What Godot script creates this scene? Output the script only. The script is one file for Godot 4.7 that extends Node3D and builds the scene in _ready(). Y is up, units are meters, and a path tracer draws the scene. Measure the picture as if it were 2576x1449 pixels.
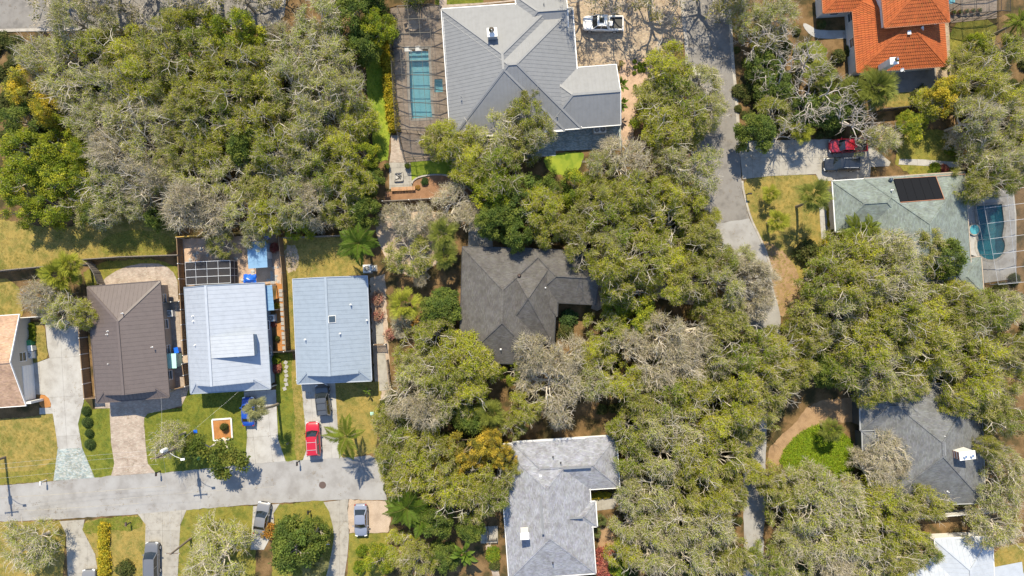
extends Node3D
# An aerial view straight down on a wooded neighbourhood. Metres, y up, north of the picture is -z.
# Places are read off the photograph (2576 px wide) and set at their real height above the ground with W().

const CAM_H := 92.0
const FOCAL := 1717.3
const FRAMES := {
	"d": [0.0, 0.0, 1.0], "z1": [1140.4, 603.7, 0.23146], "z2": [1224.3, 1081.7, 0.2534], "z3": [2046.0, 402.5, 0.23152], "z4": [2046.0, 0.0, 0.20573],
	"z5": [2079.6, 947.6, 0.34617], "z6": [0.0, 754.7, 0.21418], "w1": [419.3, 570.2, 0.23148], "w2": [712.8, 687.6, 0.21984], "w3": [972.7, 0.0, 0.17361],
	"w4": [972.7, 251.6, 0.18521], "w5": [1425.5, 0.0, 0.23151], "w6": [737.9, 989.5, 0.12735],
	"00": [0.0, 0.0, 0.33333], "10": [644.0, 0.0, 0.33333], "20": [1288.0, 0.0, 0.33333], "30": [1932.0, 0.0, 0.33333],
	"01": [0.0, 483.0, 0.33333], "11": [644.0, 483.0, 0.33333], "21": [1288.0, 483.0, 0.33333], "31": [1932.0, 483.0, 0.33333],
	"02": [0.0, 966.0, 0.33333], "12": [644.0, 966.0, 0.33333], "22": [1288.0, 966.0, 0.33333], "32": [1932.0, 966.0, 0.33333]}

var rng := RandomNumberGenerator.new()
var names := {}
var M := {}
var paved: Array[PackedVector2Array] = []      # what grass does not grow on
var edge_noise := FastNoiseLite.new()


func _ready() -> void:
	rng.seed = 7
	# ---- camera, sky, sun, exposure
	var cam := Camera3D.new()
	cam.name = "camera"
	cam.position = Vector3(0, CAM_H, 0)
	cam.rotation_degrees = Vector3(-90, 0, 0)
	cam.fov = 45.75
	cam.near = 0.5
	cam.far = 1500.0
	add_child(cam)
	cam.current = true
	var sun := DirectionalLight3D.new()
	sun.name = "sun"
	sun.light_energy = 1.6
	sun.light_color = Color(1.0, 0.95, 0.84)
	sun.light_angular_distance = 0.5
	sun.shadow_enabled = true
	add_child(sun)
	sun.look_at_from_position(Vector3.ZERO, Vector3(0.095, -1.0, 0.79))
	var sm := ProceduralSkyMaterial.new()
	sm.sky_top_color = Color(0.44, 0.56, 0.74)
	sm.sky_horizon_color = Color(0.84, 0.87, 0.88)
	sm.sky_curve = 0.18
	sm.ground_horizon_color = Color(0.55, 0.55, 0.48)
	sm.ground_bottom_color = Color(0.30, 0.30, 0.24)
	sm.sky_energy_multiplier = 1.05
	var sky := Sky.new()
	sky.sky_material = sm
	var env := Environment.new()
	env.background_mode = Environment.BG_SKY
	env.sky = sky
	env.tonemap_mode = Environment.TONE_MAPPER_LINEAR
	env.tonemap_exposure = 1.5
	env.sdfgi_enabled = true
	env.ssao_enabled = true
	env.ssil_enabled = true
	var we := WorldEnvironment.new()
	we.name = "world_environment"
	we.environment = env
	add_child(we)
	edge_noise.seed = 5
	edge_noise.frequency = 0.45
	materials()
	ground()
	houses()
	pools()
	fences()
	cars()
	street_things()
	yard_things()
	trees()
	plants()
	grass()


# ------------------------------------------------------------------ places
func W(x: float, y: float, h := 0.0) -> Vector3:
	var k := (CAM_H - h) / FOCAL
	return Vector3((x - 1288.0) * k, h, (y - 724.5) * k)


func F(frame: String, x: float, y: float, h := 0.0) -> Vector3:
	var f: Array = FRAMES[frame]
	return W(f[0] + x * f[2], f[1] + y * f[2], h)


func xz(v: Vector3) -> Vector2:
	return Vector2(v.x, v.z)


func poly(frame: String, a: Array, h := 0.0) -> PackedVector2Array:
	var out := PackedVector2Array()
	for i in range(0, a.size(), 2):
		out.append(xz(F(frame, a[i], a[i + 1], h)))
	return out


func rounded(p: PackedVector2Array, times := 2, closed := true) -> PackedVector2Array:
	for t in times:
		var q := PackedVector2Array()
		var n := p.size()
		if not closed:
			q.append(p[0])
		for i in (n if closed else n - 1):
			var a := p[i]
			var b := p[(i + 1) % n]
			q.append(a.lerp(b, 0.25))
			q.append(a.lerp(b, 0.75))
		if not closed:
			q.append(p[n - 1])
		p = q
	return p


func ragged(p: PackedVector2Array, step: float, amp: float) -> PackedVector2Array:
	var q := PackedVector2Array()
	for i in p.size():
		var a := p[i]
		var b := p[(i + 1) % p.size()]
		var n := maxi(1, int(a.distance_to(b) / step))
		for k in n:
			var v := a.lerp(b, float(k) / n)
			q.append(v + Vector2(edge_noise.get_noise_2d(v.x * 3.0, v.y * 3.0), edge_noise.get_noise_2d(v.x * 3.0 + 90.0, v.y * 3.0)) * amp * 2.0)
	return q


# ------------------------------------------------------------------ names and labels
func numbered(n: String) -> String:
	var k: int = names.get(n, 0)
	names[n] = k + 1
	return n if k == 0 else "%s_%03d" % [n, k]


func tag(o: Node3D, label: String, category: String, group := "", kind := "") -> Node3D:
	o.set_meta("label", label)
	o.set_meta("category", category)
	if group:
		o.set_meta("group", group)
	if kind:
		o.set_meta("kind", kind)
	return o


func thing(n: String, label: String, category: String, at := Vector3.ZERO, turn := 0.0, group := "", kind := "") -> Node3D:
	var o := Node3D.new()
	o.name = numbered(n)
	add_child(o)
	o.position = at
	o.rotation.y = turn
	return tag(o, label, category, group, kind)


func part(parent: Node3D, n: String, mesh: Mesh, mat: Material = null) -> MeshInstance3D:
	var o := MeshInstance3D.new()
	o.mesh = mesh
	if mat:
		o.material_override = mat
	var key := "%d/%s" % [parent.get_instance_id(), n]
	var k: int = names.get(key, 0)
	names[key] = k + 1
	o.name = n if k == 0 else "%s_%03d" % [n, k]
	parent.add_child(o, true)
	return o


func solo(n: String, mesh: Mesh, mat: Material, label: String, category: String, at := Vector3.ZERO, turn := 0.0, group := "", kind := "") -> MeshInstance3D:
	var o := MeshInstance3D.new()
	o.name = numbered(n)
	o.mesh = mesh
	if mat:
		o.material_override = mat
	add_child(o)
	o.position = at
	o.rotation.y = turn
	tag(o, label, category, group, kind)
	return o


# ------------------------------------------------------------------ mesh builder
class MB:
	var v := PackedVector3Array()
	var n := PackedVector3Array()
	var uv := PackedVector2Array()
	var uv2 := PackedVector2Array()
	var c := PackedColorArray()
	var col := Color.WHITE

	func tri(a: Vector3, b: Vector3, d: Vector3, out: Vector3) -> void:
		var nn := (d - a).cross(b - a)
		if nn.dot(out) < 0.0:
			var t := b
			b = d
			d = t
			nn = -nn
		nn = nn.normalized()
		for p: Vector3 in [a, b, d]:
			v.append(p)
			n.append(nn)
			c.append(col)
			uv.append(Vector2(p.x, p.z))
			uv2.append(Vector2(p.x, p.z))

	func quad(a: Vector3, b: Vector3, d: Vector3, e: Vector3, out: Vector3) -> void:
		tri(a, b, d, out)
		tri(a, d, e, out)

	# smooth-shaded quad
	func squad(a: Vector3, b: Vector3, d: Vector3, e: Vector3, na: Vector3, nb: Vector3, nd: Vector3, ne: Vector3) -> void:
		var ps := [a, b, d, a, d, e]
		var ns := [na, nb, nd, na, nd, ne]
		if (d - a).cross(b - a).dot(na + nd) < 0.0:
			ps = [a, d, b, a, e, d]
			ns = [na, nd, nb, na, ne, nd]
		for i in 6:
			v.append(ps[i])
			n.append(ns[i])
			c.append(col)
			uv.append(Vector2(ps[i].x, ps[i].z))
			uv2.append(Vector2(ps[i].x, ps[i].z))

	func box(at: Vector3, size: Vector3, b := Basis()) -> void:
		var h := size * 0.5
		for ax in 3:
			for s: float in [-1.0, 1.0]:
				var d := Vector3.ZERO
				d[ax] = s
				var e := Vector3.ZERO
				e[(ax + 1) % 3] = 1.0
				var f := Vector3.ZERO
				f[(ax + 2) % 3] = 1.0
				quad(at + b * ((d + e + f) * h), at + b * ((d - e + f) * h), at + b * ((d - e - f) * h), at + b * ((d + e - f) * h), b * d)

	func bar(p: Vector3, q: Vector3, w: float, h: float) -> void:
		var z := q - p
		var l := z.length()
		if l < 0.001:
			return
		z /= l
		var x := Vector3.UP.cross(z)
		x = Vector3.RIGHT if x.length() < 0.01 else x.normalized()
		box((p + q) * 0.5, Vector3(w, h, l), Basis(x, z.cross(x), z))

	# a tapered tube along points, smooth
	func tube(ps: PackedVector3Array, rs: PackedFloat32Array, sides := 6, cap := false) -> void:
		var rings: Array = []
		var x := Vector3.RIGHT
		for i in ps.size():
			var z := (ps[mini(i + 1, ps.size() - 1)] - ps[maxi(i - 1, 0)]).normalized()
			if absf(x.dot(z)) > 0.95:
				x = Vector3.FORWARD if absf(z.z) < 0.9 else Vector3.UP
			x = (x - z * x.dot(z)).normalized()
			var y := z.cross(x)
			var ring := PackedVector3Array()
			for k in sides:
				var a := TAU * k / sides
				ring.append(x * cos(a) + y * sin(a))
			rings.append(ring)
		for i in ps.size() - 1:
			for k in sides:
				var m := (k + 1) % sides
				squad(ps[i] + rings[i][k] * rs[i], ps[i] + rings[i][m] * rs[i], ps[i + 1] + rings[i + 1][m] * rs[i + 1], ps[i + 1] + rings[i + 1][k] * rs[i + 1], rings[i][k], rings[i][m], rings[i + 1][m], rings[i + 1][k])
		if cap:
			for e: int in [0, ps.size() - 1]:
				var z := (ps[e] - ps[1 if e == 0 else e - 1]).normalized()
				for k in range(1, sides - 1):
					tri(ps[e] + rings[e][0] * rs[e], ps[e] + rings[e][k] * rs[e], ps[e] + rings[e][k + 1] * rs[e], z)

	func cyl(at: Vector3, r: float, h: float, sides := 16, r2 := -1.0) -> void:
		tube(PackedVector3Array([at, at + Vector3.UP * h]), PackedFloat32Array([r, r if r2 < 0.0 else r2]), sides, true)

	# a flat or sloping polygon with given plane coordinates
	func face(ps: PackedVector3Array, out: Vector3, o: Vector3, eu: Vector3, ev: Vector3) -> void:
		var flat := PackedVector2Array()
		for p in ps:
			flat.append(Vector2((p - o).dot(eu), (p - o).dot(ev)))
		var t := Geometry2D.triangulate_polygon(flat)
		for i in range(0, t.size(), 3):
			var k := v.size()
			tri(ps[t[i]], ps[t[i + 1]], ps[t[i + 2]], out)
			for m in 3:
				var p := v[k + m]
				uv[k + m] = Vector2((p - o).dot(eu), (p - o).dot(ev))

	# a sheet on the ground with skirts
	func sheet(p: PackedVector2Array, y: float, deep := 0.05) -> void:
		var t := Geometry2D.triangulate_polygon(p)
		if t.is_empty():
			print("sheet could not be filled near ", p[0])
		for i in range(0, t.size(), 3):
			var a := p[t[i]]
			var b := p[t[i + 1]]
			var d := p[t[i + 2]]
			tri(Vector3(a.x, y, a.y), Vector3(b.x, y, b.y), Vector3(d.x, y, d.y), Vector3.UP)
		if deep <= 0.0:
			return
		var cw := 1.0 if Geometry2D.is_polygon_clockwise(p) else -1.0
		for i in p.size():
			var a := p[i]
			var b := p[(i + 1) % p.size()]
			var s := (b - a).orthogonal() * cw
			quad(Vector3(a.x, y, a.y), Vector3(b.x, y, b.y), Vector3(b.x, y - deep, b.y), Vector3(a.x, y - deep, a.y), Vector3(s.x, 0, s.y))

	func mesh(mat: Material = null) -> ArrayMesh:
		var a := []
		a.resize(Mesh.ARRAY_MAX)
		a[Mesh.ARRAY_VERTEX] = v
		a[Mesh.ARRAY_NORMAL] = n
		a[Mesh.ARRAY_TEX_UV] = uv
		a[Mesh.ARRAY_TEX_UV2] = uv2
		a[Mesh.ARRAY_COLOR] = c
		var m := ArrayMesh.new()
		if v.is_empty():
			print("an empty mesh")
			return m
		m.add_surface_from_arrays(Mesh.PRIMITIVE_TRIANGLES, a)
		if mat:
			m.surface_set_material(0, mat)
		return m


func one_box(size: Vector3, at := Vector3.ZERO, b := Basis()) -> ArrayMesh:
	var m := MB.new()
	m.box(at, size, b)
	return m.mesh()


# ------------------------------------------------------------------ materials
func lin(r: float, g: float, b: float, a := 1.0) -> Color:
	var k := Color(r, g, b).linear_to_srgb()
	k.a = a
	return k


func ramp(stops: Array) -> Gradient:
	var g := Gradient.new()
	var o := PackedFloat32Array()
	var k := PackedColorArray()
	for s in stops:
		o.append(s[0])
		k.append(s[1])
	g.offsets = o
	g.colors = k
	return g


func noise_tex(sd: int, freq: float, stops: Array, size := 512, octaves := 5, type := FastNoiseLite.TYPE_SIMPLEX_SMOOTH) -> NoiseTexture2D:
	var f := FastNoiseLite.new()
	f.seed = sd
	f.noise_type = type
	f.frequency = freq
	f.fractal_octaves = octaves
	f.fractal_gain = 0.6
	var t := NoiseTexture2D.new()
	t.width = size
	t.height = size
	t.seamless = true
	t.noise = f
	t.color_ramp = ramp(stops)
	return t


func bump_tex(sd: int, freq: float, size := 512) -> NoiseTexture2D:
	return noise_tex(sd, freq, [[0.0, Color.BLACK], [1.0, Color.WHITE]], size)


func make(name_: String, color: Color, rough: float, metal := 0.0) -> StandardMaterial3D:
	var m := StandardMaterial3D.new()
	m.resource_name = name_
	m.albedo_color = color
	m.roughness = rough
	m.metallic = metal
	m.vertex_color_use_as_albedo = true
	M[name_] = m
	return m


func grain(m: StandardMaterial3D, fine: Texture2D, metres: float, coarse: Texture2D = null, wide := 40.0) -> StandardMaterial3D:
	m.albedo_texture = fine
	m.uv1_scale = Vector3.ONE / metres
	if coarse:
		m.detail_enabled = true
		m.detail_albedo = coarse
		m.detail_blend_mode = BaseMaterial3D.BLEND_MODE_MUL
		m.detail_uv_layer = BaseMaterial3D.DETAIL_UV_2
		m.uv2_scale = Vector3.ONE / wide
	return m


func g(x: float) -> Color:
	return Color(x, x, x)


func shingle_tex(sd: int, course: int, tab: int) -> ImageTexture:
	var r := RandomNumberGenerator.new()
	r.seed = sd
	var im := Image.create(512, 512, false, Image.FORMAT_RGB8)
	var rows := 512 / course
	for j in rows:
		var off := r.randi_range(0, tab)
		var x := -off
		while x < 512:
			var w := tab + r.randi_range(-tab / 4, tab / 4)
			var k := r.randf_range(0.86, 1.0)
			im.fill_rect(Rect2i(maxi(x, 0), j * course, mini(w, 512 - maxi(x, 0)), course), Color(k, k * r.randf_range(0.98, 1.0), k * r.randf_range(0.95, 1.0)))
			x += w
		im.fill_rect(Rect2i(0, j * course, 512, 2), g(0.55))
	for i in 60000:
		var x := r.randi_range(0, 511)
		var y := r.randi_range(0, 511)
		var p := im.get_pixel(x, y)
		var k := r.randf_range(0.85, 1.1)
		im.set_pixel(x, y, Color(p.r * k, p.g * k, p.b * k))
	return ImageTexture.create_from_image(im)


func paver_tex(sd: int, cell: int, tones: Array) -> ImageTexture:
	var r := RandomNumberGenerator.new()
	r.seed = sd
	var im := Image.create(512, 512, false, Image.FORMAT_RGB8)
	im.fill(Color(0.72, 0.69, 0.66))
	var j := 0
	for y in range(0, 512, cell):
		var x := -cell if j % 2 else 0
		while x < 512:
			var t: Color = tones[r.randi_range(0, tones.size() - 1)]
			var k := r.randf_range(0.94, 1.03)
			var x0 := maxi(x, 0)
			var w := mini(x + cell * 2 - 1, 512) - x0
			if w > 0:
				im.fill_rect(Rect2i(x0, y, w, cell - 1), Color(t.r * k, t.g * k, t.b * k))
			x += cell * 2
		j += 1
	return ImageTexture.create_from_image(im)


func materials() -> void:
	var speck := noise_tex(1, 0.12, [[0.0, g(0.84)], [0.45, g(0.95)], [1.0, g(1.0)]])
	var speck2 := noise_tex(2, 0.05, [[0.0, g(0.92)], [0.5, g(0.97)], [1.0, g(1.0)]])
	var stains := noise_tex(3, 0.012, [[0.2, Color(0.88, 0.87, 0.86)], [0.5, Color(0.96, 0.955, 0.95)], [0.8, g(1.0)]])
	var smooth_tone := noise_tex(10, 0.01, [[0.2, g(0.955)], [0.5, g(0.985)], [0.8, g(1.0)]])
	var grime := noise_tex(9, 0.02, [[0.15, Color(0.85, 0.845, 0.84)], [0.34, Color(0.935, 0.93, 0.925)], [0.5, Color(0.975, 0.97, 0.965)], [0.8, g(1.0)]], 512, 7)
	var blot := noise_tex(4, 0.02, [[0.2, Color(0.70, 0.77, 0.58)], [0.45, Color(0.90, 0.90, 0.82)], [0.7, Color(1.0, 0.96, 0.88)]])
	var litter := noise_tex(5, 0.10, [[0.1, Color(0.30, 0.24, 0.18)], [0.42, Color(0.52, 0.44, 0.33)], [0.6, Color(0.62, 0.55, 0.42)], [0.85, Color(0.80, 0.72, 0.60)]])
	var litter_wide := noise_tex(6, 0.02, [[0.25, Color(0.55, 0.58, 0.42)], [0.5, Color(0.85, 0.80, 0.70)], [0.75, Color(1.0, 0.95, 0.88)]])
	var blades := noise_tex(7, 0.16, [[0.1, Color(0.70, 0.72, 0.64)], [0.5, Color(0.90, 0.91, 0.87)], [0.85, Color(1.0, 1.0, 0.96)]])
	var chips := noise_tex(8, 0.14, [[0.1, Color(0.60, 0.52, 0.46)], [0.45, Color(0.86, 0.81, 0.77)], [0.8, g(1.0)]])
	grain(make("litter", lin(0.62, 0.58, 0.52), 0.95), litter, 3.1, litter_wide, 31.0)
	grain(make("grass", lin(0.27, 0.255, 0.055), 0.95), blades, 2.3, blot, 17.0)
	grain(make("green_grass", lin(0.195, 0.22, 0.028), 0.95), blades, 2.3, blot, 13.0)
	grain(make("dry_grass", lin(0.36, 0.285, 0.10), 0.95), blades, 2.1, blot, 19.0)
	grain(make("turf", lin(0.25, 0.33, 0.035), 0.95), speck2, 1.1, blot, 29.0)
	grain(make("sand", lin(0.60, 0.53, 0.45), 0.95), chips, 1.9, stains, 13.0)
	grain(make("mulch", lin(0.36, 0.22, 0.13), 0.95), chips, 1.3, stains, 9.0)
	grain(make("tan_mulch", lin(0.44, 0.32, 0.195), 0.95), chips, 1.4, stains, 9.0)
	grain(make("orange_mulch", lin(0.55, 0.27, 0.09), 0.95), chips, 1.2, stains, 9.0)
	grain(make("pebbles", lin(0.66, 0.52, 0.41), 0.9), chips, 1.4, stains, 11.0)
	grain(make("road", lin(0.335, 0.33, 0.33), 0.9), speck2, 3.0, stains, 23.0)
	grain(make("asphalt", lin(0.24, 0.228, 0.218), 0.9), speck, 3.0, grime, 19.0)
	grain(make("concrete", lin(0.37, 0.35, 0.315), 0.88), speck2, 3.3, grime, 11.0)
	grain(make("white_concrete", lin(0.43, 0.42, 0.405), 0.88), speck2, 3.3, stains, 15.0)
	grain(make("pink_paver", lin(0.445, 0.40, 0.355), 0.9), paver_tex(11, 14, [Color(0.98, 0.94, 0.92), Color(0.95, 0.92, 0.90), Color(1.0, 0.98, 0.96), Color(0.93, 0.89, 0.87)]), 4.4, stains, 12.0)
	grain(make("grey_paver", lin(0.44, 0.46, 0.46), 0.9), paver_tex(12, 16, [Color(0.9, 0.95, 0.95), Color(0.78, 0.84, 0.86), Color(1.0, 1.0, 0.98), Color(0.84, 0.86, 0.82)]), 3.6, stains, 12.0)
	grain(make("sand_paver", lin(0.44, 0.38, 0.30), 0.9), paver_tex(13, 14, [Color(0.98, 0.93, 0.88), Color(0.92, 0.88, 0.84), Color(1.0, 0.97, 0.93), Color(0.88, 0.85, 0.84)]), 4.2, stains, 14.0)
	grain(make("deck_paver", lin(0.37, 0.33, 0.29), 0.85), paver_tex(14, 18, [Color(0.95, 0.90, 0.86), Color(0.88, 0.84, 0.80), Color(1.0, 0.95, 0.91)]), 4.2, stains, 14.0)
	grain(make("kerb", lin(0.44, 0.41, 0.37), 0.9), speck2, 2.0, stains, 8.0)
	# roofs
	var sh1 := shingle_tex(21, 16, 32)
	for k in [["dark_shingle", 0.135, 0.131, 0.129], ["pale_shingle", 0.355, 0.375, 0.435], ["sage_shingle", 0.235, 0.285, 0.272], ["grey_shingle", 0.19, 0.203, 0.22], ["tan_shingle", 0.56, 0.38, 0.27]]:
		var m := grain(make(k[0], lin(k[1], k[2], k[3]), 0.92), sh1, 5.0, stains, 11.0)
		m.heightmap_enabled = true
		m.heightmap_texture = sh1
		m.heightmap_scale = 0.3
	for k in [["brown_metal", 0.122, 0.098, 0.093, 0.5], ["white_metal", 0.375, 0.41, 0.475, 0.5], ["blue_metal", 0.27, 0.32, 0.385, 0.5], ["grey_metal", 0.205, 0.21, 0.22, 0.5], ["snow_metal", 0.40, 0.43, 0.48, 0.5], ["shed_blue", 0.17, 0.31, 0.48, 0.45]]:
		grain(make(k[0], lin(k[1], k[2], k[3]), k[4]), smooth_tone, 7.0)
	grain(make("clay", lin(0.455, 0.112, 0.025), 0.85), speck, 2.0, stains, 7.0)
	# walls and trim
	for k in [["white_wall", 0.70, 0.69, 0.66], ["cream_wall", 0.58, 0.52, 0.43], ["grey_wall", 0.36, 0.37, 0.38], ["dark_wall", 0.07, 0.08, 0.085], ["tan_wall", 0.45, 0.37, 0.29], ["blue_wall", 0.30, 0.37, 0.44]]:
		grain(make(k[0], lin(k[1], k[2], k[3]), 0.9), speck2, 2.0)
	make("white_trim", lin(0.76, 0.75, 0.73), 0.5)
	make("brown_trim", lin(0.10, 0.08, 0.075), 0.5)
	make("dark_trim", lin(0.03, 0.03, 0.032), 0.5)
	grain(make("brick", lin(0.42, 0.17, 0.10), 0.9), speck, 0.8)
	var pane := make("pane", lin(0.05, 0.07, 0.09), 0.06)
	pane.metallic_specular = 0.8
	grain(make("fence_wood", lin(0.26, 0.17, 0.10), 0.92), speck, 1.6)
	grain(make("grey_wood", lin(0.23, 0.20, 0.17), 0.92), speck, 1.6)
	grain(make("yellow_wood", lin(0.62, 0.40, 0.10), 0.85), speck, 1.6)
	grain(make("dark_wood", lin(0.05, 0.048, 0.045), 0.9), speck, 1.6)
	grain(make("white_wood", lin(0.72, 0.71, 0.69), 0.8), speck2, 1.6)
	grain(make("deck_wood", lin(0.50, 0.28, 0.15), 0.85), speck, 1.2)
	make("bronze", lin(0.045, 0.042, 0.04), 0.45, 0.3)
	make("aluminium", lin(0.55, 0.56, 0.58), 0.4, 0.2)
	make("steel", lin(0.75, 0.75, 0.76), 0.22, 0.95)
	var scr := make("screen", lin(0.04, 0.04, 0.045, 0.27), 0.8)
	scr.transparency = BaseMaterial3D.TRANSPARENCY_ALPHA
	scr.vertex_color_use_as_albedo = false
	var scr2 := make("dark_screen", lin(0.02, 0.02, 0.025, 0.86), 0.8)
	scr2.transparency = BaseMaterial3D.TRANSPARENCY_ALPHA
	scr2.vertex_color_use_as_albedo = false
	var wat := make("pool_water", lin(0.05, 0.30, 0.38, 0.2), 0.03)
	wat.transparency = BaseMaterial3D.TRANSPARENCY_ALPHA
	wat.vertex_color_use_as_albedo = false
	var wat2 := make("deep_water", lin(0.01, 0.12, 0.17, 0.42), 0.03)
	wat2.transparency = BaseMaterial3D.TRANSPARENCY_ALPHA
	wat2.vertex_color_use_as_albedo = false
	for w: StandardMaterial3D in [wat, wat2]:
		w.heightmap_enabled = true
		w.heightmap_texture = bump_tex(61, 0.05)
		w.heightmap_scale = 3.0
		w.uv1_scale = Vector3.ONE / 3.0
	grain(make("pool_plaster", lin(0.20, 0.53, 0.63), 0.7), speck2, 1.6)
	grain(make("teal_plaster", lin(0.06, 0.30, 0.38), 0.7), speck2, 1.6)
	make("solar", lin(0.014, 0.015, 0.018), 0.9).metallic_specular = 0.1
	# paint
	for k in [["red_paint", 0.42, 0.006, 0.018], ["silver_blue_paint", 0.20, 0.225, 0.30], ["dark_grey_paint", 0.06, 0.065, 0.075], ["grey_paint", 0.12, 0.125, 0.14], ["white_paint", 0.80, 0.79, 0.77], ["black_paint", 0.012, 0.014, 0.018], ["silver_paint", 0.17, 0.172, 0.185], ["blue_paint", 0.01, 0.06, 0.36], ["crimson_paint", 0.30, 0.008, 0.02]]:
		var m := make(k[0], lin(k[1], k[2], k[3]), 0.3)
		m.clearcoat_enabled = true
		m.clearcoat = 1.0
		m.clearcoat_roughness = 0.05
	var glass := make("car_glass", lin(0.015, 0.02, 0.024), 0.05)
	glass.metallic_specular = 0.9
	make("tyre", lin(0.018, 0.018, 0.018), 0.9)
	make("lamp_glass", lin(0.7, 0.72, 0.75), 0.12)
	make("red_glass", lin(0.35, 0.01, 0.01), 0.15)
	make("black_plastic", lin(0.02, 0.02, 0.02), 0.6)
	make("white_plastic", lin(0.72, 0.73, 0.73), 0.5)
	make("blue_plastic", lin(0.01, 0.12, 0.62), 0.4)
	make("green_plastic", lin(0.04, 0.24, 0.11), 0.5)
	make("mint_plastic", lin(0.40, 0.66, 0.60), 0.5)
	make("pink_plastic", lin(0.70, 0.36, 0.30), 0.6)
	make("iron", lin(0.12, 0.085, 0.075), 0.7, 0.3)
	grain(make("rock", lin(0.46, 0.44, 0.41), 0.95), speck, 0.7)
	make("terracotta", lin(0.40, 0.17, 0.09), 0.85)
	# plants
	var leaf := make("leaf", Color.WHITE, 0.62)
	leaf.metallic_specular = 0.35
	leaf.backlight_enabled = true
	leaf.backlight = g(0.92)
	make("bark", Color.WHITE, 0.95)
	grain(make("pole_wood", lin(0.20, 0.16, 0.13), 0.95), speck, 0.8)


# ------------------------------------------------------------------ ground
func sheet(n: String, p: PackedVector2Array, y: float, mat: String, label: String, category: String, deep := 0.05, parent: Node3D = null) -> MeshInstance3D:
	var m := MB.new()
	m.sheet(p, y, deep)
	if parent:
		return part(parent, n, m.mesh(), M[mat])
	return solo(n, m.mesh(), M[mat], label, category, Vector3.ZERO, 0.0, "", "structure")


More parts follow.
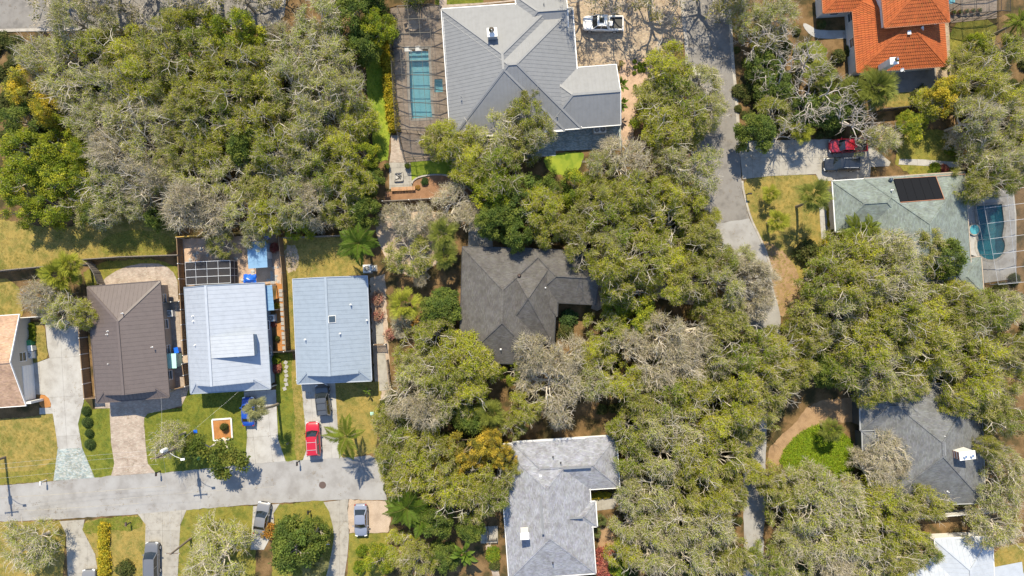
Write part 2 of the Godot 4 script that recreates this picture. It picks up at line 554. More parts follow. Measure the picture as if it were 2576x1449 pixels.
func ground() -> void:
	# one sheet out to the horizon, open only where the pools are dug
	var holes: Array[Rect2] = []
	for p in [poly("d", [1016, 128, 1122, 128, 1122, 312, 1016, 312]), poly("d", [2436, 498, 2546, 498, 2546, 664, 2436, 664])]:
		holes.append(Rect2(p[0], p[2] - p[0]))
	var xs := [-500.0, 500.0]
	var zs := [-500.0, 500.0]
	for h in holes:
		xs.append_array([h.position.x, h.end.x])
		zs.append_array([h.position.y, h.end.y])
	xs.sort()
	zs.sort()
	var m := MB.new()
	for i in xs.size() - 1:
		for j in zs.size() - 1:
			var mid := Vector2((xs[i] + xs[i + 1]) * 0.5, (zs[j] + zs[j + 1]) * 0.5)
			if holes.any(func(h): return h.has_point(mid)):
				continue
			m.quad(Vector3(xs[i], 0, zs[j]), Vector3(xs[i + 1], 0, zs[j]), Vector3(xs[i + 1], 0, zs[j + 1]), Vector3(xs[i], 0, zs[j + 1]), Vector3.UP)
	solo("ground", m.mesh(), M["litter"], "brown leaf litter and sandy soil under the trees and between the lots", "ground", Vector3.ZERO, 0.0, "", "structure")

	# lawns and beds lie lowest
	var L := func(n, fr, a, mat, y, label, cat, soft := 1): sheet(n, ragged(rounded(poly(fr, a), soft), 0.35, 0.10), y, mat, label, cat)
	L.call("lawn", "d", [-60, 545, 60, 560, 150, 580, 250, 545, 330, 540, 445, 560, 448, 645, 330, 648, 205, 655, 130, 672, -60, 682], "dry_grass", 0.030, "rough dry field grass behind the fence above the brown-roofed house", "grass field")
	L.call("grass_strip", "d", [250, 600, 330, 575, 440, 590, 446, 640, 330, 644, 250, 640], "grass", 0.036, "greener weedy strip along the fence above the brown-roofed house", "grass")
	L.call("lawn", "d", [-60, 705, 45, 700, 60, 790, 50, 800, -60, 800], "dry_grass", 0.030, "yellowed back lawn above the tan shingle roof at the left edge", "lawn")
	L.call("lawn", "d", [205, 660, 445, 648, 450, 740, 225, 760], "grass", 0.030, "small green lawn wrapped round the curved paver patio", "lawn")
	L.call("lawn", "02", [-180, 268, 120, 258, 300, 240, 305, 228, 400, 218, 432, 400, 436, 490, 405, 730, -180, 775], "dry_grass", 0.030, "tan front lawn left of the wide concrete driveway", "lawn", 0)
	L.call("grass_strip", "02", [-180, 690, 100, 660, 300, 650, 425, 560, 408, 728, -180, 770], "grass", 0.036, "greener roadside edge of the tan front lawn", "grass")
	L.call("lawn", "02", [640, 120, 700, 190, 835, 180, 840, 440, 868, 600, 840, 700, 715, 708, 615, 480, 585, 300], "green_grass", 0.030, "narrow green lawn with four clipped bushes between two driveways", "lawn", 0)
	L.call("lawn", "02", [1430, 20, 1890, 40, 1870, 300, 1870, 420, 1858, 605, 1520, 645, 1175, 670, 1110, 600, 1085, 260, 1110, 215, 1365, 180], "green_grass", 0.030, "green front lawn between the paver driveway and the palm", "lawn", 0)
	L.call("lawn", "12", [145, -230, 270, -240, 300, -60, 350, 0, 388, 480, 352, 578, 222, 585, 165, 400], "green_grass", 0.030, "narrow green strip of lawn left of the red car's driveway", "lawn", 0)
	L.call("grass_strip", "12", [270, -180, 310, -180, 350, 0, 385, 480, 352, 574, 290, 570, 300, 300, 270, 0], "dry_grass", 0.036, "straw-coloured grass along the red car's driveway", "grass")
	L.call("lawn", "12", [590, -20, 950, -20, 930, 300, 900, 520, 640, 560, 620, 430], "dry_grass", 0.030, "tan front lawn under the feather palm", "lawn", 0)
	L.call("lawn", "11", [190, 335, 760, 325, 830, 620, 310, 660, 330, 1190, 215, 1190], "dry_grass", 0.030, "olive back lawn above the pale blue roof", "lawn", 0)
	L.call("sand_patch", "11", [210, 405, 320, 400, 322, 600, 215, 612], "sand", 0.036, "bare sandy square in the back lawn by the fence", "sand")
	L.call("lawn", "02", [-180, 1045, 460, 1032, 495, 1115, 475, 1500, -180, 1500], "dry_grass", 0.030, "patchy lawn below the street at the lower left corner", "lawn", 0)
	L.call("lawn", "02", [622, 1100, 650, 1030, 1050, 985, 1105, 1060, 1092, 1500, 750, 1500, 720, 1280], "dry_grass", 0.030, "lawn with the yellow hedge below the street", "lawn", 0)
	L.call("grass_strip", "02", [620, 1100, 650, 1030, 1050, 985, 1095, 1060, 1000, 1110, 850, 1100, 700, 1130, 640, 1130], "green_grass", 0.036, "green street edge of the lawn with the yellow hedge", "grass")
	L.call("lawn", "02", [1400, 950, 1900, 915, 1935, 950, 1925, 1500, 1340, 1500, 1360, 1060], "grass", 0.030, "yellow-green lawn below the street left of the dark parked car", "lawn", 0)
	L.call("lawn", "12", [165, 908, 510, 880, 560, 960, 585, 1080, 588, 1150, 545, 1449, 120, 1449, 140, 1010, 130, 975], "grass", 0.030, "lawn with a mailbox right of the dark parked car", "lawn", 0)
	L.call("lawn", "12", [705, 1128, 1000, 1125, 960, 1500, 685, 1500], "grass", 0.030, "lawn below the sandy parking place of the silver car", "lawn", 0)
	L.call("lawn", "d", [1866, 452, 1932, 442, 2052, 437, 2098, 455, 2100, 610, 2050, 650, 2010, 720, 2005, 800, 1955, 790, 1900, 590, 1872, 500], "dry_grass", 0.030, "yellow-green front lawn with palms right of the side road", "lawn")
	L.call("bare_patch", "d", [1905, 600, 1960, 620, 2010, 680, 2020, 760, 1985, 800, 1950, 790, 1925, 690], "tan_mulch", 0.036, "worn brown patch in the lawn beside the side road", "soil")
	L.call("lawn", "d", [2258, 330, 2400, 325, 2425, 400, 2410, 436, 2250, 440], "grass", 0.030, "small lawn crossed by the white path above the green roof", "lawn")
	L.call("lawn", "d", [2380, 50, 2510, 45, 2500, 130, 2450, 180, 2410, 235, 2380, 240], "grass", 0.030, "olive lawn right of the orange tile roof", "lawn")
	L.call("lawn", "d", [2230, 225, 2400, 215, 2400, 265, 2225, 280], "dry_grass", 0.030, "straw-coloured grass below the orange tile roof", "lawn")
	L.call("lawn", "d", [1985, 110, 2080, 100, 2080, 185, 2010, 200], "green_grass", 0.030, "bright green lawn under the dead white tree", "lawn")
	L.call("lawn", "d", [918, 90, 976, 85, 985, 400, 945, 410, 925, 270], "turf", 0.030, "bright green side lawn left of the screened pool", "lawn")
	L.call("lawn", "w4", [320, 845, 620, 815, 1010, 800, 1180, 900, 1160, 1240, 1080, 1170, 1000, 1110, 900, 1050, 800, 1020, 660, 1015, 540, 1025, 430, 1050, 370, 1090, 340, 1120], "turf", 0.030, "lush green lawn with a curved stone edge below the screened pool", "lawn", 0)
	L.call("putting_green", "d", [1366, 396, 1405, 384, 1472, 380, 1466, 402, 1455, 428, 1435, 438, 1390, 440, 1374, 422], "turf", 0.034, "vivid green putting green below the grey metal roof", "putting green", 2)
	L.call("mulch_bed", "w4", [350, 1110, 430, 1050, 660, 1015, 900, 1050, 1160, 1240, 1150, 1320, 870, 1345, -20, 1380, -20, 1250, 350, 1240], "mulch", 0.026, "brown mulch bed inside the curved stone edge", "mulch bed", 0)
	L.call("pebble_bed", "d", [1553, 150, 1600, 148, 1628, 145, 1662, 200, 1640, 225, 1606, 235, 1596, 300, 1592, 362, 1556, 366], "pebbles", 0.030, "pale peach pebble bed right of the grey metal roof", "pebble bed")
	L.call("mulch_bed", "d", [1500, -60, 1712, -60, 1708, 28, 1640, 36, 1580, 22, 1510, 16], "orange_mulch", 0.030, "orange-brown mulch bed above the white pickup", "mulch bed")
	L.call("mulch_bed", "d", [1596, 300, 1660, 330, 1760, 340, 1780, 480, 1700, 500, 1600, 420], "mulch", 0.024, "dark red-brown mulch under the oaks left of the side road", "mulch bed")
	L.call("mulch_path", "32", [-20, 600, 20, 470, 110, 380, 200, 300, 290, 180, 400, 120, 640, 100, 650, 290, 480, 290, 400, 305, 290, 345, 180, 430, 100, 560, 60, 680], "tan_mulch", 0.022, "tan mulch path curving round the bright ground cover", "path", 0)
	L.call("mulch_bed", "d", [1505, 1325, 1535, 1330, 1548, 1360, 1545, 1449, 1500, 1449], "tan_mulch", 0.024, "orange mulch bed right of the pale shingle roof", "mulch bed")
	L.call("soil_patch", "11", [880, 150, 1420, 130, 1480, 330, 1330, 600, 1100, 640, 950, 480], "sand", 0.020, "pale bare soil among the leafless shrubs above the dark roof", "soil")
	L.call("rock_garden", "w1", [140, 130, 1185, 90, 1240, 300, 1250, 620, 290, 640, 200, 640, 190, 300], "pebbles", 0.026, "tan and orange stone garden behind the white roof", "rock garden", 0)
	L.call("mulch_bed", "w1", [1190, 620, 1252, 620, 1300, 1345, 1185, 1350], "orange_mulch", 0.030, "orange mulch strip with stepping stones beside the white roof", "mulch bed", 0)
	L.call("side_yard", "d", [418, 760, 462, 750, 478, 980, 430, 1000], "sand", 0.012, "sandy side yard between the brown roof and the fence", "soil", 0)
	L.call("side_yard", "d", [930, 700, 968, 690, 985, 1000, 945, 1010], "sand", 0.012, "dusty side yard right of the pale blue roof", "soil", 0)
	L.call("lawn", "d", [2490, 1380, 2600, 1360, 2600, 1470, 2500, 1470], "dry_grass", 0.030, "dry yellow grass right of the white roof in the lower right corner", "lawn")
	L.call("lawn", "w3", [700, 0, 1400, -30, 1400, 40, 700, 95], "green_grass", 0.020, "strip of dark grass above the grey metal roof", "lawn", 0)

	# roads
	roads()
	# paved places
	driveways()


func lay(n: String, p: PackedVector2Array, y: float, mat: String, label: String, category: String) -> MeshInstance3D:
	paved.append(p)
	return sheet(n, p, y, mat, label, category)


# a slab pavement: a joint bed with separate slabs on it
func slabs(n: String, p: PackedVector2Array, y: float, mat: String, label: String, category: String, across: float, along: float, turn := 0.0, off := Vector2.ZERO) -> Node3D:
	paved.append(p)
	var t := thing(n, label, category, Vector3.ZERO, 0.0, "", "structure")
	var m := MB.new()
	m.col = Color(0.55, 0.53, 0.5)
	m.sheet(p, y - 0.018, 0.04)
	part(t, "joint_bed", m.mesh(), M[mat])
	var b := Transform2D(turn, Vector2.ZERO)
	var lo := Vector2(1e9, 1e9)
	var hi := -lo
	for v in p:
		var q: Vector2 = b.affine_inverse() * v
		lo = lo.min(q)
		hi = hi.max(q)
	for i in range(floori((lo.x - off.x) / across), ceili((hi.x - off.x) / across) + 1):
		for j in range(floori((lo.y - off.y) / along), ceili((hi.y - off.y) / along) + 1):
			var x0 := off.x + i * across + 0.012
			var y0 := off.y + j * along + 0.012
			var x1 := x0 + across - 0.024
			var y1 := y0 + along - 0.024
			var cell := PackedVector2Array([b * Vector2(x0, y0), b * Vector2(x1, y0), b * Vector2(x1, y1), b * Vector2(x0, y1)])
			for q in Geometry2D.intersect_polygons(p, cell):
				var s := MB.new()
				s.col = g(rng.randf_range(0.92, 1.04))
				s.sheet(q, y + rng.randf_range(-0.003, 0.003), 0.018)
				if s.v.size():
					part(t, "slab", s.mesh(), M[mat])
	return t


func kerb_line(label: String, frame: String, a: Array, w: float, h: float) -> void:
	var p := poly(frame, a)
	p = rounded(p, 1, false)
	var t := thing("kerb", label, "kerb", Vector3.ZERO, 0.0, "", "structure")
	for i in p.size() - 1:
		var d := p[i].distance_to(p[i + 1])
		var n := maxi(1, roundi(d / 3.0))
		for k in n:
			var a0 := p[i].lerp(p[i + 1], float(k) / n)
			var a1 := p[i].lerp(p[i + 1], float(k + 1) / n - 0.02 / d)
			var m := MB.new()
			m.col = g(rng.randf_range(0.88, 1.05))
			m.bar(Vector3(a0.x, h * 0.5, a0.y), Vector3(a1.x, h * 0.5, a1.y), w, h)
			part(t, "kerb_stone", m.mesh(), M["kerb"])


func roads() -> void:
	lay("road", ragged(poly("d", [-120, 1232, 0, 1221, 140, 1210, 280, 1197, 433, 1187, 633, 1167, 717, 1160, 844, 1152, 930, 1146, 958, 1158, 968, 1200, 966, 1225, 974, 1258, 877, 1256, 817, 1259, 730, 1263, 644, 1268, 500, 1280, 350, 1293, 150, 1306, 0, 1312, -120, 1319]), 0.6, 0.07), 0.045, "road", "pale grey dead-end street across the lower left", "road")
	var r := MB.new()
	for a in [[[0, 1252, 200, 1240, 420, 1222], 0.10], [[300, 1255, 560, 1232, 690, 1224], 0.07], [[60, 1285, 260, 1272, 350, 1266], 0.08]]:
		var q := rounded(poly("d", a[0]), 1, false)
		for i in q.size() - 1:
			var s := (q[i + 1] - q[i]).orthogonal().normalized() * float(a[1]) * 0.5
			r.quad(Vector3(q[i].x + s.x, 0.049, q[i].y + s.y), Vector3(q[i + 1].x + s.x, 0.049, q[i + 1].y + s.y), Vector3(q[i + 1].x - s.x, 0.049, q[i + 1].y - s.y), Vector3(q[i].x - s.x, 0.049, q[i].y - s.y), Vector3.UP)
	r.col = g(0.8)
	solo("road_seam", r.mesh(), M["concrete"], "faint sealed seams along the pale dead-end street", "road seam", Vector3.ZERO, 0.0, "", "structure")
	lay("road", poly("d", [1718, -120, 1832, -120, 1832, 0, 1840, 147, 1849, 247, 1862, 400, 1867, 483, 1885, 550, 1792, 563, 1778, 540, 1752, 480, 1738, 350, 1727, 213, 1722, 103]), 0.045, "asphalt", "grey asphalt side road running down from the top edge", "road")
	lay("road", ragged(poly("d", [1792, 563, 1885, 550, 1906, 590, 1928, 640, 1950, 740, 1965, 800, 1960, 900, 1930, 1000, 1925, 1200, 1925, 1290, 1920, 1350, 1925, 1560, 1868, 1560, 1872, 1350, 1868, 1250, 1870, 1000, 1885, 900, 1875, 800, 1850, 700, 1815, 620]), 0.8, 0.08), 0.049, "road", "paler narrow lane carrying on under the oaks from the asphalt", "road")
	kerb_line("pale concrete kerb along the left side of the asphalt side road", "d", [1713, -100, 1715, 0, 1720, 60, 1726, 105, 1729, 213, 1737, 320, 1750, 470], 0.42, 0.10)
	kerb_line("pale concrete kerb along the right side of the asphalt side road", "d", [1834, -100, 1834, 0, 1842, 147, 1852, 247, 1858, 340], 0.42, 0.10)
	kerb_line("low kerb between the side road and the lawn with palms", "d", [1867, 455, 1870, 483, 1888, 550, 1908, 590, 1930, 640, 1945, 700], 0.26, 0.09)
	lay("road", ragged(poly("d", [-120, -120, 716, -120, 716, 40, 690, 58, 640, 69, 300, 75, -120, 80]), 0.8, 0.05), 0.045, "asphalt", "purplish grey road under bare trees at the upper left", "road")
	kerb_line("long white kerb below the road at the upper left", "d", [-110, 80, 0, 77, 200, 74, 420, 71, 643, 70, 676, 64, 704, 48, 716, 20, 717, -80], 0.40, 0.10)


func driveways() -> void:
	# left house
	var d0 := poly("z6", [530, 230, 915, 240, 985, 1165, 985, 1195])
	d0.append_array(poly("02", [590, 300, 622, 482, 437, 490, 428, 400, 400, 222, 300, 228, 300, 180, 385, 178, 388, 150, 372, 108, 340, 82, 308, 78]))
	d0.append_array(poly("z6", [380, 1110, 380, 740, 440, 735, 585, 680, 560, 560]))
	slabs("driveway", d0, 0.06, "white_concrete", "wide pale concrete driveway right of the tan shingle roof", "driveway", 3.1, 5.3, -0.06, Vector2(0.9, 0.4))
	lay("driveway_apron", poly("02", [437, 490, 622, 482, 716, 706, 405, 730]), 0.062, "grey_paver", "blue-grey paver apron where the wide concrete driveway meets the street", "driveway")
	sheet("mulch_bed", rounded(poly("02", [300, 80, 340, 82, 375, 110, 386, 150, 384, 176, 300, 180]), 1), 0.055, "orange_mulch", "tan mulch quarter round beside the left house's garage", "mulch bed")
	sheet("grass_strip", ragged(rounded(poly("z6", [345, 255, 525, 275, 548, 560, 580, 670, 440, 735, 380, 735, 345, 500]), 1), 0.4, 0.08), 0.056, "dry_grass", "strip of weedy grass between the left house and its driveway", "grass")
	# brown house
	lay("driveway", ragged(poly("d", [230, 745, 250, 716, 268, 697, 290, 683, 320, 670, 353, 663, 400, 663, 423, 673, 437, 686, 447, 706, 449, 756, 462, 950, 476, 975, 470, 994, 457, 1021, 403, 1034, 372, 1040, 363, 1052, 363, 1066, 367, 1120, 372, 1166, 392, 1189, 280, 1197, 288, 1166, 280, 1113, 277, 1046, 277, 1027, 240, 1027]), 0.5, 0.02), 0.06, "pink_paver", "pinkish paver driveway, side path and curved patio round the brown-roofed house", "driveway")
	# white-roofed house
	slabs("driveway", poly("d", [614, 985, 694, 980, 700, 1106, 719, 1160, 617, 1168, 622, 1100]), 0.06, "white_concrete", "pale concrete driveway right of the shaggy palm", "driveway", 2.3, 4.2, -0.09, Vector2(0.3, 0.1))
	# pale blue house
	slabs("driveway", poly("d", [757, 955, 842, 945, 846, 1010, 853, 1120, 860, 1151, 762, 1158, 773, 1126]), 0.06, "white_concrete", "pale concrete driveway under the red car and the dark boxy car", "driveway", 2.2, 4.6, -0.07, Vector2(0.6, 1.0))
	slabs("walkway", poly("w2", [1045, 480, 1135, 480, 1155, 812, 1060, 818]), 0.06, "concrete", "tan concrete walk beside the pale blue roof, above the gate", "path", 5.0, 3.2)
	slabs("walkway", poly("w2", [1075, 908, 1165, 905, 1205, 1330, 1100, 1345]), 0.06, "concrete", "tan concrete walk beside the pale blue roof, below the gate", "path", 5.0, 3.0)
	# below the street
	slabs("driveway", poly("02", [450, 1035, 640, 1022, 625, 1100, 720, 1285, 752, 1500, 515, 1500, 500, 1130]), 0.06, "concrete", "grey concrete driveway left of the yellow hedge", "driveway", 2.6, 4.8)
	slabs("driveway", poly("02", [1040, 980, 1410, 948, 1362, 1060, 1340, 1500, 1090, 1500, 1100, 1060]), 0.06, "concrete", "grey concrete driveway under the dark grey car at the bottom edge", "driveway", 2.5, 4.8, 0.02, Vector2(1.1, 0.0))
	slabs("driveway", poly("12", [-20, 922, 180, 903, 132, 975, 140, 1100, 60, 1250, -40, 1250]), 0.06, "white_concrete", "short concrete driveway under the dark silver parked car", "driveway", 2.6, 4.4)
	slabs("driveway", poly("12", [510, 892, 700, 868, 690, 940, 697, 1010, 702, 1150, 690, 1300, 660, 1500, 520, 1500, 575, 1250, 590, 1150, 582, 1080, 552, 960]), 0.06, "concrete", "concrete driveway left of the silver car", "driveway", 2.9, 4.5)
	sheet("parking_place", ragged(poly("12", [700, 872, 985, 885, 1020, 1000, 1000, 1122, 705, 1126, 690, 1000]), 0.4, 0.12), 0.055, "sand", "sandy parking place under the silver car", "parking place")
	# by the big metal-roofed house
	lay("driveway", poly("d", [1418, -120, 1716, -120, 1718, 60, 1720, 108, 1663, 134, 1634, 144, 1557, 152, 1556, 166, 1440, 178]), 0.04, "sand_paver", "sandy paver forecourt under the white pickup", "driveway")
	lay("patio", poly("d", [1130, 340, 1562, 316, 1563, 373, 1398, 380, 1398, 392, 1130, 405]), 0.05, "grey_paver", "shaded grey paver patio below the grey metal roof", "patio")
	lay("path", poly("w4", [60, 480, 170, 480, 180, 570, 272, 850, 36, 850, 60, 700]), 0.05, "pink_paver", "pinkish paver path running down to the fire pit", "path")
	slabs("patio", poly("w4", [36, 852, 320, 852, 335, 1000, 350, 1210, 36, 1210]), 0.05, "concrete", "pale slab patio round the square fire pit", "patio", 1.2, 1.2, -0.04)
	lay("path", poly("w3", [150, 190, 350, 130, 770, 75, 1400, 40, 1932, -10, 1932, 12, 1300, 75, 860, 110, 400, 180, 180, 215]), 0.05, "pink_paver", "narrow reddish paver path above the grey metal roof", "path")
	lay("path", poly("w3", [765, -40, 870, -40, 870, 80, 765, 85]), 0.046, "pink_paver", "short reddish paver path from the top edge to the grey metal roof", "path")
	# right side
	slabs("driveway", poly("d", [1858, 355, 2000, 352, 2092, 350, 2185, 362, 2240, 408, 2236, 418, 2190, 420, 2188, 452, 2060, 456, 2052, 438, 1932, 443, 1868, 451]), 0.06, "concrete", "concrete driveway under the red pickup and the black car", "driveway", 3.6, 4.4)
	slabs("path", poly("d", [2262, 400, 2320, 401, 2405, 408, 2420, 422, 2260, 414]), 0.06, "white_concrete", "white path crossing the small lawn above the green roof", "path", 1.3, 2.5)
	slabs("path", poly("d", [2060, 520, 2077, 520, 2084, 599, 2066, 601]), 0.06, "white_concrete", "short white path beside the green roof's left wall", "path", 2.0, 2.4)
	lay("path", rounded(poly("30", [270, 170, 330, 200, 365, 230, 660, 230, 660, 290, 400, 295, 320, 270, 262, 200]), 1), 0.055, "white_concrete", "curved pale path left of the orange tile roof", "path")
	lay("path", poly("z4", [1590, 280, 1655, 280, 1690, 1040, 1510, 1040, 1490, 820, 1625, 800]), 0.055, "sand_paver", "speckled paver walk along the right side of the orange tile roof", "path")
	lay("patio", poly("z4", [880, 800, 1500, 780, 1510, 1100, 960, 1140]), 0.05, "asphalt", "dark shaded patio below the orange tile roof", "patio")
	slabs("path", poly("z2", [1000, 690, 1320, 668, 1260, 780, 1090, 800]), 0.05, "concrete", "pale concrete walk right of the pale shingle roof", "path", 1.5, 2.0)
	lay("path", poly("z2", [-10, 1150, 40, 1120, 130, 1449, 60, 1449]), 0.05, "pink_paver", "worn stone path left of the pale shingle roof", "path")
	lay("patio", poly("z2", [-60, 960, 110, 950, 112, 1120, -60, 1125]), 0.046, "concrete", "shaded patio with railings left of the pale shingle roof", "patio")
	lay("driveway", ragged(poly("21", [600, 560, 780, 560, 1400, 650, 1400, 860, 900, 760, 760, 830, 640, 900, 600, 880]), 0.5, 0.1), 0.05, "pink_paver", "pale paver drive in the shade right of the dark roof", "driveway")
	lay("patio", poly("11", [1610, 130, 1760, 120, 1790, 430, 1600, 430]), 0.046, "concrete", "small shaded patio above the dark shingle roof", "patio")


# ------------------------------------------------------------------ houses
# one roof plane: "seam" metal panels, "tile" courses or a "shingle" sheet
func roof_face(house: Node3D, ps: PackedVector3Array, style: String, mat: Material, step := 0.5) -> void:
	var nn := Vector3.ZERO
	for i in ps.size():
		nn += (ps[i] - ps[0]).cross(ps[(i + 1) % ps.size()] - ps[0])
	nn = nn.normalized()
	if nn.y < 0.0:
		nn = -nn
	var eu := Vector3.UP.cross(nn).normalized()
	var ev := nn.cross(eu).normalized()
	if ev.y < 0.0:
		ev = -ev
	var o := ps[0]
	var flat := PackedVector2Array()
	var lo := Vector2(1e9, 1e9)
	var hi := -lo
	for p in ps:
		var q := Vector2((p - o).dot(eu), (p - o).dot(ev))
		flat.append(q)
		lo = lo.min(q)
		hi = hi.max(q)
	if style == "shingle":
		var m := MB.new()
		m.face(ps, nn, o, eu, ev)
		for i in m.v.size():
			m.uv2[i] = Vector2(m.v[i].x, m.v[i].z)
		part(house, "roof_slope", m.mesh(), mat)
		return
	if style == "seam":
		var i := 0
		var u := lo.x
		while u < hi.x - 0.02:
			var strip := PackedVector2Array([Vector2(u, lo.y - 1), Vector2(u + step, lo.y - 1), Vector2(u + step, hi.y + 1), Vector2(u, hi.y + 1)])
			for q in Geometry2D.intersect_polygons(flat, strip):
				var m := MB.new()
				m.col = g(rng.randf_range(0.985, 1.012))
				var up := PackedVector3Array()
				var v0 := 1e9
				var v1 := -1e9
				for w in q:
					up.append(o + eu * w.x + ev * w.y)
					if w.x < u + 0.03:
						v0 = minf(v0, w.y)
						v1 = maxf(v1, w.y)
				m.face(up, nn, o, eu, ev)
				if v1 > v0 + 0.1:
					m.col = g(0.95)
					m.box(o + eu * (u + 0.02) + ev * ((v0 + v1) * 0.5) + nn * 0.010, Vector3(0.025, v1 - v0, 0.022), Basis(eu, ev, nn))
				part(house, "roof_panel", m.mesh(), mat)
			u += step
			i += 1
		return
	# clay tiles: one part per course, each course lifted at its lower edge and rolled along its length
	var v := lo.y
	while v < hi.y - 0.05:
		var vt := minf(v + step, hi.y)
		var spans: Array = []
		for h: float in [v + 0.001, vt - 0.001]:
			var a := 1e9
			var b := -1e9
			for k in flat.size():
				var p := flat[k]
				var q := flat[(k + 1) % flat.size()]
				if (p.y - h) * (q.y - h) <= 0.0 and absf(p.y - q.y) > 1e-6:
					var x := p.x + (q.x - p.x) * (h - p.y) / (q.y - p.y)
					a = minf(a, x)
					b = maxf(b, x)
			spans.append(Vector2(a, b))
		if spans[0].x < spans[0].y:
			var m := MB.new()
			var n := maxi(2, int((spans[0].y - spans[0].x) / 0.15))
			var prev: Array = []
			for k in n + 1:
				var t := float(k) / n
				var ub: float = lerpf(spans[0].x, spans[0].y, t)
				var ut: float = lerpf(spans[1].x, maxf(spans[1].y, spans[1].x), t)
				var roll := 0.055 if k % 2 else 0.0
				var cur := [o + eu * ub + ev * v + nn * (0.05 + roll), o + eu * ut + ev * (vt + 0.02) + nn * roll, o + eu * ub + ev * v - nn * 0.01]
				if prev:
					m.col = g(1.0) if k % 2 else g(0.94)
					if (k / 2) % 2 == 0 and rng.randf() < 0.35:
						m.col = Color(rng.randf_range(0.75, 1.12), rng.randf_range(0.78, 1.15), rng.randf_range(0.8, 1.3))
					m.quad(prev[0], cur[0], cur[1], prev[1], nn)
					m.quad(prev[0], cur[0], cur[2], prev[2], -ev)
				prev = cur
			part(house, "tile_course", m.mesh(), mat)
		v += step


func ridge(house: Node3D, p: Vector3, q: Vector3, mat: Material, w := 0.3, h := 0.07, n := "ridge_cap") -> void:
	if p.distance_to(q) < 0.05:
		return
	var m := MB.new()
	m.bar(p + Vector3.UP * (h * 0.35), q + Vector3.UP * (h * 0.35), w, h)
	part(house, n, m.mesh(), mat)


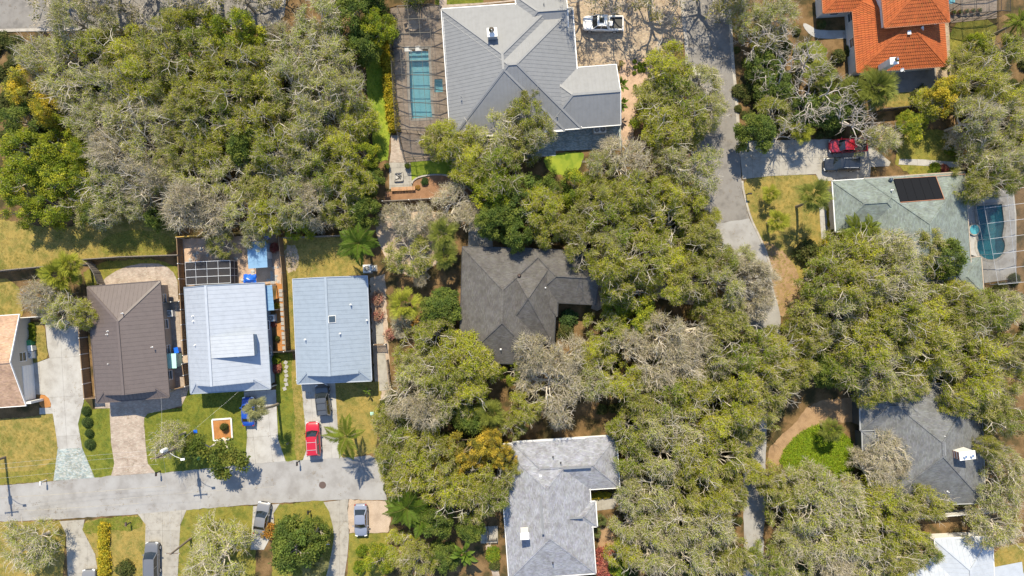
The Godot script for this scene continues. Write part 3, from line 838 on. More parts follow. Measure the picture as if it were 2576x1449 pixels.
# One roofed block of a house over its four eave corners (NW, NE, SE, SW in the photograph), which stand at height `eave`.
# axis "z": the ridge runs north-south. ends: north/west end, south/east end: hip, gable or dutch.
func wing(house: Node3D, frame: String, a: Array, eave: float, pitch: float, axis: String, e0: String, e1: String, style: String, mat: Material, o := {}) -> Dictionary:
	var A := F(frame, a[0], a[1], eave)
	var B := F(frame, a[2], a[3], eave)
	var C := F(frame, a[4], a[5], eave)
	var D := F(frame, a[6], a[7], eave)
	var ctr := (A + B + C + D) * 0.25
	var ux := ((B - A) + (C - D)).normalized()
	var uz := Vector3.UP.cross(ux) * -1.0
	if uz.dot(D - A) < 0.0:
		uz = -uz
	var hx := ((B - A).dot(ux) + (C - D).dot(ux)) * 0.25
	var hz := ((D - A).dot(uz) + (C - B).dot(uz)) * 0.25
	var w := hx if axis == "z" else hz          # half width across the ridge
	var l := hz if axis == "z" else hx
	var ea := ux if axis == "z" else uz
	var er := uz if axis == "z" else ux
	var off: float = o.get("off", 0.0)
	var rise := pitch * w
	var trim: Material = o.get("trim", M["white_trim"])
	var wall: Material = o.get("wall", M["white_wall"])
	var step: float = o.get("step", 0.5)
	var capm: Material = o.get("cap", mat)
	var gd: float = o.get("dutch", 1.4)
	var P := func(s: float, r: float, h: float) -> Vector3: return ctr + ea * s + er * r + Vector3.UP * h
	var in0 := minf(w, l) if e0 == "hip" else 0.0
	var in1 := minf(w, l) if e1 == "hip" else 0.0
	if in0 + in1 > 2.0 * l:
		in0 = l
		in1 = l
	var r0 := -l + in0
	var r1 := l - in1
	if e0 == "dutch":
		r0 = -l + gd - 0.45
	if e1 == "dutch":
		r1 = l - gd + 0.45
	var R0: Vector3 = P.call(off, r0, rise)
	var R1: Vector3 = P.call(off, r1, rise)
	var t := gd / w
	for s: float in [-1.0, 1.0]:
		var q := PackedVector3Array([P.call(s * w, -l, 0.0), P.call(s * w, l, 0.0)])
		if e1 == "dutch":
			var k := lerpf(s * w, off, t)
			q.append(P.call(k, l - gd, rise * t))
			q.append(P.call(k, l - gd + 0.45, rise * t))
		q.append(R1)
		if R0.distance_to(R1) > 0.05:
			q.append(R0)
		if e0 == "dutch":
			var k := lerpf(s * w, off, t)
			q.append(P.call(k, -l + gd - 0.45, rise * t))
			q.append(P.call(k, -l + gd, rise * t))
		roof_face(house, q, style, mat, step)
	for e: Array in [[e0, -1.0, R0], [e1, 1.0, R1]]:
		var s: float = e[1]
		var kind: String = e[0]
		if kind == "hip":
			roof_face(house, PackedVector3Array([P.call(-w, s * l, 0.0), P.call(w, s * l, 0.0), e[2]]), style, mat, step)
			ridge(house, P.call(-w, s * l, 0.0), e[2], capm, o.get("capw", 0.28))
			ridge(house, P.call(w, s * l, 0.0), e[2], capm, o.get("capw", 0.28))
		elif kind == "dutch":
			var a0: Vector3 = P.call(lerpf(-w, off, t), s * (l - gd), rise * t)
			var a1: Vector3 = P.call(lerpf(w, off, t), s * (l - gd), rise * t)
			roof_face(house, PackedVector3Array([P.call(-w, s * l, 0.0), P.call(w, s * l, 0.0), a1, a0]), style, mat, step)
			ridge(house, P.call(-w, s * l, 0.0), a0, capm, 0.2)
			ridge(house, P.call(w, s * l, 0.0), a1, capm, 0.2)
			var m := MB.new()
			m.tri(a0, a1, P.call(off, s * (l - gd), rise - 0.03), er * s)
			part(house, "gable_wall", m.mesh(), wall)
		else:
			var m := MB.new()
			var rr := s * (l - 0.4)
			var f := 1.0 - 0.4 / w
			m.tri(P.call(-w * f, rr, 0.0), P.call(w * f, rr, 0.0), P.call(off * f, rr, rise * f), er * s)
			part(house, "gable_wall", m.mesh(), wall)
			for q: float in [-1.0, 1.0]:
				ridge(house, P.call(q * w, s * (l - 0.03), -0.08), P.call(off, s * (l - 0.03), rise - 0.08), trim, 0.1, 0.2, "rake_board")
	ridge(house, R0, R1, capm, o.get("capw", 0.3))
	# gutters along the eaves
	for s: float in [-1.0, 1.0]:
		ridge(house, P.call(s * (w + 0.05), -l, -0.08), P.call(s * (w + 0.05), l, -0.08), trim, 0.09, 0.14, "gutter")
	for e: Array in [[e0, -1.0], [e1, 1.0]]:
		if e[0] != "gable":
			ridge(house, P.call(-w, float(e[1]) * (l + 0.05), -0.08), P.call(w, float(e[1]) * (l + 0.05), -0.08), trim, 0.12, 0.14, "gutter")
	# walls and their windows
	var b := Basis(ea, Vector3.UP, er)
	var m := MB.new()
	var iw := w - 0.45
	var il := l - 0.45
	for s: float in [-1.0, 1.0]:
		m.box(ctr + ea * (s * (iw - 0.1)) + Vector3.DOWN * (eave * 0.5 + 0.06), Vector3(0.2, eave - 0.12, il * 2.0), b)
		m.box(ctr + er * (s * (il - 0.1)) + Vector3.DOWN * (eave * 0.5 + 0.06), Vector3(iw * 2.0 - 0.41, eave - 0.12, 0.2), b)
	m.box(ctr + Vector3.DOWN * 0.1, Vector3(iw * 2.0, 0.04, il * 2.0), b)
	part(house, "wall", m.mesh(), wall)
	if o.get("windows", true):
		for s: float in [-1.0, 1.0]:
			var r := -il + 1.8
			while r < il - 1.2:
				window(house, ctr + ea * (s * iw) + er * r + Vector3.UP * (1.5 - eave), Basis(er * -s, Vector3.UP, ea * s))
				r += 3.4
	return {"ctr": ctr, "ea": ea, "er": er, "w": w, "l": l, "rise": rise, "eave": eave}


func window(house: Node3D, at: Vector3, b: Basis, size := Vector2(1.1, 1.2)) -> void:
	if not M.has("window_mesh"):
		var f := MB.new()
		f.box(Vector3(0, size.y * 0.5 + 0.04, 0.02), Vector3(size.x + 0.16, 0.08, 0.06))
		f.box(Vector3(0, -size.y * 0.5 - 0.04, 0.03), Vector3(size.x + 0.2, 0.08, 0.1))
		for s: float in [-1.0, 1.0]:
			f.box(Vector3(s * (size.x * 0.5 + 0.04), 0, 0.02), Vector3(0.08, size.y, 0.06))
		f.box(Vector3(0, 0, 0.016), Vector3(size.x, 0.05, 0.05))
		M["window_mesh"] = f.mesh()
		M["pane_mesh"] = one_box(Vector3(size.x, size.y, 0.02))
	var w := part(house, "window", M["window_mesh"], M["white_trim"])
	w.transform = Transform3D(b, at)
	part(w, "pane", M["pane_mesh"], M["pane"])


# a point on the roof seen at pixel (x, y) when the roof there stands h above the ground
func pipe(house: Node3D, frame: String, x: float, y: float, h: float, mat := "white_trim", r := 0.06, tall := 0.35) -> void:
	var m := MB.new()
	m.cyl(Vector3.ZERO, r, tall, 8)
	m.box(Vector3(0, 0.0, 0), Vector3(r * 3.4, 0.04, r * 3.4))
	part(house, "vent_pipe", m.mesh(), M[mat]).position = F(frame, x, y, h)


func skylight(house: Node3D, frame: String, x: float, y: float, h: float, size: Vector3, tilt: float, turn := 0.0, frame_mat := "white_trim", glass := "pane") -> void:
	var f := MB.new()
	f.box(Vector3.ZERO, size)
	var o := part(house, "skylight", f.mesh(), M[frame_mat])
	o.position = F(frame, x, y, h)
	o.rotation = Vector3(0, turn, tilt)
	part(o, "pane", one_box(Vector3(size.x - 0.14, 0.03, size.z - 0.14), Vector3(0, size.y * 0.5 + 0.01, 0)), M[glass])


func garage_door(house: Node3D, at: Vector3, b: Basis, w: float, mat := "white_trim") -> void:
	var o: MeshInstance3D = null
	for k in 4:
		var m := MB.new()
		m.box(Vector3(0, 0.27 + k * 0.54, 0), Vector3(w, 0.525, 0.06))
		for j in 4:
			m.box(Vector3(-w * 0.375 + j * w * 0.25, 0.27 + k * 0.54, 0.035), Vector3(w * 0.2, 0.32, 0.02))
		var q := part(house if o == null else o, "garage_door" if o == null else "door_panel", m.mesh(), M[mat])
		if o == null:
			o = q
			o.transform = Transform3D(b, at)


func chimney(house: Node3D, frame: String, x: float, y: float, base: float, top: float, sx: float, sz: float, mat: String, turn := 0.0, pots := 0, cap_mat := "white_trim", over := 0.12) -> Node3D:
	# (x, y) is where the middle of its top shows
	var at := F(frame, x, y, top)
	var m := MB.new()
	m.box(Vector3(0, (base - top) * 0.5, 0), Vector3(sx, top - base, sz))
	var o := part(house, "chimney", m.mesh(), M[mat])
	o.position = at
	o.rotation.y = turn
	var c := MB.new()
	c.box(Vector3(0, 0.05, 0), Vector3(sx + over, 0.1, sz + over))
	part(o, "chimney_cap", c.mesh(), M[cap_mat])
	for k in pots:
		var p := MB.new()
		p.cyl(Vector3((k - (pots - 1) * 0.5) * sx * 0.45, 0.1, 0), 0.2, 0.42, 14, 0.16)
		part(o, "chimney_pot", p.mesh(), M["steel"])
	return o


func houses() -> void:
	var h: Node3D
	var k: Dictionary
	# ---- tan shingle house at the left edge
	h = thing("house", "tan shingle gabled house cut by the left edge, white garage door facing the driveway", "house")
	k = wing(h, "d", [-135, 805, 47, 791, 69, 1020, -115, 1032], 2.5, 0.38, "x", "gable", "gable", "shingle", M["tan_shingle"], {"wall": M["cream_wall"], "windows": false})
	var ew: Vector3 = k.ctr + k.er * (k.l - 0.45)
	window(h, ew + k.ea * -0.4 + Vector3(0.0, -0.55, 0), Basis(k.ea * -1.0, Vector3.UP, k.er))
	garage_door(h, ew + k.ea * 3.1 + k.er * 0.03 + Vector3(0, -2.48, 0), Basis(k.ea * -1.0, Vector3.UP, k.er), 4.6)
	var bm := MB.new()
	bm.box(ew + k.ea * 5.65 + k.er * 0.55 + Vector3(0, -1.2, 0), Vector3(0.3, 2.4, 1.1), Basis(k.ea, Vector3.UP, k.er))
	part(h, "wing_wall", bm.mesh(), M["white_wall"])
	skylight(h, "z6", 38, 460, 3.2, Vector3(1.6, 0.12, 1.5), 0.0, 0.05, "dark_trim")
	# ---- brown metal house
	h = thing("house", "single-storey house with brown standing-seam metal hip roof and paver driveway", "house")
	wing(h, "d", [223, 721, 403, 708, 425, 998, 240, 1014], 2.9, 0.43, "z", "hip", "dutch", "seam", M["brown_metal"], {"wall": M["tan_wall"], "trim": M["brown_trim"], "step": 0.54})
	for p in [[810, 1075, 4.2], [925, 915, 4.9], [822, 1296, 4.0], [1150, 1170, 4.0], [815, 1050, 4.2]]:
		pipe(h, "01", p[0], p[1], p[2], "white_trim", 0.05)
	var cn := W(334, 1004, 0.0)
	garage_door(h, cn + Vector3(-0.2, 0.06, -0.95), Basis(Vector3.UP, 0.04), 4.8)
	# ---- white and light blue metal house
	h = thing("house", "house with white metal roof, bluer left slope and a raised shed dormer", "house")
	k = wing(h, "d", [462, 722, 662, 711, 683, 977, 482, 990], 3.0, 0.52, "z", "gable", "dutch", "seam", M["white_metal"], {"wall": M["blue_wall"], "trim": M["blue_metal"], "step": 0.55, "off": -1.25, "dutch": 1.5})
	var q := MB.new()
	var t0: Vector3 = k.ctr
	var rz: float = k.rise
	var dz0 := -0.4
	var dz1 := 2.35
	var n0: Vector3 = t0 + k.ea * -1.15 + k.er * dz0 + Vector3.UP * (rz - 0.05)
	var n1: Vector3 = t0 + k.ea * -1.15 + k.er * dz1 + Vector3.UP * (rz - 0.05)
	var f0: Vector3 = t0 + k.ea * 4.2 + k.er * dz0 + Vector3.UP * (rz - 0.55)
	var f1: Vector3 = t0 + k.ea * 4.2 + k.er * dz1 + Vector3.UP * (rz - 0.55)
	roof_face(h, PackedVector3Array([f0, f1, n1, n0]), "seam", M["snow_metal"], 0.45)
	var low: float = rz * (k.w - 4.0) / (k.w + 1.25)
	var g0: Vector3 = t0 + k.ea * 4.0 + k.er * (dz0 + 0.12) + Vector3.UP * (low - 0.05)
	var g1: Vector3 = t0 + k.ea * 4.0 + k.er * (dz1 - 0.12) + Vector3.UP * (low - 0.05)
	q.quad(f0 + Vector3(0, -0.06, 0), f1 + Vector3(0, -0.06, 0), g1, g0, k.ea)
	q.tri(f0 + Vector3(0, -0.06, 0), g0, n0 + Vector3(0, -0.08, 0), -k.er)
	q.tri(f1 + Vector3(0, -0.06, 0), g1, n1 + Vector3(0, -0.08, 0), k.er)
	part(h, "dormer_wall", q.mesh(), M["blue_wall"])
	skylight(h, "w1", 369, 1119, 4.4, Vector3(0.55, 0.16, 0.75), 0.5, 0.05, "grey_metal")
	for p in [[284, 972, 4.0], [290, 1028, 4.0], [310, 1288, 4.0], [782, 1412, 4.6]]:
		pipe(h, "w1", p[0], p[1], p[2])
	garage_door(h, W(655, 968, 0.0) + Vector3(0, 0.06, 0.1), Basis(Vector3.UP, 0.05), 4.6)
	# its lean-to, right side
	q = MB.new()
	var l0 := F("w1", 1052, 640, 2.5)
	var l1 := F("w1", 1145, 635, 2.2)
	var l2 := F("w1", 1168, 905, 2.2)
	var l3 := F("w1", 1080, 915, 2.5)
	roof_face(h, PackedVector3Array([l1, l2, l3, l0]), "seam", M["shed_blue"], 0.45)
	for c in [[l1, 0.12], [l2, 0.12]]:
		q.bar(c[0] + Vector3(-0.15, -0.05, 0), Vector3(c[0].x - 0.15, 0, c[0].z), 0.1, 0.1)
	part(h, "lean_to_post", q.mesh(), M["white_trim"])
	# ---- pale blue metal house
	h = thing("house", "house with plain pale blue-grey metal gable roof and one square skylight", "house")
	wing(h, "w2", [95, 75, 940, 15, 1025, 1238, 175, 1252], 3.0, 0.44, "z", "gable", "dutch", "seam", M["blue_metal"], {"wall": M["blue_wall"], "trim": M["white_metal"], "step": 0.55, "dutch": 1.5})
	skylight(h, "w2", 556, 525, 4.9, Vector3(0.95, 0.18, 0.95), -0.41, 0.06)
	for p in [[770, 357, 4.2], [648, 690, 4.7], [248, 758, 4.0], [955, 538, 3.3]]:
		pipe(h, "w2", p[0], p[1], p[2])
	garage_door(h, W(800, 946, 0.0) + Vector3(0, 0.06, 0.2), Basis(Vector3.UP, 0.05), 4.6)
	# ---- big grey metal house
	h = thing("house", "large grey standing-seam metal house of many hips beside the screened pool", "house")
	var gm: Material = M["grey_metal"]
	wing(h, "d", [1107, 23, 1399, 3, 1420, 328, 1137, 348], 3.1, 0.44, "z", "hip", "hip", "seam", gm, {"step": 0.46, "wall": M["white_wall"]})
	wing(h, "d", [1118, 42, 1440, 20, 1462, 322, 1137, 347], 3.13, 0.44, "x", "hip", "hip", "seam", gm, {"step": 0.5, "windows": false})
	wing(h, "d", [1300, -12, 1422, -20, 1432, 83, 1300, 92], 3.1, 0.44, "x", "hip", "gable", "seam", gm, {"step": 0.5, "windows": false})
	wing(h, "d", [1300, 97, 1441, 87, 1446, 168, 1300, 178], 3.1, 0.44, "x", "hip", "hip", "seam", gm, {"step": 0.46, "windows": false})
	wing(h, "d", [1360, 177, 1551, 163, 1562, 313, 1366, 329], 3.1, 0.44, "x", "hip", "gable", "seam", gm, {"step": 0.5})
	var ch := chimney(h, "w3", 1528, 470, 4.6, 6.6, 1.15, 1.0, "grey_wall", 0.07, 0, "white_trim")
	var mm := MB.new()
	mm.cyl(Vector3(-0.05, 0.1, -0.1), 0.24, 0.5, 16)
	mm.cyl(Vector3(-0.05, 0.62, -0.1), 0.36, 0.12, 16, 0.05)
	part(ch, "flue", mm.mesh(), M["steel"])
	for p in [["20", 315, 215, 3.9, 0.07], ["20", 340, 885, 3.6, 0.07], ["20", 240, 575, 4.6, 0.05], ["w3", 1078, 1405, 4.4, 0.05], ["20", 240, 30, 4.0, 0.05]]:
		pipe(h, p[0], p[1], p[2], p[3], "grey_metal", p[4], 0.5)
	# ---- dark shingle house in the middle
	h = thing("house", "dark charcoal shingle house of stepped hips in the middle of the picture", "house")
	var ds: Material = M["dark_shingle"]
	var od := {"wall": M["dark_wall"], "trim": M["dark_trim"], "capw": 0.22}
	wing(h, "z1", [128, 76, 1000, 100, 975, 1350, 40, 1325], 2.9, 0.48, "z", "hip", "hip", "shingle", ds, od)
	wing(h, "z1", [520, 120, 1120, 150, 1110, 1130, 480, 1100], 2.9, 0.49, "x", "hip", "hip", "shingle", ds, od)
	wing(h, "z1", [700, 255, 1150, 272, 1128, 832, 680, 810], 2.9, 0.49, "x", "hip", "hip", "shingle", ds, od)
	wing(h, "z1", [820, 95, 1600, 130, 1535, 705, 830, 660], 2.9, 0.46, "x", "hip", "gable", "shingle", ds, {"wall": M["grey_wall"], "trim": M["dark_trim"], "capw": 0.22})
	for p in [[528, 676, 1.1], [515, 795, 1.1]]:
		skylight(h, "z1", p[0], p[1], 4.75, Vector3(0.48, 0.14, 1.1), 0.33, -0.05, "pink_plastic", "pink_plastic")
	var v := MB.new()
	v.cyl(Vector3.ZERO, 0.14, 0.25, 12)
	for i in 4:
		v.cyl(Vector3(0, 0.25 + i * 0.07, 0), 0.27 - absf(i - 1.2) * 0.05, 0.07, 18, 0.24 - i * 0.045)
	part(h, "turbine_vent", v.mesh(), M["iron"]).position = F("z1", 715, 390, 4.3)
	pipe(h, "z1", 563, 770, 4.9, "white_trim", 0.07)
	pipe(h, "z1", 515, 1188, 3.9, "white_trim", 0.06)
	pipe(h, "z1", 1000, 518, 3.9, "white_trim", 0.09)
	v = MB.new()
	v.bar(F("z1", 447, 945, 4.28), F("z1", 520, 885, 4.62), 0.3, 0.1)
	v.bar(F("z1", 692, 480, 4.55), F("z1", 757, 483, 4.55), 0.1, 0.08)
	part(h, "ridge_vent", v.mesh(), M["white_trim"])
	# ---- pale shingle house at the lower centre
	h = thing("house", "pale lilac-grey shingle house with white gutters and white chimney, lower centre", "house")
	var ps: Material = M["pale_shingle"]
	wing(h, "z2", [225, 135, 985, 85, 1085, 1420, 122, 1495], 2.8, 0.34, "z", "hip", "hip", "shingle", ps, {"capw": 0.2})
	wing(h, "z2", [245, 121, 1280, 55, 1326, 570, 300, 635], 2.8, 0.36, "x", "hip", "hip", "shingle", ps, {"capw": 0.2})
	wing(h, "z2", [700, 735, 1076, 708, 1100, 957, 720, 985], 2.8, 0.38, "x", "hip", "hip", "shingle", ps, {"capw": 0.2})
	v = MB.new()
	v.bar(F("z2", 533, 665, 5.15), F("z2", 560, 1035, 5.15), 0.28, 0.09)
	v.bar(F("z2", 760, 383, 4.42), F("z2", 1035, 366, 4.42), 0.24, 0.09)
	v.bar(F("z2", 825, 877, 3.95), F("z2", 955, 868, 3.95), 0.24, 0.09)
	part(h, "ridge_vent", v.mesh(), M["grey_metal"])
	chimney(h, "z2", 378, 1053, 3.8, 5.9, 0.98, 0.75, "white_wall", 0.06, 0)
	v = MB.new()
	v.box(F("z2", 533, 458, 4.1), Vector3(0.35, 0.25, 0.35))
	part(h, "roof_vent", v.mesh(), M["white_trim"])
	for p in [[735, 325, 3.9], [657, 1320, 3.8], [168, 1055, 3.1], [658, 268, 3.6]]:
		pipe(h, "z2", p[0], p[1], p[2], "dark_trim", 0.06, 0.45)
	# ---- sage green house on the right
	h = thing("house", "sage green shingle house with black solar panels beside the blue pool", "house")
	var sg: Material = M["sage_shingle"]
	wing(h, "z3", [545, 205, 1640, 128, 1735, 1440, 640, 1510], 2.9, 0.40, "z", "hip", "hip", "shingle", sg, {"capw": 0.2, "wall": M["cream_wall"], "trim": M["tan_wall"]})
	wing(h, "z3", [210, 230, 1000, 176, 1035, 728, 240, 778], 2.9, 0.40, "x", "hip", "hip", "shingle", sg, {"capw": 0.2, "wall": M["cream_wall"]})
	wing(h, "z3", [1350, 1085, 1822, 1055, 1850, 1440, 1380, 1480], 2.8, 0.22, "x", "hip", "hip", "shingle", sg, {"capw": 0.2, "wall": M["cream_wall"], "trim": M["tan_wall"]})
	for i in 5:
		var c: Array = []
		for e in [[0.0, 0.0], [1.0, 0.0], [1.0, 1.0], [0.0, 1.0]]:
			var fx := (i + float(e[0]) * 0.97) / 5.0
			var px := lerpf(lerpf(878, 1328, fx), lerpf(947, 1420, fx), e[1])
			var py := lerpf(lerpf(208, 182, fx), lerpf(452, 418, fx), e[1])
			c.append(F("z3", px, py, 3.28 + 1.05 * float(e[1])))
		var s := MB.new()
		s.quad(c[0], c[1], c[2], c[3], Vector3.UP)
		for e in 4:
			s.bar(c[e], c[(e + 1) % 4], 0.06, 0.08)
		part(h, "solar_panel", s.mesh(), M["solar"])
	v = MB.new()
	v.bar(F("z3", 870, 207, 3.25), F("z3", 1650, 152, 3.25), 0.06, 0.06)
	v.bar(F("z3", 945, 460, 4.36), F("z3", 1422, 424, 4.36), 0.07, 0.07)
	v.bar(F("z3", 1332, 180, 3.3), F("z3", 1422, 420, 4.36), 0.06, 0.06)
	part(h, "solar_pipe", v.mesh(), M["terracotta"])
	v = MB.new()
	for i in 4:
		v.cyl(Vector3(0, i * 0.07, 0), 0.28 - i * i * 0.02, 0.07, 16, 0.26 - i * i * 0.022)
	part(h, "roof_vent", v.mesh(), M["pane"]).position = F("z3", 842, 214, 3.3)
	pipe(h, "z3", 852, 328, 3.9)
	v = MB.new()
	v.box(F("z3", 1218, 620, 5.0), Vector3(1.25, 0.14, 0.5), Basis(Vector3.UP, 0.03))
	part(h, "attic_vent", v.mesh(), M["grey_metal"])
	# ---- orange tile house, upper right
	h = thing("house", "two-storey house with bright orange clay tile roofs at the upper right", "house")
	var cl: Material = M["clay"]
	wing(h, "z4", [470, -60, 1575, -130, 1632, 800, 530, 890], 3.0, 0.40, "z", "hip", "hip", "tile", cl, {"step": 0.42, "wall": M["white_wall"], "trim": M["terracotta"]})
	wing(h, "z4", [812, -560, 1600, -620, 1652, 262, 850, 345], 5.7, 0.42, "z", "hip", "hip", "tile", cl, {"step": 0.42, "wall": M["white_wall"], "trim": M["terracotta"]})
	wing(h, "z4", [100, -300, 700, -330, 720, 112, 115, 165], 3.0, 0.42, "x", "hip", "hip", "tile", cl, {"step": 0.42, "wall": M["white_wall"], "trim": M["terracotta"]})
	ch = chimney(h, "z4", 985, 745, 3.4, 6.2, 0.95, 0.75, "white_wall", 0.07, 0)
	mm = MB.new()
	mm.cyl(Vector3(0.1, 0.1, 0), 0.16, 0.45, 14)
	mm.cyl(Vector3(0.1, 0.55, 0), 0.3, 0.2, 18, 0.12)
	part(ch, "flue", mm.mesh(), M["steel"])
	skylight(h, "z4", 1172, 397, 5.0, Vector3(0.45, 0.12, 0.5), 0.0, 0.05, "white_trim", "white_trim")
	pipe(h, "z4", 1322, 345, 4.6, "white_trim", 0.16, 0.3)
	# ---- grey shingle house, lower right
	h = thing("house", "grey shingle house with a big white chimney under oaks, lower right", "house")
	var gs: Material = M["grey_shingle"]
	wing(h, "z5", [330, 70, 1105, 40, 1166, 915, 385, 945], 3.0, 0.40, "z", "hip", "hip", "shingle", gs, {"capw": 0.2, "wall": M["dark_wall"], "trim": M["grey_wall"]})
	wing(h, "z5", [228, 30, 720, 20, 740, 380, 255, 392], 3.0, 0.36, "x", "hip", "hip", "shingle", gs, {"capw": 0.2, "wall": M["dark_wall"], "trim": M["grey_wall"]})
	wing(h, "z5", [255, 395, 700, 380, 720, 660, 268, 670], 2.8, 0.30, "x", "hip", "hip", "shingle", gs, {"capw": 0.2, "wall": M["dark_wall"], "trim": M["grey_wall"]})
	ch = chimney(h, "z5", 1020, 572, 3.3, 6.4, 1.9, 0.95, "white_wall", 0.12, 2)
	mm = MB.new()
	for i in 5:
		mm.box(Vector3(-0.96, -0.25 - 0.5 * i, 0), Vector3(0.02, 0.3, 0.98))
	part(ch, "brick_band", mm.mesh(), M["brick"])
	v = MB.new()
	v.box(F("z5", 850, 525, 5.6), Vector3(0.5, 0.12, 1.7), Basis(Vector3.UP, 0.05))
	part(h, "ridge_vent", v.mesh(), M["grey_metal"])
	pipe(h, "z5", 878, 835, 3.9)
	pipe(h, "z5", 848, 430, 5.3)
	# ---- white house, lower right corner
	h = thing("house", "bright white metal-roofed house in the lower right corner", "house")
	var sn: Material = M["snow_metal"]
	wing(h, "z5", [790, 1180, 1205, 1160, 1222, 1620, 800, 1640], 3.0, 0.30, "z", "hip", "hip", "seam", sn, {"step": 0.6})
	wing(h, "z5", [560, 1330, 1100, 1315, 1110, 1600, 570, 1610], 2.9, 0.28, "x", "hip", "hip", "seam", sn, {"step": 0.6})
	v = MB.new()
	v.quad(F("z5", 1110, 1405, 2.6), F("z5", 1420, 1345, 2.6), F("z5", 1440, 1520, 2.5), F("z5", 1120, 1520, 2.5), Vector3.UP)
	v.box((F("z5", 1110, 1405, 1.3) + F("z5", 1440, 1520, 1.3)) * 0.5, Vector3(4.6, 2.4, 2.0))
	part(h, "flat_roof", v.mesh(), sn)


# ------------------------------------------------------------------ pools and their cages
func sheet_round_hole(n: String, outer: PackedVector2Array, holes: Array, y: float, mat: String, label: String, category: String) -> void:
	# cut into strips through the middle of every hole, so that no piece keeps an inner edge
	var cuts := [-1e4]
	for hl: PackedVector2Array in holes:
		var lo := 1e9
		var hi := -1e9
		for v in hl:
			lo = minf(lo, v.y)
			hi = maxf(hi, v.y)
		cuts.append((lo + hi) * 0.5)
	cuts.append(1e4)
	cuts.sort()
	var m := MB.new()
	for i in cuts.size() - 1:
		var band := PackedVector2Array([Vector2(-500, cuts[i]), Vector2(500, cuts[i]), Vector2(500, cuts[i + 1]), Vector2(-500, cuts[i + 1])])
		var todo: Array = Geometry2D.intersect_polygons(outer, band)
		for hl: PackedVector2Array in holes:
			var next: Array = []
			for q: PackedVector2Array in todo:
				next.append_array(Geometry2D.clip_polygons(q, hl))
			todo = next
		for q: PackedVector2Array in todo:
			m.sheet(q, y, 0.06)
	paved.append(outer)
	solo(n, m.mesh(), M[mat], label, category, Vector3.ZERO, 0.0, "", "structure")


func pool(p: PackedVector2Array, deep: float, level: float, plaster: String, water: String, label: String, coping := true) -> Node3D:
	var t := thing("swimming_pool", label, "swimming pool")
	var m := MB.new()
	m.sheet(p, -deep, 0.0)
	for i in p.size():
		var a := p[i]
		var b := p[(i + 1) % p.size()]
		m.quad(Vector3(a.x, 0.08, a.y), Vector3(b.x, 0.08, b.y), Vector3(b.x, -deep, b.y), Vector3(a.x, -deep, a.y), Vector3((b - a).orthogonal().x, 0, (b - a).orthogonal().y))
	part(t, "basin", m.mesh(), M[plaster])
	m = MB.new()
	m.sheet(p, level, 0.0)
	part(t, "water", m.mesh(), M[water]).set_meta("kind", "structure")
	if coping:
		for i in p.size():
			var a := p[i]
			var b := p[(i + 1) % p.size()]
			var n := maxi(1, roundi(a.distance_to(b) / 0.6))
			for k in n:
				m = MB.new()
				m.col = g(rng.randf_range(0.9, 1.04))
				var u := a.lerp(b, float(k) / n)
				var w := a.lerp(b, float(k + 1) / n)
				m.bar(Vector3(u.x, 0.085, u.y), Vector3(w.x, 0.085, w.y).lerp(Vector3(u.x, 0.085, u.y), 0.02), 0.34, 0.05)
				part(t, "coping_stone", m.mesh(), M["concrete"])
	return t


# a screened cage: posts along the eaves, beams across, purlins along, screen panels between
func cage(label: String, c: Array, nx: int, nz: int, h0: float, h1: float, frame: String, screen: String, sides := [true, true, true, true], thin := 1.0) -> void:
	# c: NW NE SE SW on the ground; the roof rises from h0 at its rim to h1 one bay inside
	var t := thing("pool_enclosure", label, "pool enclosure")
	var P := func(u: float, v: float) -> Vector3:
		var b: Vector3 = (c[0] as Vector3).lerp(c[1], u).lerp((c[3] as Vector3).lerp(c[2], u), v)
		var e := minf(minf(u, 1.0 - u) * nx, 1.0)
		b.y = lerpf(h0, h1, e)
		return b
	for j in nz + 1:
		for i in nx:
			var m := MB.new()
			m.bar(P.call(float(i) / nx, float(j) / nz), P.call(float(i + 1) / nx, float(j) / nz), 0.065 * thin, 0.11 * thin)
			part(t, "beam", m.mesh(), M[frame])
	for i in nx + 1:
		for j in nz:
			var m := MB.new()
			m.bar(P.call(float(i) / nx, float(j) / nz), P.call(float(i) / nx, float(j + 1) / nz), 0.04 * thin, 0.05 * thin)
			part(t, "purlin", m.mesh(), M[frame])
	for i in nx:
		for j in nz:
			var m := MB.new()
			var q := [P.call(float(i) / nx, float(j) / nz), P.call(float(i + 1) / nx, float(j) / nz), P.call(float(i + 1) / nx, float(j + 1) / nz), P.call(float(i) / nx, float(j + 1) / nz)]
			m.quad(q[0], q[1], q[2], q[3], Vector3.UP)
			part(t, "screen_panel", m.mesh(), M[screen])
	var rim: Array = []
	for i in nx:
		rim.append([0, float(i) / nx, 0.0, float(i + 1) / nx, 0.0])
		rim.append([2, float(i) / nx, 1.0, float(i + 1) / nx, 1.0])
	for j in nz:
		rim.append([3, 0.0, float(j) / nz, 0.0, float(j + 1) / nz])
		rim.append([1, 1.0, float(j) / nz, 1.0, float(j + 1) / nz])
	for r in rim:
		if not sides[r[0]]:
			continue
		var a: Vector3 = P.call(r[1], r[2])
		var b: Vector3 = P.call(r[3], r[4])
		var m := MB.new()
		m.bar(a, Vector3(a.x, 0, a.z), 0.05 * thin, 0.05 * thin)
		m.bar(Vector3(a.x, 1.0, a.z), Vector3(b.x, 1.0, b.z), 0.04 * thin, 0.04 * thin)
		part(t, "post", m.mesh(), M[frame])
		m = MB.new()
		m.quad(a, b, Vector3(b.x, 0, b.z), Vector3(a.x, 0, a.z), Vector3.RIGHT)
		part(t, "screen_panel", m.mesh(), M[screen])


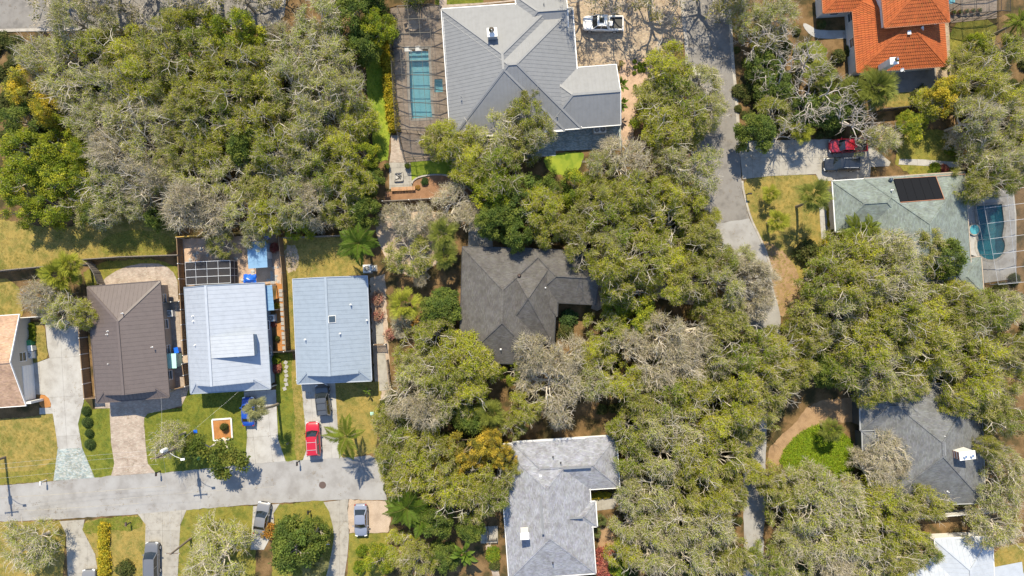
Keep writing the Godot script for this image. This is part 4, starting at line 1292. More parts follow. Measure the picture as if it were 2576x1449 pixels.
func pools() -> void:
	# ---- long pool by the grey metal house
	var main := poly("w3", [300, 705, 618, 690, 628, 900, 660, 1449])
	main[3] = xz(F("w4", 635, 255))
	main.append(xz(F("w4", 330, 272)))
	main[2] = xz(F("w3", 640, 1100))
	main.insert(3, xz(F("w3", 655, 1449)))
	main.append(xz(F("w3", 325, 1449)))
	main.append(xz(F("w3", 310, 900)))
	main.remove_at(4)
	main.insert(4, xz(F("w4", 640, 255)))
	var spa := poly("w3", [690, 1150, 805, 1145, 818, 1330, 692, 1340])
	sheet_round_hole("pool_deck", poly("d", [982, 20, 1112, 18, 1142, 352, 1142, 400, 1022, 408, 1002, 320]), [main, spa], 0.075, "deck_paver", "brown paver deck under the screen cage left of the grey metal roof", "pool deck")
	pool(main, 1.35, -0.06, "pool_plaster", "pool_water", "long turquoise rectangular pool in the dark screen cage")
	pool(spa, 0.9, -0.02, "pool_plaster", "pool_water", "small square spa beside the long turquoise pool", false)
	var st := MB.new()
	st.sheet(poly("w3", [302, 708, 616, 694, 622, 790, 308, 800]), -0.25, 1.0)
	st.sheet(poly("w3", [308, 801, 622, 791, 624, 850, 310, 860]), -0.55, 0.8)
	solo("pool_step", st.mesh(), M["pool_plaster"], "shallow sun shelf and step at the upper end of the long pool", "pool step")
	var lounger := MB.new()
	var prev := Vector3.ZERO
	for i in 13:
		var s := i / 12.0
		var q := Vector3(-0.95 + s * 1.9, 0.28 + 0.12 * sin(s * 6.0) + 0.35 * maxf(0.0, 0.35 - s), 0)
		if i:
			for z: float in [-0.33, 0.0]:
				lounger.quad(prev + Vector3(0, 0, z), q + Vector3(0, 0, z), q + Vector3(0, 0, z + 0.33), prev + Vector3(0, 0, z + 0.33), Vector3.UP)
				lounger.quad(prev + Vector3(0, -0.06, z), q + Vector3(0, -0.06, z), q + Vector3(0, -0.06, z + 0.33), prev + Vector3(0, -0.06, z + 0.33), Vector3.DOWN)
			for z: float in [-0.33, 0.33]:
				lounger.quad(prev + Vector3(0, 0, z), q + Vector3(0, 0, z), q + Vector3(0, -0.3, z), prev + Vector3(0, -0.3, z), Vector3(0, 0, z))
		prev = q
	var lm := lounger.mesh()
	solo("sun_lounger", lm, M["white_plastic"], "white wavy lounger on the pool's sun shelf, left of the pair", "sun lounger", F("w3", 365, 720, -0.3), 0.08, "pool loungers")
	solo("sun_lounger", lm, M["white_plastic"], "white wavy lounger on the pool's sun shelf, right of the pair", "sun lounger", F("w3", 520, 712, -0.3), 0.08, "pool loungers")
	var tb := thing("patio_table", "round patio table at the upper end of the screened pool deck", "table", F("w3", 390, 400))
	var m := MB.new()
	m.cyl(Vector3(0, 0.70, 0), 0.75, 0.04, 24)
	part(tb, "tabletop", m.mesh(), M["sand"])
	m = MB.new()
	m.cyl(Vector3.ZERO, 0.3, 0.70, 12, 0.06)
	part(tb, "pedestal", m.mesh(), M["bronze"])
	var places := [[300, 400, "left"], [480, 395, "right"], [560, 350, "upper right"], [590, 430, "lower right"]]
	for p in places:
		var c := thing("deck_chair", "tan cushioned deck chair %s of the round table under the screen cage" % p[2], "chair", F("w3", p[0], p[1]), 0.3, "deck chairs under the cage")
		part(c, "seat", one_box(Vector3(0.6, 0.14, 0.6), Vector3(0, 0.38, 0)), M["sand"])
		part(c, "backrest", one_box(Vector3(0.6, 0.5, 0.1), Vector3(0, 0.68, -0.3)), M["sand"])
		for s in 4:
			part(c, "leg", one_box(Vector3(0.05, 0.32, 0.05), Vector3(0.26 if s % 2 else -0.26, 0.16, 0.26 if s / 2 else -0.26)), M["bronze"])
	cage("dark bronze screen cage over the long pool left of the grey metal roof", [W(984, 42), W(1110, 34), W(1137, 348), W(1003, 338)], 5, 9, 2.6, 3.3, "bronze", "screen", [true, false, true, true])
	cage("low dark screened porch below the long pool, half under oak branches", [W(1006, 344), W(1136, 356), W(1140, 396), W(1022, 406)], 5, 1, 2.4, 2.7, "bronze", "screen", [false, true, true, true])
	# ---- pool with the round end by the sage green house
	var pb := poly("31", [1560, 100, 1770, 80, 1790, 240, 1775, 330])
	var ctr := F("31", 1680, 405)
	for i in range(-2, 13):
		var a := i * PI / 10.5
		pb.append(xz(ctr) + Vector2(cos(a), sin(a)) * 2.06)
	pb.append_array(poly("31", [1570, 330, 1575, 240]))
	var deck := poly("d", [2432, 485, 2548, 470, 2556, 540, 2556, 700, 2475, 712, 2470, 650, 2440, 640])
	sheet_round_hole("pool_deck", deck, [pb], 0.075, "white_concrete", "white pool deck right of the sage green roof", "pool deck")
	pool(pb, 1.6, -0.08, "teal_plaster", "deep_water", "deep blue pool with a rounded end right of the sage green roof")
	var rs := thing("spa", "round raised spa beside the deep blue pool", "spa", F("31", 1548, 285))
	m = MB.new()
	m.cyl(Vector3(0, 0, 0), 0.80, 0.30, 24)
	part(rs, "rim", m.mesh(), M["concrete"])
	m = MB.new()
	m.cyl(Vector3(0, 0.30, 0), 0.64, 0.012, 24)
	part(rs, "water", m.mesh(), M["teal_plaster"])
	cage("white-framed screen cage over the deep blue pool with the rounded end", [W(2438, 492), W(2545, 478), W(2556, 708), W(2478, 716)], 2, 6, 2.5, 3.0, "aluminium", "screen", [true, false, true, true], 0.6)
	# ---- corner of a third pool at the top
	sheet_round_hole("pool_deck", poly("z4", [1640, -300, 2240, -330, 2240, 225, 1660, 285]), [], 0.075, "deck_paver", "tan paver deck in the screen cage at the upper right", "pool deck")
	sheet("pool_water", poly("z4", [1640, -300, 1728, -310, 1728, 30, 1700, 46, 1644, 48]), 0.09, "pool_plaster", "corner of a turquoise pool at the top edge", "swimming pool", 0.02)
	cage("dark screen cage at the upper right beside the orange tile roof", [F("z4", 1640, -300), F("z4", 2240, -330), F("z4", 2240, 232), F("z4", 1655, 290)], 4, 4, 2.6, 3.2, "bronze", "screen", [true, false, true, true])
	for i in 5:
		planted_pot("potted plant under the upper right screen cage, %s from the orange roof" % ordinal(i), F("z4", 1690 + i * 78, 165 - i * 6), 0.3, "pots in the upper right cage")
	# ---- small screen room behind the white-roofed house
	cage("white-framed dark screen room behind the white metal roof", [F("w1", 290, 395), F("w1", 765, 375), F("w1", 772, 612), F("w1", 302, 635)], 4, 3, 2.3, 2.6, "aluminium", "dark_screen", [true, true, false, true])


func planted_pot(label: String, at: Vector3, r: float, group := "", mat := "terracotta") -> void:
	var t := thing("potted_plant", label, "potted plant", at, 0.0, group)
	var m := MB.new()
	m.tube(PackedVector3Array([Vector3.ZERO, Vector3(0, r * 1.1, 0), Vector3(0, r * 1.25, 0)]), PackedFloat32Array([r * 0.7, r, r * 1.05]), 14, true)
	part(t, "pot", m.mesh(), M[mat])
	var f := part(t, "foliage", bush_mesh("pot"), M["leaf"])
	f.position.y = r * 1.2
	f.scale = Vector3.ONE * r * 2.0


# ------------------------------------------------------------------ fences
func fence(label: String, frame: String, a: Array, h: float, mat: String, span := 2.4, cap := "", category := "fence", gap := 0.0) -> void:
	var t := thing("fence", label, category)
	for i in range(0, a.size() - 2, 2):
		var p := F(frame, a[i], a[i + 1], h)
		var q := F(frame, a[i + 2], a[i + 3], h)
		p.y = 0.0
		q.y = 0.0
		var l := p.distance_to(q)
		var n := maxi(1, roundi(l / span))
		var z := (q - p) / l
		var b := Basis(z, Vector3.UP, z.cross(Vector3.UP))
		for k in n:
			var u := p.lerp(q, float(k) / n)
			var w := p.lerp(q, float(k + 1) / n)
			var m := MB.new()
			var pl := u.distance_to(w)
			var nb := maxi(1, int(pl / 0.15))
			for j in nb:
				m.col = g(rng.randf_range(0.82, 1.08))
				var hh := h - 0.06 - rng.randf_range(0.0, 0.03)
				m.box(u + z * (pl * (j + 0.5) / nb) + Vector3.UP * (hh * 0.5) + b.z * (0.012 if j % 2 else -0.012), Vector3(pl / nb * (1.0 - gap) - 0.008, hh, 0.022), b)
			m.col = g(0.95)
			m.box((u + w) * 0.5 + Vector3.UP * (h - 0.04), Vector3(pl - 0.02, 0.035, 0.10), b)
			m.box((u + w) * 0.5 + Vector3.UP * 0.5 + b.z * 0.045, Vector3(pl - 0.02, 0.09, 0.04), b)
			part(t, "fence_panel", m.mesh(), M[mat])
			m = MB.new()
			m.box(u + Vector3.UP * (h * 0.5 + 0.03), Vector3(0.11, h + 0.06, 0.11), b)
			if k == n - 1 and i == a.size() - 4:
				m.box(w + Vector3.UP * (h * 0.5 + 0.03), Vector3(0.11, h + 0.06, 0.11), b)
			part(t, "post", m.mesh(), M[cap if cap else mat])


func fences() -> void:
	fence("dark board fence behind the curved patio of the brown-roofed house", "01", [612, 508, 900, 488, 1335, 474], 1.8, "grey_wood", 2.4, "grey_wood")
	fence("grey board fence curving from the field down to the brown-roofed house", "01", [612, 510, 660, 545, 700, 605, 735, 690], 1.7, "grey_wood", 1.6)
	fence("dark wooden fence along the back of the left house's yard", "01", [-180, 612, 0, 592, 410, 553], 1.8, "grey_wood")
	fence("short pale fence above the left house's driveway", "z6", [225, 210, 530, 190], 1.5, "white_wood")
	fence("tall brown panel fence between the wide driveway and the brown-roofed house", "z6", [1040, 30, 912, 252, 940, 640, 985, 1162, 1125, 1152], 1.8, "fence_wood", 2.2, "white_wood")
	fence("long brown fence between the brown roof and the white roof", "w1", [105, 118, 120, 400, 150, 900, 175, 1400], 1.7, "fence_wood", 2.3, "white_wood")
	fence("brown fence from the white roof's left side down to the front lawn", "02", [1372, -150, 1395, 20, 1285, 45], 1.7, "fence_wood", 2.0, "white_wood")
	fence("yellow-capped fence along the back of the stone garden", "w1", [105, 112, 560, 78, 1185, 28, 1192, 118], 1.8, "yellow_wood", 2.4, "yellow_wood")
	fence("weathered brown fence between the white roof and the pale blue roof", "w1", [1212, 115, 1250, 500, 1270, 900, 1292, 1350], 1.8, "fence_wood", 2.2, "grey_wood")
	fence("dark fence along the back of the olive lawn", "11", [205, 345, 420, 335, 700, 325], 1.8, "grey_wood")
	fence("dark gate fence with white rail between the white roof and the pale blue roof", "w1", [1140, 1368, 1270, 1358, 1402, 1346], 1.7, "dark_wood", 1.5, "white_wood", "gate")
	fence("dark side gate with white rail right of the brown roof", "01", [1228, 832, 1350, 826], 1.7, "dark_wood", 1.4, "white_wood", "gate")
	fence("picket gate at the right side of the pale blue roof", "w2", [1032, 818, 1155, 815], 1.6, "fence_wood", 1.5, "white_wood", "gate", 0.3)
	fence("wooden fence with pale top rail below the mulch bed", "w4", [-60, 1370, 300, 1352, 870, 1318, 1200, 1300], 1.8, "grey_wood", 2.4, "white_wood")
	fence("dark fence below the orange tile house's yard", "30", [860, 822, 1250, 782, 1560, 760], 1.7, "dark_wood")
	fence("white fence below the grey shingle house, half under the trees", "z5", [410, 1058, 525, 1046, 850, 1018, 1240, 985], 1.9, "white_wood", 2.0, "white_wood")
	fence("dark rail fence right of the grey shingle house", "z5", [1160, 620, 1330, 608], 1.1, "dark_wood", 1.8)
	fence("slim wooden fence right of the walk by the pale blue house", "w2", [1180, 1000, 1212, 1290], 1.4, "grey_wood", 2.0, "", "fence", 0.35)
	fence("black metal railing on the shaded patio left of the pale shingle roof", "z2", [10, 960, 15, 1105, 100, 1100], 1.0, "dark_wood", 1.2, "", "railing", 0.8)


# ------------------------------------------------------------------ cars
func car(label: String, kind: String, at: Vector3, turn: float, paint: String, o := {}) -> Node3D:
	# the nose points to -z
	var t := thing("parked_pickup" if kind == "pickup" else "parked_car", label, "pickup truck" if kind == "pickup" else "car", at, turn, "parked cars and trucks")
	var L: float = o.get("l", 4.6)
	var Wd: float = o.get("w", 1.84)
	var H: float = o.get("h", 1.65)
	var hood: float = o.get("hood", 0.98)
	var hl := L * 0.5
	var hw := Wd * 0.5
	# lengths as shares of the whole, nose 0 to tail 1
	var cowl: float = {"suv": 0.27, "sedan": 0.29, "pickup": 0.25}[kind]
	var wtop: float = {"suv": 0.40, "sedan": 0.43, "pickup": 0.345}[kind]
	var rtop: float = {"suv": 0.92, "sedan": 0.70, "pickup": 0.575}[kind]
	var rbot: float = {"suv": 0.985, "sedan": 0.84, "pickup": 0.625}[kind]
	var Z := func(s: float) -> float: return -hl + s * L
	var top := func(z: float) -> float:
		var s := (z + hl) / L
		if s < cowl:
			return hood - 0.24 * pow(1.0 - s / cowl, 2.2)
		if kind == "sedan" and s > rbot:
			return hood + 0.02 - 0.10 * (s - rbot) / (1.0 - rbot)
		return hood + 0.02
	var outline := PackedVector2Array()
	var N := 48
	for i in N:
		var a := TAU * i / N
		var cx := cos(a)
		var cz := sin(a)
		var e := 0.30 if cz < 0.0 else 0.26
		outline.append(Vector2(signf(cx) * pow(absf(cx), e) * hw, signf(cz) * pow(absf(cz), 0.30) * hl))
	var st := SurfaceTool.new()
	st.begin(Mesh.PRIMITIVE_TRIANGLES)
	var rings := [[0.0, 0.90, 0.95], [0.14, 0.985, 0.985], [0.5, 1.0, 1.0], [0.80, 0.985, 0.99], [0.95, 0.95, 0.97], [1.0, 0.90, 0.94], [1.012, 0.7, 0.8], [1.02, 0.4, 0.55], [1.02, 0.05, 0.2]]
	var bed0: float = Z.call(0.645)
	for r in rings:
		for p in outline:
			var z: float = p.y * float(r[2])
			var y: float = 0.24 + (float(top.call(z)) - 0.24) * float(r[0])
			if kind == "pickup" and z > bed0 and float(r[0]) > 0.9:
				y = minf(y, 0.72)
			st.set_color(Color.WHITE)
			st.add_vertex(Vector3(p.x * float(r[1]), y, z))
	for i in rings.size() - 1:
		for k in N:
			var a := i * N + k
			var b := i * N + (k + 1) % N
			for q: int in [a, b, a + N, b, b + N, a + N]:
				st.add_index(q)
	st.generate_normals()
	part(t, "body", st.commit(), M[paint])
	# greenhouse
	var b0 := hw * 0.90
	var t0 := hw * 0.74
	var by := hood + 0.01
	var ry := H - 0.05
	var base := [Vector3(-b0, by, Z.call(cowl)), Vector3(b0, by, Z.call(cowl)), Vector3(b0, by, Z.call(rbot)), Vector3(-b0, by, Z.call(rbot))]
	var roof := [Vector3(-t0, ry, Z.call(wtop)), Vector3(t0, ry, Z.call(wtop)), Vector3(t0, ry, Z.call(rtop)), Vector3(-t0, ry, Z.call(rtop))]
	var m := MB.new()
	var bow := Vector3(0, 0.03, -0.14)
	var bm: Vector3 = (base[0] + base[1]) * 0.5 + bow
	var rm: Vector3 = (roof[0] + roof[1]) * 0.5 + bow * 0.5
	m.squad(base[0], bm, rm, roof[0], Vector3(-0.3, 0.7, -0.7), Vector3(0, 0.7, -0.8), Vector3(0, 0.8, -0.6), Vector3(-0.3, 0.8, -0.6))
	m.squad(bm, base[1], roof[1], rm, Vector3(0, 0.7, -0.8), Vector3(0.3, 0.7, -0.7), Vector3(0.3, 0.8, -0.6), Vector3(0, 0.8, -0.6))
	part(t, "windshield", m.mesh(), M["car_glass"])
	m = MB.new()
	m.quad(base[2], base[3], roof[3], roof[2], Vector3(0, 0.3, 1))
	part(t, "rear_window", m.mesh(), M["car_glass"])
	for s in 2:
		var ba: Vector3 = base[0 if s == 0 else 1]
		var bb: Vector3 = base[3 if s == 0 else 2]
		var ra: Vector3 = roof[0 if s == 0 else 1]
		var rb: Vector3 = roof[3 if s == 0 else 2]
		var out := Vector3(-1 if s == 0 else 1, 0.3, 0)
		for k in 2:
			m = MB.new()
			var u0 := 0.02 + k * 0.5
			var u1 := u0 + 0.46
			m.quad(ba.lerp(bb, u0), ba.lerp(bb, u1), ra.lerp(rb, u1), ra.lerp(rb, u0), out)
			part(t, "side_window", m.mesh(), M["car_glass"])
		m = MB.new()
		m.bar(ba, ra, 0.075, 0.075)
		m.bar(bb, rb, 0.11, 0.11)
		m.bar(ba.lerp(bb, 0.5), ra.lerp(rb, 0.5), 0.07, 0.05)
		m.bar(ra, rb, 0.07, 0.06)
		part(t, "pillar", m.mesh(), M[paint])
		# mirror
		m = MB.new()
		m.box(ba + Vector3(out.x * 0.16, 0.08, 0.25), Vector3(0.22, 0.15, 0.10))
		part(t, "mirror", m.mesh(), M[o.get("mirror", paint)])
	# roof skin
	st = SurfaceTool.new()
	st.begin(Mesh.PRIMITIVE_TRIANGLES)
	var rz0: float = Z.call(wtop)
	var rz1: float = Z.call(rtop)
	for j in 7:
		for i in 7:
			var u := i / 6.0 * 2.0 - 1.0
			var w := j / 6.0
			var corner := 1.0 - 0.05 * pow(absf(w * 2.0 - 1.0), 6.0)
			st.set_color(Color.WHITE)
			st.add_vertex(Vector3(u * (t0 + 0.02) * corner, ry + 0.05 - 0.05 * pow(absf(u), 3.0) - 0.05 * pow(absf(w * 2.0 - 1.0), 4.0), lerpf(rz0 - 0.04, rz1 + 0.05, w)))
	for j in 6:
		for i in 6:
			var a := j * 7 + i
			for q: int in [a, a + 1, a + 7, a + 1, a + 8, a + 7]:
				st.add_index(q)
	st.generate_normals()
	part(t, "roof", st.commit(), M[o.get("roof", paint)])
	if o.get("rails", false):
		for s: float in [-1.0, 1.0]:
			m = MB.new()
			m.bar(Vector3(s * t0 * 0.92, ry + 0.08, rz0 + 0.35), Vector3(s * t0 * 0.92, ry + 0.06, rz1 - 0.2), 0.035, 0.04)
			part(t, "roof_rail", m.mesh(), M[o.get("rail_mat", "aluminium")])
		for w: float in ([0.3, 0.72] if o.get("bars", true) else []):
			m = MB.new()
			m.bar(Vector3(-t0 * 0.92, ry + 0.11, lerpf(rz0, rz1, w)), Vector3(t0 * 0.92, ry + 0.11, lerpf(rz0, rz1, w)), 0.04, 0.03)
			part(t, "crossbar", m.mesh(), M[o.get("rail_mat", "aluminium")])
	if o.get("sunroof", false):
		part(t, "sunroof", one_box(Vector3(t0 * 1.0, 0.02, 0.62), Vector3(0, ry + 0.055, rz0 + 0.55)), M["car_glass"])
	if kind == "pickup":
		var bz1 := hl * 0.965
		m = MB.new()
		m.box(Vector3(0, 0.76, (bed0 + bz1) * 0.5), Vector3(Wd * 0.82, 0.04, bz1 - bed0 - 0.1))
		part(t, "bed_liner", m.mesh(), M["black_plastic"])
		m = MB.new()
		for s: float in [-1.0, 1.0]:
			m.box(Vector3(s * hw * 0.90, 0.86, (bed0 + bz1) * 0.5), Vector3(0.13, 0.46, bz1 - bed0))
		m.box(Vector3(0, 0.86, bed0), Vector3(Wd * 0.90, 0.46, 0.08))
		part(t, "bed_side", m.mesh(), M[paint])
		part(t, "tailgate", one_box(Vector3(Wd * 0.92, 0.46, 0.09), Vector3(0, 0.86, bz1)), M[paint])
		part(t, "bumper", one_box(Vector3(Wd * 0.94, 0.16, 0.2), Vector3(0, 0.46, hl + 0.02)), M["steel"])
	for s: float in [-1.0, 1.0]:
		part(t, "headlight", one_box(Vector3(0.36, 0.13, 0.16), Vector3(s * hw * 0.70, 0.66, -hl * 0.945), Basis(Vector3.UP, s * -0.35)), M["lamp_glass"])
		part(t, "taillight", one_box(Vector3(0.16, 0.3, 0.10), Vector3(s * hw * 0.82, 0.80, hl * 0.955)), M["red_glass"])
	for z: float in [Z.call(0.175), Z.call(0.80)]:
		for s: float in [-1.0, 1.0]:
			m = MB.new()
			var ps := PackedVector3Array()
			var rs := PackedFloat32Array()
			for e in [[-0.11, 0.30], [-0.09, 0.34], [0.09, 0.34], [0.115, 0.30]]:
				ps.append(Vector3(e[0], 0, 0))
				rs.append(e[1])
			m.tube(ps, rs, 20, true)
			var wheel := Node3D.new()
			var key := "%d/wheel" % t.get_instance_id()
			var k: int = names.get(key, 0)
			names[key] = k + 1
			wheel.name = "wheel" if k == 0 else "wheel_%03d" % k
			t.add_child(wheel)
			wheel.position = Vector3(s * (hw - 0.085), 0.34, z)
			part(wheel, "tyre", m.mesh(), M["tyre"])
			m = MB.new()
			m.tube(PackedVector3Array([Vector3(-0.118, 0, 0), Vector3(0.118, 0, 0)]), PackedFloat32Array([0.21, 0.21]), 16, true)
			part(wheel, "rim", m.mesh(), M["aluminium"])
	var gr := MB.new()
	gr.box(Vector3(0, 0.56, -hl * 0.985), Vector3(hw * 0.9, 0.2, 0.05))
	part(t, "grille", gr.mesh(), M["black_plastic"])
	return t


func cars() -> void:
	car("bright red SUV with silver roof rack on the driveway above the dead-end street", "suv", W(788, 1104, 0.8), 0.06, "red_paint", {"l": 4.6, "h": 1.75, "rails": true, "mirror": "black_plastic"}).position.y = 0.062
	car("boxy dark grey SUV with black roof bars, its nose in the pale blue house's shadow", "suv", W(812, 1007, 0.8), 0.11, "dark_grey_paint", {"l": 4.2, "h": 1.8, "rails": true, "rail_mat": "black_plastic"}).position.y = 0.062
	car("silver-blue sedan on the sandy parking place, nose away from the street", "sedan", W(908, 1308, 0.7), PI + 0.02, "silver_blue_paint", {"l": 4.35, "w": 1.76, "h": 1.5, "hood": 0.92}).position.y = 0.056
	car("dark silver car half hidden by bushes below the street", "sedan", W(659, 1303, 0.7), -0.16, "silver_paint", {"l": 4.4, "w": 1.78, "h": 1.5, "hood": 0.92}).position.y = 0.062
	car("dark grey minivan at the bottom edge right of the round bush", "suv", W(382, 1410, 0.8), 0.01, "grey_paint", {"l": 4.9, "h": 1.72}).position.y = 0.062
	car("silver car cut by the bottom edge left of the yellow hedge", "sedan", W(226, 1474, 0.7), 0.05, "silver_paint", {"l": 4.5, "h": 1.5, "hood": 0.92}).position.y = 0.062
	car("white crew-cab pickup on the sandy paver forecourt", "pickup", W(1517, 58, 0.9), PI / 2 - 0.01, "white_paint", {"l": 5.4, "w": 1.95, "h": 1.85, "hood": 1.08, "sunroof": true}).position.y = 0.042
	car("dark red pickup half in tree shade, above the black car", "pickup", W(2134, 366, 0.9), PI / 2 + 0.03, "crimson_paint", {"l": 5.0, "w": 1.85, "h": 1.75, "hood": 1.04}).position.y = 0.062
	car("black SUV on the concrete driveway below the red pickup", "suv", W(2117, 413, 0.8), PI / 2 + 0.01, "black_paint", {"l": 4.75, "h": 1.7, "rails": true, "bars": false}).position.y = 0.062
	car("bright blue small car under the shaggy palm", "sedan", W(625, 1035, 0.7), 0.03, "blue_paint", {"l": 3.9, "w": 1.66, "h": 1.45, "hood": 0.9}).position.y = 0.062


# ------------------------------------------------------------------ street furniture
func utility_pole(label: String, foot: Vector3, h: float, arm_turn: float, transformer: bool) -> Vector3:
	var t := thing("utility_pole", label, "utility pole", foot)
	var m := MB.new()
	m.tube(PackedVector3Array([Vector3.ZERO, Vector3(0, h * 0.5, 0), Vector3(0, h, 0)]), PackedFloat32Array([0.17, 0.145, 0.11]), 10, true)
	part(t, "pole", m.mesh(), M["pole_wood"])
	var b := Basis(Vector3.UP, arm_turn)
	m = MB.new()
	m.box(b * Vector3(0, h - 0.7, 0.12), Vector3(1.9, 0.11, 0.10), b)
	part(t, "crossarm", m.mesh(), M["pole_wood"])
	for x: float in [-0.85, -0.3, 0.85]:
		m = MB.new()
		m.cyl(b * Vector3(x, h - 0.65, 0.12), 0.05, 0.18, 8, 0.03)
		part(t, "insulator", m.mesh(), M["lamp_glass"])
	if transformer:
		m = MB.new()
		m.cyl(b * Vector3(0.0, h - 2.6, -0.42), 0.27, 0.95, 16)
		m.cyl(b * Vector3(0.0, h - 1.65, -0.42), 0.28, 0.08, 16, 0.18)
		part(t, "transformer", m.mesh(), M["white_plastic"])
		m = MB.new()
		m.tube(PackedVector3Array([Vector3(0, h - 3.1, 0), b * Vector3(0.9, h - 2.7, 0.5), b * Vector3(1.7, h - 2.75, 0.95)]), PackedFloat32Array([0.04, 0.035, 0.03]), 6)
		part(t, "lamp_arm", m.mesh(), M["aluminium"])
		m = MB.new()
		m.box(b * Vector3(1.85, h - 2.78, 1.03), Vector3(0.5, 0.14, 0.25), b)
		part(t, "lamp_head", m.mesh(), M["white_plastic"])
	return foot + Vector3(0, h, 0)


func wire(label: String, p: Vector3, q: Vector3, sag: float, r := 0.008) -> void:
	var m := MB.new()
	var ps := PackedVector3Array()
	var rs := PackedFloat32Array()
	for i in 25:
		var s := i / 24.0
		ps.append(p.lerp(q, s) - Vector3(0, sag * 4.0 * s * (1.0 - s), 0))
		rs.append(r)
	m.tube(ps, rs, 4)
	solo("overhead_wire", m.mesh(), M["aluminium"], label, "wire", Vector3.ZERO, 0.0, "overhead wires")


func mailbox(label: String, at: Vector3, turn: float, mat: String, post: String) -> void:
	var t := thing("mailbox", label, "mailbox", at, turn, "mailboxes along the street")
	part(t, "post", one_box(Vector3(0.11, 1.15, 0.11), Vector3(0, 0.57, 0)), M[post])
	var m := MB.new()
	m.box(Vector3(0, 1.19, 0.12), Vector3(0.22, 0.13, 0.52))
	m.tube(PackedVector3Array([Vector3(0, 1.25, -0.14), Vector3(0, 1.25, 0.38)]), PackedFloat32Array([0.11, 0.11]), 12, true)
	part(t, "box", m.mesh(), M[mat])
	part(t, "flag", one_box(Vector3(0.02, 0.16, 0.06), Vector3(0.125, 1.3, 0.2)), M["red_glass"])


func street_things() -> void:
	var a := utility_pole("wooden utility pole with transformer and street light by the leaning oak", F("02", 1465, 420), 10.0, 0.1, true)
	var b := utility_pole("wooden utility pole at the left edge, its long shadow across the street", F("02", 40, 552), 10.0, 0.1, true)
	var c := utility_pole("short service pole below the street beside the dark minivan's driveway", F("02", 1440, 1165), 5.6, 0.0, false)
	for k in 3:
		var x: float = [-0.85, -0.3, 0.85][k]
		wire("thin pale power line along the street, %s of three" % ["upper", "middle", "lower"][k], b + Vector3(x * 0.1, -0.45, x), a + Vector3(x * 0.1, -0.45, x), 0.5)
	wire("service wire crossing the street to the short pole", a + Vector3(0.2, -1.4, 0), c + Vector3(0, -0.1, 0), 0.5)
	wire("service wire from the transformer pole to the brown-roofed house", a + Vector3(-0.2, -1.2, 0), W(405, 1000, 3.3), 0.4)
	wire("service wire from the transformer pole to the white-roofed house", a + Vector3(0.2, -1.2, 0), W(600, 985, 3.4), 0.4)
	wire("power line leaving over the left edge", b + Vector3(0, -0.45, 0.3), b + Vector3(-25, -0.45, 2.0), 0.5)
	mailbox("white mailbox on a white post by the tan front lawn", F("02", 352, 722), 0.0, "white_plastic", "white_wood")
	mailbox("dark mailbox at the street corner of the paver driveway", F("02", 1212, 655), 0.0, "black_plastic", "dark_wood")
	mailbox("brown mailbox on the green street edge right of the yellow hedge", F("02", 988, 1042), PI, "iron", "dark_wood")
	mailbox("dark mailbox at the foot of the red car's driveway", F("12", 330, 578), 0.0, "black_plastic", "dark_wood")
	mailbox("dark mailbox on the lawn right of the dark silver car", F("12", 412, 955), PI, "black_plastic", "dark_wood")
	var mh := thing("manhole_cover", "round rusty manhole cover in the middle of the dead-end street", "manhole cover", F("12", 502, 763, 0.05))
	var m := MB.new()
	m.cyl(Vector3(0, -0.02, 0), 0.42, 0.026, 28)
	part(mh, "lid", m.mesh(), M["iron"])
	m = MB.new()
	for i in 28:
		var p := Vector3(cos(TAU * i / 28), 0, sin(TAU * i / 28)) * 0.45
		var q := Vector3(cos(TAU * (i + 1) / 28), 0, sin(TAU * (i + 1) / 28)) * 0.45
		m.bar(p, q, 0.05, 0.02)
	for i in 5:
		m.bar(Vector3(-0.3, 0.008, -0.24 + i * 0.12), Vector3(0.3, 0.008, -0.24 + i * 0.12), 0.02, 0.008)
	part(mh, "ring", m.mesh(), M["iron"])
	for e in [["blue water-meter lid in the green lawn right of the planter's pole", "02", 1475, 358, "blue_plastic", 0.0], ["green utility lid beside the transformer pole", "02", 1505, 562, "green_plastic", 0.0], ["pale blue meter lid in the tan lawn right of the feather palm", "12", 877, 222, "mint_plastic", 0.0]]:
		m = MB.new()
		m.box(Vector3(0, 0.03, 0), Vector3(0.5, 0.06, 0.42))
		m.box(Vector3(0, 0.064, 0), Vector3(0.36, 0.008, 0.06))
		solo("meter_lid", m.mesh(), M[e[4]], e[0], "meter lid", F(e[1], e[2], e[3], 0.035), 0.1)
	var sg := thing("lawn_sign", "small white and blue lawn sign left of the concrete driveway below the street", "sign", F("12", 548, 1195), 0.1)
	part(sg, "board", one_box(Vector3(0.62, 0.45, 0.03), Vector3(0, 0.75, 0), Basis(Vector3.RIGHT, -0.5)), M["white_plastic"])
	part(sg, "stripe", one_box(Vector3(0.5, 0.1, 0.035), Vector3(0, 0.78, 0.002), Basis(Vector3.RIGHT, -0.5)), M["blue_plastic"])
	part(sg, "stake", one_box(Vector3(0.04, 0.6, 0.04), Vector3(0, 0.3, 0)), M["white_wood"])
	var cab := thing("utility_cabinet", "white utility cabinet under oak branches beside the side road", "utility cabinet", F("w5", 1400, 795))
	part(cab, "case", one_box(Vector3(1.05, 0.85, 1.1), Vector3(0, 0.425, 0)), M["white_plastic"])
	part(cab, "lid", one_box(Vector3(1.12, 0.06, 1.16), Vector3(0, 0.88, 0)), M["white_plastic"])
	part(cab, "door", one_box(Vector3(0.9, 0.6, 0.03), Vector3(0, 0.4, 0.565)), M["white_trim"])
	mailbox("dark mailbox on the lawn's edge beside the side road", F("21", 1765, 22), PI / 2, "black_plastic", "dark_wood")


